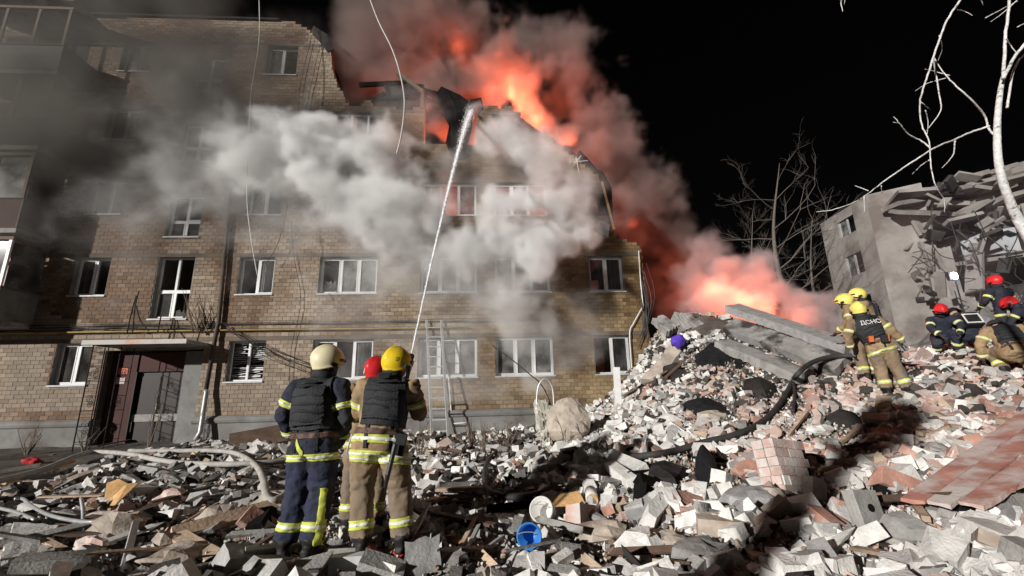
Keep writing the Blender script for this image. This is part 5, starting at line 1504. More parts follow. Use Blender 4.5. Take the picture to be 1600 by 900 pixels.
# pipes and hoses
def hose(pts, r, mat, name, label, cat, up=.05, n=7, seed=0):
    q = [on(x, y, up) if len(t) == 0 else P(x, y, t[0]) for x, y, *t in pts]
    m = MB(); m.tube(spline(q, n), r, 10); return top(name, m, mat, label, cat, smooth=True)
hose([(-20, 770), (60, 748), (120, 722), (150, 716), (200, 720), (260, 733), (330, 738), (400, 736), (475, 729)], .055, 'hose_grey', 'grey_pipe', 'long grey plastic pipe running left to right behind the cream helmeted firefighter', 'pipe', .15)
hose([(200, 716), (270, 716), (330, 716), (370, 722), (398, 742), (410, 768), (414, 795), (422, 806), (440, 798), (466, 772)], .052, 'hose_grey', 'grey_pipe', 'grey plastic pipe bent down in a hook left of the cream helmeted firefighter', 'pipe', .17)
hose([(-10, 812), (20, 820), (50, 834)], .022, 'galv', 'grey_conduit', 'thin grey conduit at the left edge', 'pipe', .15)
hose([(18, 800), (32, 800), (45, 812), (70, 828), (105, 838), (140, 842), (210, 836)], .022, 'galv', 'grey_conduit', 'curved grey conduit above the pale cement plate', 'pipe', .17)
hose([(127, 778, 5.6), (130, 800, 5.5), (129, 820, 5.4), (124, 836, 5.3)], .02, 'galv', 'grey_conduit', 'bent grey conduit standing up in the left debris', 'pipe')
hose([(1350, 556, 9.4), (1318, 556, 9.7), (1290, 559, 9.7), (1264, 569, 9.5), (1247, 584, 9.2), (1240, 602), (1232, 620), (1212, 650), (1185, 674), (1150, 690), (1100, 702), (1060, 714), (1020, 722), (970, 726)], .05, 'hose_black', 'fire_hose', 'thick black fire hose snaking down the mound', 'hose', .10)
hose([(1240, 600), (1243, 625), (1240, 650)], .03, 'hose_black', 'hose_end', 'short black hose stub hanging under the thick hose', 'hose', .08)
hose([(640, 700), (690, 712), (735, 704), (770, 708)], .035, 'hose_grey', 'grey_hose', 'grey hose lying before the ladder', 'hose', .07)
hose([(790, 700), (765, 722), (757, 750), (765, 775), (800, 785), (850, 778)], .045, 'hose_black', 'fire_hose', 'black hose looped in the shadow right of the firefighters', 'hose', .06)
hose([(1590, 700), (1570, 706), (1548, 702)], .02, 'tarp', 'dark_cable', 'dark cable on pale dust above the red boards', 'cable', .04)
# timber
TG = 'splintered timber in the left debris'
def plank(a, b, w, th, mat, label, up=(.06, .06), roll=0.0, name='plank', ends=.1, seed=0):
    return top(name, bar_mb(on(*a, up[0]), on(*b, up[1]), w, th, roll, ends=ends, seed=seed), mat, label, 'plank', group=TG)
plank((262, 853), (432, 806), .17, .05, 'wood_pale', 'long pale moulded plank pointing at the cream helmeted firefighter', (.10, .14), .5)
plank((272, 851), (338, 882), .16, .035, 'wood_pale', 'short pale board under the long moulded plank', (.10, .05), .2)
plank((320, 835), (430, 815), .06, .05, 'wood_pale', 'thin nailed batten behind the long moulded plank', (.06, .1))
plank((355, 700), (470, 690), .9, .03, 'wood_dark', 'broad dark wooden sheet leaning before the plinth', (.12, .35), .5)
plank((375, 735), (440, 742), .1, .03, 'wood_pale', 'pale split batten below the broad dark sheet', (.10, .08))
plank((0, 762), (112, 727), .14, .05, 'wood_orange', 'yellowish beam lying at the left edge', (.08, .10), .3)
plank((70, 850), (215, 840), .10, .03, 'wood_dark', 'dark board crossing the left debris', (.08, .06))
plank((190, 905), (207, 848), .06, .03, 'galv', 'grey metal strip sticking up in the lower left', (.02, .22), .4)
plank((175, 830), (262, 790), .16, .03, 'wood_dark', 'dark charred board in the left shade', (.06, .10))
plank((230, 800), (330, 770), .12, .04, 'wood_dark', 'dark rafter lying behind the hooked pipe', (.1, .1))
plank((150, 700), (205, 692), .12, .03, 'wood_dark', 'dark lath near the entrance', (.05, .1))
plank((255, 850), (340, 805), .025, .02, 'wood_pale', 'thin pale stick on the debris', (.10, .16))
plank((60, 790), (165, 790), .10, .02, 'wood_pale', 'pale lath across dark hollow at left', (.12, .14))
plank((640, 800), (700, 788), .10, .04, 'wood_orange', 'brown board right of the yellow helmeted firefighter', (.08, .08))
plank((680, 775), (760, 772), .10, .04, 'wood_pale', 'light timber piece in the shaded debris', (.08, .08))
plank((715, 870), (745, 838), .04, .04, 'wood_pale', 'pale stick leaning left of the blue bucket', (.03, .2))
plank((722, 880), (750, 848), .035, .035, 'galv', 'grey stick leaning left of the blue bucket', (.03, .18))
plank((755, 870), (790, 852), .03, .03, 'galv', 'thin grey rod beside the blue bucket', (.05, .1))
plank((900, 592), (935, 650), .06, .05, 'wood_pale', 'split pole leaning against the big tan lump', (.35, .05))
plank((860, 800), (915, 790), .22, .02, 'wood_orange', 'orange brown plywood scrap above the white bucket', (.10, .10), .5)
plank((1035, 600), (1075, 575), .14, .04, 'wood_dark', 'charred rafter end below the leaning tan slab', (.1, .25))
plank((980, 625), (1050, 590), .18, .05, 'wood_dark', 'charred beam at the wall end of the mound', (.15, .2))
plank((1230, 690), (1265, 655), .05, .04, 'wood_pale', 'pale lath among pink bricks above the masonry block', (.05, .15))
plank((1310, 700), (1345, 680), .06, .04, 'wood_pale', 'pale lath left of the big dark shadow', (.05, .1))
top('white_post', bar_mb(P(966, 632, 12.2), P(963, 574, 12.2), .22, .14), 'pvc', 'white post standing before the lowest right window', 'post')
# splintered plywood
so_ = on(180, 795, .1)
v = [(-.16, 0, .02), (-.13, -.02, .22), (-.02, 0, .26), (.10, 0, .20), (.20, .02, .20), (.05, -.03, -.02), (-.03, -.05, -.14), (-.01, -.02, .03), (-.07, -.03, .0), (-.06, 0, .06)]
v = [(a, b_ * 2, c) for a, b_, c in v]
m = MB(); vv = [np.array(q) * 1.15 + so_ for q in v]; n_ = len(v); vb = [q + (0.0, .03, 0) for q in vv]
m.add(vv + vb, [tuple(range(n_)), tuple(range(n_, 2 * n_))[::-1]] + [(i, i + n_, (i + 1) % n_ + n_, (i + 1) % n_) for i in range(n_)])
top('splintered_plywood', m, 'wood_orange', 'bright splintered plywood scrap in the left debris', 'plywood')
top('red_rag', lump_mb(on(48, 725, .06), .16, 4, .7, sq=(1.4, .8, .6)), 'red_cloth', 'glossy red rag near the plinth at left', 'rag', smooth=True)
top('red_rag', lump_mb(on(560, 868, .02), .15, 14, .7, sq=(1.4, .9, .35)), 'red_cloth', 'red cloth under the left boot of the yellow helmeted firefighter', 'rag', smooth=True)
top('red_rag', lump_mb(on(645, 868, .02), .13, 24, .7, sq=(1.5, .9, .3)), 'red_cloth', 'red cloth under the right boot of the yellow helmeted firefighter', 'rag', smooth=True)
top('plastic_bottle', MB().tube([on(943, 712, .1), on(943, 712, .1) + np.array([.0, 0, .10]), on(943, 712, .1) + np.array([0, 0, .16]), on(943, 712, .1) + np.array([0, 0, .2])], [.09, .09, .06, .03], 16), 'glass_dirty', 'clear plastic bottle at the foot of the white heap', 'bottle', smooth=True)
# flat plaster slabs
PLN = ['flat %s slab %s' % (['grey', 'white', 'cement'][i % 3], w) for i, w in enumerate(('beside the long grey pipe near the entrance', 'under the broad dark wooden sheet', 'below the broad dark wooden sheet', 'under the long grey pipe in the middle', 'between the grey pipe and the dark rafter', 'left of the boots of the cream helmeted man', 'at the bottom edge below the thin stick', 'in front of the long moulded plank', 'behind the long moulded plank', 'right of the upright metal strip', 'near the plinth at the left edge', 'beside the yellowish beam', 'above the upright bent conduit', 'below the long grey pipe at left', 'right of the red cloth under the boot', 'left of the leaning sticks'))]
for i, (x, y, s) in enumerate(((205, 742, .2), (395, 700, .3), (430, 715, .25), (330, 765, .25), (300, 780, .22), (470, 800, .3), (250, 870, .3), (430, 870, .35), (310, 840, .25), (160, 870, .25), (20, 700, .2), (135, 735, .3), (100, 770, .35), (215, 755, .3), (700, 885, .2), (660, 893, .2))):
    q = on(x, y, .06); r_ = np.random.default_rng(i + 50); a = r_.random() * 6
    ex = np.array([math.cos(a), math.sin(a), r_.normal() * .25]) * s * (.6 + .6 * r_.random()); ey = np.array([-math.sin(a), math.cos(a), r_.normal() * .35 + .15]) * s * (.4 + .4 * r_.random())
    top('plaster_slab', slab_mb([q - ex - ey, q + ex - ey, q + ex + ey, q - ex + ey], .04 + .05 * r_.random(), i + 60, 6, 5, .06, .01), ['brick_grey', 'brick_white', 'concrete'][i % 3], PLN[i], 'slab', group='flat plaster slabs')
# splintered laths and strips strewn over the left debris, and a few larger broken chunks in the heap
lr = random.Random(77)
LAT = []
for i in range(64):
    x, y = lr.uniform(0, 900) if i < 52 else lr.uniform(950, 1400), lr.uniform(705, 892)
    if y > 820 and 450 < x < 680: continue
    p = on(x, y, lr.uniform(.05, .16)); a = lr.gauss(.25, .7); L2 = lr.uniform(.25, .95)
    d2 = np.array([math.cos(a), math.sin(a), lr.gauss(0, .14)]) * L2 / 2
    mt = lr.choice(['wood_dark', 'wood_dark', 'wood_pale', 'char', 'concrete', 'wood_pale'])
    o = top('broken_lath', bar_mb(p - d2, p + d2, lr.uniform(.03, .12), lr.uniform(.012, .035), lr.uniform(-.5, .9), ends=.12, seed=i), mt, 'x', 'lath', group='broken laths in the debris')
    LAT.append((o, x, y, {'wood_dark': 'dark wooden', 'wood_pale': 'pale wooden', 'char': 'charred', 'concrete': 'grey'}[mt], 'long' if L2 > .6 else 'short'))
CHK = []
for i in range(34):
    x, y = (lr.uniform(930, 1590), lr.uniform(620, 890)) if i < 22 else (lr.uniform(0, 440), lr.uniform(740, 895))
    p = on(x, y, .05); s_ = lr.uniform(.16, .30)
    mt = lr.choice(['concrete', 'brick_white', 'brick_pink', 'tan_lump', 'brick_grey'])
    o = top('masonry_chunk', lump_mb(p, s_, 30 + i, .8, 9, 6, (lr.uniform(.8, 1.4), lr.uniform(.6, 1), lr.uniform(.4, .7))), mt, 'x', 'chunk', group='masonry chunks in the rubble')
    CHK.append((o, x, y, {'concrete': 'concrete', 'brick_white': 'white', 'brick_pink': 'pinkish', 'tan_lump': 'tan', 'brick_grey': 'grey'}[mt], 'large' if s_ > .23 else 'smaller'))
# ladder against the wall
la, lb2 = fac(678, 500, .12), fac(688, 682, .75)
lad = empty('ladder', tuple(fworld(lb2[0], -.75, lb2[1] - .05)), YAW, 'grey metal ladder leaning against the brick front', 'ladder')
H_ = la[1] - lb2[1] + .05; dx = la[0] - lb2[0]
for s in (-.24, .24):
    bar_mb((s, 0, 0), (s + dx, .63, H_), .075, .035).build('rail', M['ladder'], lad)
for i in range(11):
    t = (i + .6) / 11.4
    m = MB(); m.tube([(-.22 + dx * t, .63 * t, H_ * t), (.22 + dx * t, .63 * t, H_ * t)], .022, 8); m.build('rung', M['ladder'], lad)
u_, z_ = fac(701, 590, .1); u2, z2 = fac(708, 662, .1)
m = MB(); m.tube([fworld(u_, -.1, z_), fworld(u2 - .05, -.1, z2 + .2), fworld(u2, -.1, z2), fworld(u2 + .45, -.1, z2 + .02)], .02, 8); top('bent_white_tube', m, 'pvc', 'bent white tube on the plinth right of the ladder', 'tube')
# loose cables hanging in front of the house
for pts, r, lab in (([(404, -30), (405, 60), (392, 150), (388, 230), (386, 310), (392, 370), (402, 430)], .016, 'pale cable hanging down the left of the house front into a window'), ([(568, -30), (590, 30), (612, 75), (625, 115), (632, 160), (627, 210), (620, 240)], .024, 'pale cable curling down over the torn roof edge')):
    m = MB(); m.tube(spline([P(x, y, 12.6) for x, y in pts], 8), r, 7); top('hanging_cable', m, 'cable_pale', lab, 'cable', smooth=True)
# antenna on the broken roof
ab = fac(905, 262, .1); an = empty('roof_antenna', tuple(fworld(ab[0], -.1, ab[1] - .3)), YAW, 'bent white antenna on the sloping torn roof edge', 'antenna')
for a, b_ in (((0, 0, 0), (-.1, 0, .75)), ((-.45, 0, .52), (.35, 0, .6)), ((-.3, 0, .3), (.1, 0, .8)), ((-.35, 0, .38), (-.32, 0, .7))):
    m = MB(); m.tube([a, b_], .014, 6); m.build('rod', M['pvc'], an)
# dead shrubs and saplings along the wall
def shrub(px, py, h, n, seed, label, y=None, mat='twig', spread=.5):
    p = on(px, py) if y is None else np.array([P(px, py, y)[0], y, float(height(P(px, py, y)[0], y))])
    r = random.Random(seed); t = empty('dead_shrub', tuple(p), 0, label, 'shrub', 'dead shrubs along the wall')
    for i in range(n):
        m = MB(); a = r.uniform(0, 6.28); tip = np.array([math.cos(a) * spread * r.random(), math.sin(a) * spread * .6 * r.random(), h * r.uniform(.6, 1)])
        mid = tip * .5 + np.array([r.uniform(-.1, .1), 0, .05]); q = spline([(0, 0, -.05), mid, tip], 5)
        m.tube(q, np.linspace(.014, .004, len(q)), 5)
        for k in range(4):
            s_ = q[r.randint(3, len(q) - 2)]; m.tube([s_, s_ + np.array([r.uniform(-.25, .25), r.uniform(-.1, .1), r.uniform(.1, .35)]) * h * .5], [.006, .003], 4)
        m.build('stem', M[mat], t)
shrub(655, 715, .9, 7, 1, 'dead shrub with thin stems beside the ladder foot', 10.0)
shrub(737, 705, .75, 16, 2, 'bushy dead shrub right of the ladder', 11.0, spread=.55)
shrub(755, 715, .8, 6, 3, 'sparse dead shrub in front of the bushy one', 10.0)
shrub(790, 715, .9, 10, 4, 'dead shrub left of the big tan lump', 10.5, spread=.6)
shrub(880, 705, .7, 3, 5, 'two bare stems before the big tan lump', 9.0, spread=.2)
shrub(40, 715, .8, 9, 6, 'dark dead shrub at the left end of the plinth', 12.5)
shrub(130, 710, .7, 7, 7, 'dead shrub at the foot of the iron trellis', 12.8)
shrub(232, 690, 1.9, 5, 8, 'slender bare sapling before the entrance door', 13.0, spread=.5)
# nozzle and its hose in the hands of the man with the yellow helmet
nz = P(640, 566, 5.08); d_ = nv_(fworld(*[fac(735, 172)[0], 0, fac(735, 172)[1]]) + np.array([0, 0, 1.6]) - nz)
noz = empty('hose_nozzle', tuple(nz), 0, 'black hose nozzle held beside the yellow helmet', 'nozzle')
m = MB(); m.tube([-d_ * .30, -d_ * .12, -d_ * .05, d_ * .0, d_ * .03, d_ * .10], [.03, .032, .045, .05, .036, .042], 14); m.build('barrel', M['black_plastic'], noz, None, True)
m = MB(); m.tube([-d_ * .03 + (.05, 0, .02), -d_ * .03 + (.0, .0, .075), -d_ * .03 + (-.05, 0, .02)], .012, 8); m.build('shut_off_lever', M['black_plastic'], noz)
m = MB(); m.tube(spline([-d_ * .28, np.array([-.10, -.02, -.55]), np.array([-.12, .05, -1.1]), np.array([.1, .5, -1.75]), np.array([1.0, 1.6, -1.82]), np.array([1.3, 2.8, -1.75])], 8), .032, 10); m.build('hose', M['hose_black'], noz, None, True)

# unseen trunk, added out of frame to cast the mound's long shadow
def up_sun(p, L_): return np.array([p[0] - math.sin(SUN_AZ) * L_, p[1] - math.cos(SUN_AZ) * L_, p[2] + L_ * math.tan(SUN_EL)])
T2, T1 = up_sun(on(1412, 636), 12.2), up_sun(on(1170, 882), 5.0)          # where the trunk has to stand to throw that shadow
T0 = T1 + (T1 - T2) * (T1[2] / (T2[2] - T1[2]))
sz_ = float(height(T0[0], T0[1])); H_ = T2[2] - sz_
st_ = empty('shadow_caster', (T0[0], T0[1], sz_), 0, 'unseen leaning trunk added left of the camera to cast the shadow across the mound', 'tree')
lean = (T2 - T0) / (T2[2] - T0[2])
def LN(x, y, z): return np.array([x + lean[0] * z, y + lean[1] * z, z])
m = MB(); q = spline([LN(0, 0, -.2), LN(.05, .0, H_ * .35), LN(-.06, .03, H_ * .6), LN(.02, 0, H_ * .8), LN(0, 0, H_)], 6)
m.tube(q, np.interp(np.linspace(0, 1, len(q)), [0, .2, .62, .76, .86, .96, 1], [.26, .20, .19, .36, .48, .34, .12]), 14); m.build('trunk', M['bark_dim'], st_, None, True)
for i in range(9):  # added stubs broaden the head of that shadow
    a = i * 2.4; z = H_ * (.66 + .03 * i); r_ = .34
    m = MB(); m.tube(spline([LN(r_ * .6 * math.cos(a), r_ * .6 * math.sin(a), z), LN(r_ * 1.25 * math.cos(a), r_ * 1.25 * math.sin(a), z + .15), LN(r_ * 1.5 * math.cos(a + .3), r_ * 1.5 * math.sin(a + .3), z + .32)], 4), [.09, .085, .08, .07, .06, .055, .05, .045, .03], 8); m.build('stub', M['bark_dim'], st_)
COVER = {'concrete_slab', 'violet_cloth_bundle', 'black_tarp', 'sooty_cloth', 'grey_sheet', 'black_bag', 'dark_garment', 'sooty_sheet', 'brick_masonry_block', 'concrete_block', 'foam_block', 'concrete_plate', 'long_white_block', 'blue_bucket', 'white_bucket', 'pale_log', 'red_board_panel', 'grey_pipe', 'grey_conduit', 'fire_hose', 'hose_end', 'grey_hose', 'dark_cable', 'plank', 'splintered_plywood', 'red_rag', 'plaster_slab', 'masonry_lump', 'insulation_scrap', 'tube_fitting', 'plastic_bottle', 'broken_lath', 'masonry_chunk'}
# ------------------------------------------------------------------ rubble: loose bricks one by one, then the countless rest
def chip(seed, sx, sy, sz, cuts):
    r = np.random.default_rng(seed)
    bm = bmesh.new(); bmesh.ops.create_cube(bm, size=1.0)
    for v in bm.verts: v.co = Vector((v.co.x * sx, v.co.y * sy, v.co.z * sz)) + Vector((r.random(3) - .5) * .012)
    for k in range(cuts):
        sg = np.sign(r.random(3) - .5)
        nn = Vector(sg * (r.random(3) * .8 + .25)).normalized()
        c = Vector(sg * np.array([sx, sy, sz]) * .5 * (1 - np.array([.55, .45, .45]) * r.random(3)))
        res = bmesh.ops.bisect_plane(bm, geom=bm.verts[:] + bm.edges[:] + bm.faces[:], plane_co=c * .95, plane_no=nn, clear_outer=True)
        ed = [e for e in res['geom_cut'] if isinstance(e, bmesh.types.BMEdge)]
        if ed: bmesh.ops.contextual_create(bm, geom=ed)
    bmesh.ops.triangulate(bm, faces=bm.faces[:])
    me = bpy.data.meshes.new('brick'); bm.to_mesh(me); bm.free()
    v = np.empty(len(me.vertices) * 3); me.vertices.foreach_get('co', v)
    t = np.empty(len(me.polygons) * 3, int); me.polygons.foreach_get('vertices', t)
    return me, v.reshape(-1, 3), t.reshape(-1, 3)
def shard(seed, s):
    r = np.random.default_rng(seed)
    bm = bmesh.new()
    for q in (r.random((11, 3)) - .5) * s: bm.verts.new(q)
    h_ = bmesh.ops.convex_hull(bm, input=bm.verts[:])
    bmesh.ops.delete(bm, geom=list({v for v in h_['geom_interior'] if isinstance(v, bmesh.types.BMVert)}), context='VERTS')
    bmesh.ops.triangulate(bm, faces=bm.faces[:])
    me = bpy.data.meshes.new('fragment'); bm.to_mesh(me); bm.free()
    v = np.empty(len(me.vertices) * 3); me.vertices.foreach_get('co', v)
    t = np.empty(len(me.polygons) * 3, int); me.polygons.foreach_get('vertices', t)
    return me, v.reshape(-1, 3), t.reshape(-1, 3)
BT = [chip(k, *d, c) for k, (d, c) in enumerate([((.25, .12, .088), 0), ((.25, .12, .088), 1), ((.25, .12, .13), 1), ((.25, .12, .13), 2), ((.13, .12, .088), 1), ((.16, .12, .10), 2), ((.20, .12, .09), 2), ((.25, .12, .13), 0), ((.14, .12, .12), 1), ((.22, .12, .13), 3), ((.18, .12, .088), 1), ((.30, .14, .13), 2)])]
ST = [shard(100 + k, s) for k, s in enumerate([(.2, .16, .12), (.26, .18, .1), (.15, .14, .1), (.22, .2, .16), (.3, .2, .08), (.12, .1, .09), (.24, .14, .14), (.4, .26, .06)])]
FT = [shard(200 + k, s) for k, s in enumerate([(.07, .05, .04), (.05, .05, .04), (.09, .05, .03), (.06, .06, .05)])]
rr = np.random.default_rng(21)
def dens(px, py):
    d = np.full(px.shape, .16)
    d = np.where((px > 900) & (py > 500), 1.0, d)
    d = np.where((px > 640) & (px <= 900), np.where(py > 775, .9, .30), d)
    d = np.where((px > 640) & (px <= 920) & (py < 700), .10, d)
    d = np.where((px <= 640) & (py > 690), .36, d)
    d = np.where((px <= 640) & (py > 830), .60, d)
    d = np.where((px > 1130) & (px < 1345) & (py < 600), .35, d)
    return d
NS = 40000
X = rr.uniform(-9.5, 15.5, NS); Y = 2.6 + (rr.random(NS) ** 1.0) * 12.2
Z = np.concatenate([height(X[i:i + 4000], Y[i:i + 4000]) for i in range(0, NS, 4000)])
px, py, dd = project(np.stack([X, Y, Z], -1))
cs, sn = math.cos(YAW), math.sin(YAW)
hu, hd_ = X * cs + (Y - DIST) * sn, -X * sn + (Y - DIST) * cs       # keep out of the house
ok = (px > -60) & (px < 1680) & (py < 960) & (py > 470) & (rr.random(NS) < dens(px, py)) & ~((hd_ > -.25) & (hu < 4.9))
# not on the spots where people stand
for pp in [o for o in COL.objects if o.name.split('.')[0] == 'person']:
    ok &= (X - pp.location.x) ** 2 + (Y - pp.location.y) ** 2 > .28 ** 2
X, Y, Z, px, py, dd = [a[ok] for a in (X, Y, Z, px, py, dd)]
N = len(X)
isb = rr.random(N) < np.where(px > 640, .78, .5)
tm = np.where(isb, rr.integers(0, len(BT), N), rr.integers(0, len(ST), N))
scl = np.clip(rr.lognormal(-.08, .30, N), .45, 1.7) * np.where(isb, 1, rr.uniform(.7, 1.5, N))
scl *= np.where((px > 900) & (py > 780), .98, 1) * np.where(py < 700, .82, 1) * np.where((px > 700) & (px < 1000) & (py > 740), .88, 1)
# colour classes: 0 white, 1 grey, 2 red, 3 dark, 4 tan
u = rr.random(N)
pr_ = np.where((px > 1080) & (py > 560) & (py < 780), .34, np.where(px > 900, .09, .06))
pr_ = np.where((px > 1160) & (px < 1345) & (py > 610) & (py < 730), .5, pr_)
pk = np.where((py < 640) & (px > 1000), .26, np.where((px < 900) & (py < 800), .24, np.where(px < 640, .18, .04)))
pg = np.where(px < 640, .30, .13)
cls = np.where(u < pr_, 2, np.where(u < pr_ + pk, 3, np.where(u < pr_ + pk + pg, 1, np.where(u > .94, 4, 0))))
CB = np.array([(.66, .64, .605), (.36, .345, .325), (.44, .25, .19), (.06, .052, .046), (.46, .36, .26)])
colr = CB[cls] * rr.uniform(.62, 1.12, N)[:, None]
dust = rr.random(N)[:, None] * .75 * (cls == 2)[:, None]
colr = colr * (1 - dust) + np.array([.55, .52, .49]) * dust
ang = np.stack([rr.normal(0, .42, N), rr.normal(0, .42, N), rr.uniform(0, 6.28, N)], 1)
fl = rr.random(N) < .22
ang[fl, 0] += math.pi / 2
lift = rr.uniform(-.03, .11, N)
def rots(a):
    cx, sx = np.cos(a[:, 0]), np.sin(a[:, 0]); cy, sy = np.cos(a[:, 1]), np.sin(a[:, 1]); cz_, sz = np.cos(a[:, 2]), np.sin(a[:, 2])
    R = np.empty((len(a), 3, 3))
    R[:, 0] = np.stack([cz_ * cy, cz_ * sy * sx - sz * cx, cz_ * sy * cx + sz * sx], 1)
    R[:, 1] = np.stack([sz * cy, sz * sy * sx + cz_ * cx, sz * sy * cx - cz_ * sx], 1)
    R[:, 2] = np.stack([-sy, cy * sx, cy * cx], 1)
    return R
R = rots(ang)
# rubble sinks under the things that lie on it
zt = Z + lift
cell = {}
for o in COL.objects:
    nm = o.name.split('.')[0]
    if o.type != 'MESH' or nm in ('loose_brick', 'ground'): continue
    r_ = o
    while r_.parent: r_ = r_.parent
    if r_.name.split('.')[0] not in COVER: continue
    v = np.empty(len(o.data.vertices) * 3); o.data.vertices.foreach_get('co', v); v = v.reshape(-1, 3) + np.array(o.location) + (np.array(r_.location) if r_ is not o else 0)
    if len(v) <= 16:
        w8 = np.linspace(0, 1, 40)[:, None]
        v = np.concatenate([v] + [v[0] + (v[b_] - v[0]) * w8 for b_ in range(1, len(v))] + [v[3] + (v[b_] - v[3]) * w8 for b_ in range(1, len(v))])
    for x_, y_, z_ in v:
        key = (int(math.floor(x_ / .1)), int(math.floor(y_ / .1)))
        if z_ < cell.get(key, 99): cell[key] = z_
gone = np.zeros(N, bool)
hw = .10 * scl
for i in range(N):
    ci, cj = int(math.floor(X[i] / .1)), int(math.floor(Y[i] / .1))
    zmin = min(cell.get((ci + a, cj + b_), 99) for a in (-1, 0, 1) for b_ in (-1, 0, 1))
    if zmin < 90:
        z_ = zmin - hw[i]
        if z_ < zt[i]: zt[i] = z_; lift[i] = -1
    if zt[i] < Z[i] - .2: gone[i] = True
pos = np.stack([X, Y, zt], 1)
size = np.where(isb, .25, .2) * scl / dd
inview = (px > 5) & (px < 1595) & (py > 480) & (py < 896)
cand = np.argsort(np.where(isb & inview & (lift > 0.0), -size, 0))[:300]
single_set = np.zeros(N, bool); single_set[cand] = True
LAND = [(828, 865, 'the blue bucket'), (852, 826, 'the white bucket'), (925, 790, 'the orange ended cylinder'), (1236, 730, 'the pinkish masonry block'), (1362, 800, 'the block with a hole'), (1480, 790, 'the red boards'), (1580, 740, 'the upper end of the red boards'),
        (885, 660, 'the big tan lump'), (495, 850, 'the boots of the cream helmeted firefighter'), (605, 850, 'the boots of the yellow helmeted firefighter'), (537, 885, 'the clean white foam block'), (345, 835, 'the long moulded plank'), (183, 785, 'the splintered plywood'), (45, 860, 'the pale cement plate'),
        (1105, 745, 'the black bag'), (1035, 745, 'the dark grey sheet'), (980, 745, 'the pair of long white blocks'), (1110, 700, 'the lower black hose'), (1215, 645, 'the bend of the black hose'), (1385, 610, 'the lettered firefighter'), (1570, 590, 'the rescuer at the right edge'), (410, 780, 'the hooked grey pipe'), (128, 810, 'the upright bent conduit'),
        (1110, 640, 'the flat black sheet'), (1320, 660, 'the dark garment'), (735, 855, 'the leaning sticks'), (720, 775, 'the light timber piece'), (1130, 760, 'the single white block'), (1410, 660, 'the head of the big shadow'), (1230, 850, 'the foot of the big shadow'), (1000, 860, 'the bottom middle of the picture'), (1120, 880, 'the bottom edge right of the bucket'), (1400, 880, 'the bottom edge below the red boards'), (1550, 880, 'the bottom right corner'), (250, 885, 'the bottom edge at left')]
def where_label(x, y):
    k = min(LAND, key=lambda q: (q[0] - x) ** 2 + (q[1] - y) ** 2)
    dx, dy = x - k[0], y - k[1]
    rel = ('right of ' if dx > 0 else 'left of ') if abs(dx) > abs(dy) else ('in front of ' if dy > 0 else 'behind ')
    return rel + k[2]
for o, x_, y_, c_, l_ in LAT: o['label'] = '%s %s lath %s' % (l_, c_, where_label(x_, y_))
for o, x_, y_, c_, l_ in CHK: o['label'] = '%s %s masonry chunk %s' % (l_, c_, where_label(x_, y_))
mats = [M['brick_white'], M['brick_grey'], M['brick_red'], M['char'], M['tan_lump']]
cn_ = ['white silicate', 'grey', 'red clay', 'charred', 'tan']
for i in np.flatnonzero(single_set):
    me = BT[tm[i]][0]
    if not me.materials: me.materials.append(mats[0])
    o = bpy.data.objects.new('loose_brick', me); COL.objects.link(o)
    o.material_slots[0].link = 'OBJECT'; o.material_slots[0].material = mats[cls[i]]
    o.location = pos[i]
    o.rotation_euler = Matrix(R[i].tolist()).to_euler()
    o.scale = (scl[i],) * 3
    w = where_label(px[i], py[i])
    sz_ = 'large' if size[i] > np.median(size[single_set]) else 'small'
    ps_ = 'on edge' if fl[i] else ('steeply tilted' if abs(ang[i, 0]) + abs(ang[i, 1]) > .7 else 'lying flat')
    tag(o, '%s %s brick %s %s' % (sz_, cn_[cls[i]], ps_, w), 'brick', 'loose bricks in the rubble', 'thing')
def bulk_mesh(name, T, tm, R, scl, pos, colr, mat):
    vs, ts, cs_, base = [], [], [], 0
    for k, (me, v, t) in enumerate(T):
        ix = np.flatnonzero(tm == k)
        if not len(ix): continue
        w = np.einsum('nij,vj->nvi', R[ix], v) * scl[ix, None, None] + pos[ix, None, :]
        vs.append(w.reshape(-1, 3))
        ts.append((t[None] + (np.arange(len(ix)) * len(v))[:, None, None] + base).reshape(-1, 3))
        cs_.append(np.repeat(colr[ix], len(t), 0)); base += len(ix) * len(v)
    vs, ts, cs_ = np.concatenate(vs), np.concatenate(ts), np.concatenate(cs_)
    me = bpy.data.meshes.new(name)
    me.vertices.add(len(vs)); me.vertices.foreach_set('co', vs.ravel())
    me.loops.add(ts.size); me.loops.foreach_set('vertex_index', ts.ravel())
    me.polygons.add(len(ts)); me.polygons.foreach_set('loop_start', np.arange(0, ts.size, 3))
    at = me.attributes.new('col', 'FLOAT_COLOR', 'FACE'); at.data.foreach_set('color', np.c_[cs_, np.ones(len(cs_))].astype(np.float32).ravel())
    me.polygons.foreach_set('use_smooth', np.zeros(len(ts), bool))
    me.update(); me.validate()
    o = link(name, me, mat)
    return o
a = isb & ~single_set & ~gone
tag(bulk_mesh('brick_rubble', BT, tm[a], R[a], scl[a], pos[a], colr[a], M['white_brick']), 'mass of broken white and red bricks covering the mound and yard', 'rubble', kind='stuff')
a = ~isb & ~gone
tag(bulk_mesh('shard_rubble', ST, tm[a], R[a], scl[a], pos[a], colr[a], M['white_brick']), 'mass of angular masonry shards between the bricks', 'rubble', kind='stuff')
NG = 52000
gx, gy = rr.uniform(-8, 13, NG), 2.8 + 9.5 * rr.random(NG) ** 1.25
gz = np.concatenate([height(gx[i:i + 4000], gy[i:i + 4000]) for i in range(0, NG, 4000)])
gpx, gpy, _ = project(np.stack([gx, gy, gz], -1))
k = (gpx > -40) & (gpx < 1640) & (gpy < 950) & (rr.random(NG) < np.where(gpx > 900, 1.0, .6))
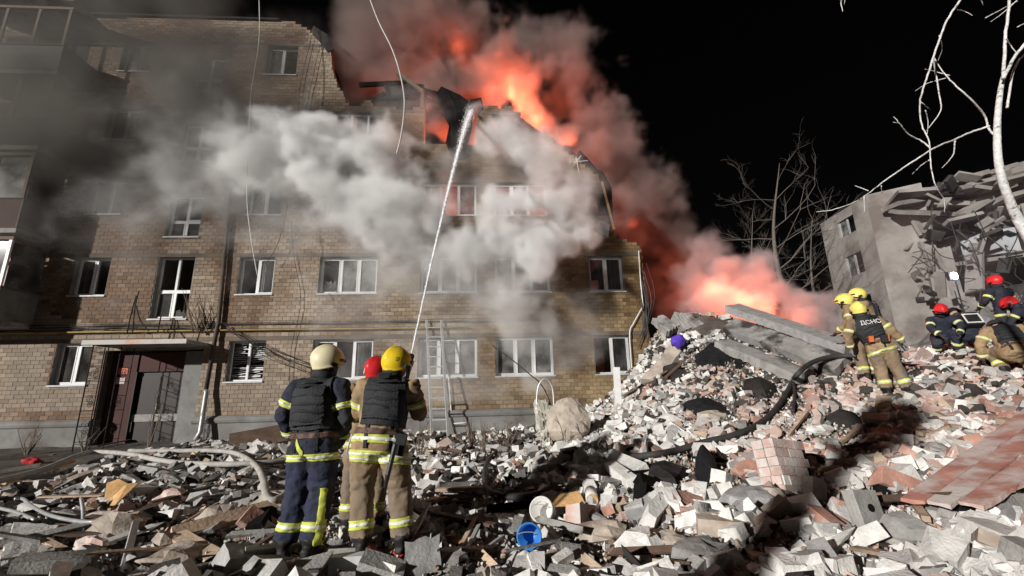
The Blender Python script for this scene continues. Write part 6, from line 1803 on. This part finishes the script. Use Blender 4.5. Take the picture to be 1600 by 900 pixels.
gx, gy, gz, gpx, gpy = gx[k], gy[k], gz[k], gpx[k], gpy[k]; n_ = len(gx)
gc = CB[rr.choice(5, n_, p=[.36, .25, .13, .14, .12])] * rr.uniform(.7, 1.1, n_)[:, None]
tag(bulk_mesh('gravel', FT, rr.integers(0, 4, n_), rots(rr.uniform(0, 6.28, (n_, 3))), rr.uniform(.5, 1.4, n_), np.stack([gx, gy, gz + rr.uniform(-.01, .05, n_)], 1), gc, M['white_brick']), 'small mortar crumbs and grit over the yard', 'gravel', kind='stuff')
# ------------------------------------------------------------------ smoke, fire and water
def volume(name, lo, hi, step, puffs, mat, label, warp=.35, wscale=.9, disp=1.0, dscale=1.1, soft=.35, keep=None, seed=0.0, streak=0.0):
    lo, hi = np.array(lo, float), np.array(hi, float)
    n = np.maximum(2, np.ceil((hi - lo) / step).astype(int) + 1)
    ax = [np.linspace(lo[i], hi[i], n[i], dtype=np.float32) for i in range(3)]
    Pg = np.stack(np.meshgrid(*ax, indexing='ij'), -1).reshape(-1, 3)
    W = np.stack([fbm(Pg / wscale + 5 + 13 * k + seed, 2) for k in range(3)], -1) - .5
    Q = Pg + W * warp * 2
    D = fbm(Pg / dscale + 31 + seed, 5, .55) - .5
    D2 = np.abs(fbm(Pg / (dscale * .55) + 71 + seed, 3) - .5)
    den = np.zeros(len(Pg), np.float32)
    for c, r, s, *sq in puffs:
        sqv = np.array(sq[0] if sq else (1, 1, 1), np.float32)
        d = np.sqrt((((Q - np.asarray(c, np.float32)) / sqv) ** 2).sum(-1)) / r
        t = np.clip((1.0 - d + D * disp * 2 - D2 * .9 * disp + .12) / soft, 0, 1)
        t = t * t * (3 - 2 * t)
        den = np.maximum(den, t * s)
    if streak:
        S = fbm((Pg + W * .9) * np.array([.75, 1.3, 1.5], np.float32) * 1.15 + 91 + seed, 4, .6)
        S = np.clip((S - .36) / .2, 0, 1)
        den *= 1 - streak + streak * S * S * (3 - 2 * S)
    if keep is not None: den *= keep(Pg)
    # nothing touches the sides of the box
    e = np.minimum.reduce([np.clip((Pg[:, i] - lo[i]) / (3 * step), 0, 1) for i in range(3)] + [np.clip((hi[i] - Pg[:, i]) / (3 * step), 0, 1) for i in range(3)])
    den *= e
    me = bpy.data.meshes.new(name)
    me.vertices.add(len(Pg))
    me.attributes.new('dens', 'FLOAT', 'POINT').data.foreach_set('value', den.astype(np.float32))
    me.materials.append(mat)
    o = bpy.data.objects.new(name, me); COL.objects.link(o)
    ng = bpy.data.node_groups.new(name, 'GeometryNodeTree')
    ng.interface.new_socket('Geometry', in_out='INPUT', socket_type='NodeSocketGeometry'); ng.interface.new_socket('Geometry', in_out='OUTPUT', socket_type='NodeSocketGeometry')
    nd, L = ng.nodes, ng.links
    gi, go = nd.new('NodeGroupInput'), nd.new('NodeGroupOutput')
    vc = nd.new('GeometryNodeVolumeCube'); vc.inputs['Min'].default_value = lo; vc.inputs['Max'].default_value = hi
    for i, k in enumerate('XYZ'): vc.inputs['Resolution ' + k].default_value = int(n[i])
    ps = nd.new('GeometryNodeInputPosition')
    s1 = nd.new('ShaderNodeVectorMath'); s1.operation = 'SUBTRACT'; L.new(ps.outputs[0], s1.inputs[0]); s1.inputs[1].default_value = lo
    s2 = nd.new('ShaderNodeVectorMath'); s2.operation = 'MULTIPLY_ADD'; L.new(s1.outputs[0], s2.inputs[0]); s2.inputs[1].default_value = (n - 1) / (hi - lo); s2.inputs[2].default_value = (.5, .5, .5)
    s3 = nd.new('ShaderNodeVectorMath'); s3.operation = 'FLOOR'; L.new(s2.outputs[0], s3.inputs[0])
    s4 = nd.new('ShaderNodeVectorMath'); s4.operation = 'DOT_PRODUCT'; L.new(s3.outputs[0], s4.inputs[0]); s4.inputs[1].default_value = (n[1] * n[2], n[2], 1)
    si = nd.new('GeometryNodeSampleIndex'); si.data_type = 'FLOAT'; si.domain = 'POINT'
    at = nd.new('GeometryNodeInputNamedAttribute'); at.data_type = 'FLOAT'; at.inputs[0].default_value = 'dens'
    L.new(gi.outputs[0], si.inputs['Geometry']); L.new(at.outputs[0], si.inputs['Value']); L.new(s4.outputs['Value'], si.inputs['Index']); L.new(si.outputs[0], vc.inputs['Density'])
    sm = nd.new('GeometryNodeSetMaterial'); sm.inputs['Material'].default_value = mat
    L.new(vc.outputs[0], sm.inputs[0]); L.new(sm.outputs[0], go.inputs[0])
    md = o.modifiers.new('smoke', 'NODES'); md.node_group = ng
    return tag(o, label, 'smoke', kind='stuff')

def vol_mat(name, color, absorb=None, aniso=0.0, emit=None, estr=0.0, dens=1.0):
    m = bpy.data.materials.new(name); m.use_nodes = True
    N, L = m.node_tree.nodes, m.node_tree.links; N.clear()
    out = N.new('ShaderNodeOutputMaterial'); pv = N.new('ShaderNodeVolumePrincipled')
    pv.inputs['Color'].default_value = (*color, 1); pv.inputs['Density'].default_value = dens; pv.inputs['Anisotropy'].default_value = aniso
    if absorb: pv.inputs['Absorption Color'].default_value = (*absorb, 1)
    if emit:
        vi = N.new('ShaderNodeVolumeInfo'); mu = N.new('ShaderNodeMath'); mu.operation = 'MULTIPLY'; L.new(vi.outputs['Density'], mu.inputs[0]); mu.inputs[1].default_value = estr
        L.new(mu.outputs[0], pv.inputs['Emission Strength']); pv.inputs['Emission Color'].default_value = (*emit, 1)
    L.new(pv.outputs[0], out.inputs['Volume'])
    m.cycles.volume_interpolation = 'LINEAR'
    return m

def puff(px, py, rpx, s, out, sq=None):
    """puff centred 'out' metres in front of the house front (negative: behind it)"""
    u, z = fac(px, py, out)
    c = fworld(u, -out, z)
    dpt = project(c)[2]
    return (c, rpx * dpt / FPX, s) + ((sq,) if sq else ())
FLAT = (1, .75, 1)
white = [puff(*a) for a in (
    (225, 300, 66, 0.57, 1.0), (290, 285, 66, 0.90, 1.0), (338, 220, 42, 0.98, 1.1), (350, 275, 64, 1.39, 1.1), (410, 258, 72, 2.46, 1.2), (465, 232, 58, 3.69, 1.3), (515, 212, 40, 4.10, 1.3), (500, 265, 62, 3.69, 1.4), (560, 245, 55, 3.69, 1.3), (600, 220, 40, 2.62, 1.2),
    (545, 320, 52, 3.12, 1.4), (600, 300, 58, 3.28, 1.4), (640, 270, 34, 1.80, 1.2), (625, 360, 46, 2.62, 1.4), (680, 345, 40, 2.46, 1.4), (690, 395, 44, 2.46, 1.4), (740, 390, 48, 2.87, 1.5), (790, 375, 55, 3.69, 1.5), (805, 320, 38, 3.69, 1.5), (780, 310, 26, 3.28, 1.4),
    (845, 385, 50, 3.69, 1.5), (885, 385, 38, 4.10, 1.5), (900, 350, 32, 4.10, 1.5), (925, 375, 26, 4.10, 1.4), (870, 325, 40, 2.62, 1.4), (900, 300, 40, 1.97, 1.2), (860, 265, 46, 1.97, 1.2), (815, 225, 38, 2.46, 1.3), (785, 205, 34, 2.62, 1.3), (765, 225, 30, 1.80, 1.2),
    (790, 440, 44, 1.64, 1.3), (835, 470, 44, 1.23, 1.2), (800, 500, 48, 0.82, 1.1), (850, 500, 38, 0.74, 1.1), (820, 560, 48, 0.61, 1.0), (700, 545, 60, 0.18, .9), (560, 585, 55, 0.18, .8), (620, 440, 60, 0.41, .9), (660, 400, 46, 0.98, 1.0), (720, 440, 44, 0.74, 1.0), (770, 620, 45, 0.18, 1.0),
    (180, 330, 50, 0.25, .9), (120, 300, 60, 0.18, .9), (390, 200, 60, 0.25, 1.0), (700, 260, 40, 0.41, .8), (738, 178, 16, 0.98, .3), (730, 200, 12, 0.57, .3))]
veil = [puff(*a) for a in ((330, 260, 130, .20, 1.2), (480, 330, 130, .22, 1.2), (620, 380, 130, .22, 1.2), (760, 440, 120, .26, 1.2), (840, 520, 90, .26, 1.1), (700, 560, 110, .20, 1.0), (560, 470, 110, .14, 1.0), (200, 320, 120, .16, 1.2), (880, 300, 90, .24, 1.2), (780, 250, 80, .24, 1.0), (640, 170, 60, .16, .8))]
white += veil
VM = vol_mat('white_smoke', (.965, .962, .955), aniso=.0)
volume('white_smoke', (-13.6, 10.9, 1.2), (5.2, 14.95, 13.2), .08, white, VM, 'dense pale smoke billowing across the front of the brick house', warp=.42, disp=1.15, dscale=.85, soft=.62, streak=.75,
       keep=lambda Q: ((-Q[:, 0] * math.sin(YAW) + (Q[:, 1] - DIST) * math.cos(YAW)) < -.02).astype(np.float32))
dark = [puff(*a) for a in (
    (330, 160, 130, 0.93, 1.0), (240, 200, 120, 0.83, 1.0), (430, 130, 90, 0.83, 1.0), (150, 230, 120, 0.90, 1.3), (60, 200, 130, 0.83, 2.0), (80, 90, 130, 0.90, 1.8), (200, 60, 120, 0.75, 1.2), (280, 90, 110, 0.68, .9), (30, 320, 100, 0.68, 1.8), (480, 180, 50, 0.75, 1.0), (560, 150, 40, 0.60, .6),
    (710, 260, 40, 1.6, .5), (730, 225, 34, 1.6, .5), (650, 225, 30, 0.60, .4), (600, 200, 40, 0.80, .5))]
DM = vol_mat('grey_smoke', (.25, .235, .215), aniso=.0)
volume('grey_smoke', (-20, 9.5, 5), (1.5, 14.9, 18.5), .16, dark, DM, 'thin dark grey smoke veiling the upper left of the brick house', warp=.6, wscale=1.6, disp=.9, dscale=2.0, soft=1.0, seed=4.0,
       keep=lambda Q: ((-Q[:, 0] * math.sin(YAW) + (Q[:, 1] - DIST) * math.cos(YAW)) < -.02).astype(np.float32))
plume = [puff(*a) for a in (
    (570, 70, 75, .9, -1.5), (520, 90, 60, .6, -1.2), (620, 40, 75, 1.0, -2), (660, 80, 55, 1.3, -2), (700, 30, 60, 1.3, -3), (560, 10, 80, .7, -2), (640, -20, 80, .9, -3), (600, 120, 40, 1.0, -1.0), (650, 140, 30, 1.0, -.8),
    (710, 118, 34, 3.2, -.7), (745, 128, 30, 3.2, -.6), (770, 150, 24, 2.6, -.5),
    (740, 60, 50, 1.4, -3), (790, 100, 46, 2.2, -2.6), (830, 110, 40, 2.2, -2.6), (760, 90, 40, 2.0, -2.6), (820, 160, 34, 2.2, -2.2), (850, 190, 26, 2.0, -1.8), (880, 215, 22, 2.0, -1.4), (770, 170, 26, 2.2, -2),
    (810, 70, 56, 1.2, -4), (870, 90, 56, 1.1, -4), (900, 130, 54, 1.2, -4), (930, 190, 50, 1.2, -4), (960, 215, 46, 1.3, -4), (975, 260, 50, 1.3, -4), (920, 250, 44, 1.2, -3.4), (1000, 310, 46, 1.3, -4), (1035, 300, 38, 1.5, -4), (1050, 325, 26, 1.5, -4), (970, 345, 26, 2.0, -2), (985, 375, 18, 2.2, -1.4), (960, 320, 30, 1.2, -3),
    (690, 205, 24, 2.2, -1.6), (740, 205, 24, 2.2, -1.6), (715, 312, 34, 1.2, -1.6), (835, 312, 34, 1.2, -1.6),
    (1010, 380, 45, .8, -4), (1040, 420, 46, .7, -4), (1060, 370, 40, .6, -4.5), (1020, 450, 40, .7, -4))]
PM = vol_mat('brown_smoke', (.40, .32, .295), aniso=.0)
volume('brown_smoke', (-7.5, 14.6, 2.5), (9.5, 21.5, 19.5), .13, plume, PM, 'brown and red lit smoke plume rising behind the torn roof', warp=.45, disp=1.15, dscale=1.1, soft=.55, seed=2.0, streak=.35,
       keep=lambda Q: ((-Q[:, 0] * math.sin(YAW) + (Q[:, 1] - DIST) * math.cos(YAW)) > .42).astype(np.float32))
def puffy(px, py, rpx, s, y):
    c = aty(px, py, y); return (c, rpx * project(c)[2] / FPX, s)
hot = [puffy(*a) for a in (
    (1130, 470, 42, 2.2, 16.5), (1170, 445, 42, 2.2, 16.8), (1140, 425, 36, 1.8, 17), (1185, 415, 30, 1.6, 17), (1210, 465, 34, 2.4, 16.3), (1240, 475, 30, 2.6, 16.2), (1275, 482, 30, 2.6, 16), (1300, 480, 24, 2.6, 16), (1315, 500, 26, 2.6, 15.8), (1290, 520, 24, 2.4, 15.6), (1100, 480, 34, 1.6, 16.8), (1080, 440, 40, .9, 17.5), (1110, 400, 40, .8, 17.5), (1060, 470, 36, .8, 17.5), (1330, 530, 18, 2, 15.2), (1185, 480, 34, 2.4, 16), (1150, 500, 30, 2.2, 15.6), (1255, 505, 30, 2.4, 15.5))]
HM = vol_mat('glowing_smoke', (.66, .62, .62), aniso=.0)
volume('glowing_smoke', (4.5, 13.4, 1.8), (13.5, 20, 8.2), .10, hot, HM, 'smoke glowing red and orange behind the crest of the mound', warp=.3, disp=.95, dscale=.9, soft=.4, seed=7.0)

drift = [puffy(*a) for a in ((1380, 400, 70, .16, 19), (1440, 440, 60, .16, 18), (1520, 420, 80, .13, 18), (1560, 330, 70, .12, 19), (1450, 340, 60, .10, 20), (1590, 480, 60, .12, 16), (1340, 450, 50, .16, 18))]
DR = vol_mat('drifting_smoke', (.34, .28, .25))
volume('drifting_smoke', (8.5, 13.5, 2.5), (27, 22, 15), .28, drift, DR, 'thin brownish smoke drifting before the grey panel house', warp=.8, wscale=2, disp=1.0, dscale=2.2, soft=1.0, seed=3.0, streak=.5)
# flames: burning cores, each with the light it gives
FC = (1.0, .19, .095)
FM = vol_mat('flame', (.05, .02, .01), emit=(1.0, .20, .05), estr=.8, dens=.3)
def fire(name, puffs, lo, hi, label, lamps, step=.09):
    o = volume(name, lo, hi, step, puffs, FM, label, warp=.35, wscale=.6, disp=1.1, dscale=.6, soft=.6, seed=11.0)
    o['category'] = 'fire'
    for p, e, r in lamps:
        ld = bpy.data.lights.new('flame_light', 'POINT'); ld.energy = e; ld.color = FC; ld.shadow_soft_size = r
        lo_ = bpy.data.objects.new('flame_light', ld); COL.objects.link(lo_); lo_.location = p; lo_.parent = o
    return o
def bp(px, py, out): 
    u, z = fac(px, py, out); return tuple(fworld(u, -out, z))
c = [bp(795, 165, -1.6), bp(830, 195, -1.5), bp(875, 225, -1.3), bp(905, 250, -1.1), bp(770, 195, -1.4)]
fire('roof_fire', [(q, r, s) for q, r, s in zip(c, (.55, .5, .38, .3, .5), (1, 1, 1, 1, .8))], (-3, 14.9, 7.2), (4.6, 17.6, 12.8), 'fire burning along the torn roof edge of the house',
     [(bp(800, 150, -2.3), 1500, .5), (bp(835, 185, -1.9), 600, .4), (bp(890, 225, -1.6), 170, .3), (bp(715, 70, -3.0), 110, .5), (bp(985, 355, -2.4), 45, .3), (bp(1050, 445, -5.5), 220, .5)])
c = [aty(1150, 490, 15.8), aty(1190, 485, 15.6), aty(1120, 488, 15.9), aty(1225, 500, 15.3)]
fire('mound_fire', [(q, r, 1.0) for q, r in zip(c, (.5, .45, .4, .35))], (4.8, 14.2, 2.2), (11.5, 17, 5.2), 'fire glowing behind the crest of the rubble mound',
     [(tuple(aty(1155, 470, 15.9)), 520, .5), (tuple(aty(1115, 455, 16.4)), 300, .5), (tuple(aty(1205, 480, 15.4)), 160, .4)])
# fire inside the rooms
c = [(-2.6, 2.4, 10.9), (-1.6, 2.2, 11.0), (-.2, 2.6, 8.3), (.8, 2.4, 8.3), (-2.2, 2.6, 8.2)]
c = [fworld(*q) for q in c]
fire('room_fire', [(q, .35, .8) for q in c], (-4, 15.5, 7.0), (2.2, 18.5, 12), 'fire glowing red inside the upper windows', [(tuple(c[0]), 420, .3), (tuple(c[1]), 420, .3), (tuple(c[2]), 200, .3), (tuple(c[3]), 200, .3), (tuple(c[4]), 200, .3)])
c = [fworld(-4.9, 1.6, 2.75)]  # small orange glow in the window, made by an added fire core and lamp
fire('window_glow', [(c[0], .16, 1.0)], c[0] - .5, c[0] + .5, 'small orange glow inside the ground floor window behind the cream helmet', [(tuple(c[0]), 9, .1)], .05)

# water jet
M['water'] = bpy.data.materials.new('water_spray'); M['water'].use_nodes = True
_N, _L = M['water'].node_tree.nodes, M['water'].node_tree.links; _N.clear()
_o = _N.new('ShaderNodeOutputMaterial'); _t = _N.new('ShaderNodeBsdfTransparent'); _d = _N.new('ShaderNodeBsdfTranslucent'); _d2 = _N.new('ShaderNodeBsdfDiffuse'); _a = _N.new('ShaderNodeAddShader'); _m = _N.new('ShaderNodeMixShader')
_d.inputs[0].default_value = (.35, .35, .35, 1); _d2.inputs[0].default_value = (.75, .76, .77, 1)
_L.new(_d.outputs[0], _a.inputs[0]); _L.new(_d2.outputs[0], _a.inputs[1])
_tc = _N.new('ShaderNodeTexCoord'); _nz = _N.new('ShaderNodeTexNoise'); _nz.inputs['Scale'].default_value = 9; _nz.inputs['Detail'].default_value = 5
_mp = _N.new('ShaderNodeMapping'); _mp.inputs['Scale'].default_value = (4, 1, .35)
_L.new(_tc.outputs['Object'], _mp.inputs[0]); _L.new(_mp.outputs[0], _nz.inputs['Vector'])
_mr = _N.new('ShaderNodeMapRange'); _mr.inputs['From Min'].default_value = .35; _mr.inputs['From Max'].default_value = .65; _mr.inputs['To Min'].default_value = .12; _mr.inputs['To Max'].default_value = .5
_L.new(_nz.outputs[0], _mr.inputs[0]); _L.new(_mr.outputs[0], _m.inputs[0]); _L.new(_t.outputs[0], _m.inputs[1]); _L.new(_a.outputs[0], _m.inputs[2]); _L.new(_m.outputs[0], _o.inputs[0])
tgt = np.array(bp(737, 172, .25))
st = nz + d_ * .12
jt = empty('water_jet', tuple(st), 0, 'white water jet arcing from the nozzle up to the burning top floor', 'water')
tt_ = np.linspace(0, 1, 40)
mid = (st + tgt) / 2 + np.array([0, 0, .75])
path = np.array([(1 - t) ** 2 * st + 2 * t * (1 - t) * mid + t * t * tgt for t in tt_])
jr = np.random.default_rng(9)
for k in range(9):
    off = (jr.random(3) - .5) * np.array([1, 1, .6])
    q = path + off * (.006 + .10 * tt_[:, None] ** 1.3) + (np.array([fbm(np.stack([tt_ * 9, np.full(40, k * 3.1 + a), np.full(40, .5)], 1), 2) for a in (0, 9, 17)]).T - .5) * .08 * tt_[:, None]
    m = MB(); m.tube(q - st, (.006 + .024 * tt_) * (1.0 if k else 1.25), 8)
    m.build('strand', M['water'], jt, None, True)
m = MB()
dv, df = [], []
for k in range(3200):
    t = jr.random() ** .6; i = min(38, int(t * 39)); p = path[i] + (path[i + 1] - path[i]) * jr.random() - st + (jr.normal(size=3)) * (.006 + .11 * t * t)
    s_ = .004 + .008 * jr.random()
    b0 = len(dv); dv += [p + (s_, 0, 0), p - (s_, 0, 0), p + (0, s_, 0), p - (0, s_, 0), p + (0, 0, s_ * 2), p - (0, 0, s_ * 2)]
    df += [(b0, b0 + 2, b0 + 4), (b0 + 2, b0 + 1, b0 + 4), (b0 + 1, b0 + 3, b0 + 4), (b0 + 3, b0, b0 + 4), (b0 + 2, b0, b0 + 5), (b0 + 1, b0 + 2, b0 + 5), (b0 + 3, b0 + 1, b0 + 5), (b0, b0 + 3, b0 + 5)]
m.add(dv, df); m.build('droplets', M['water'], jt, kind='stuff')
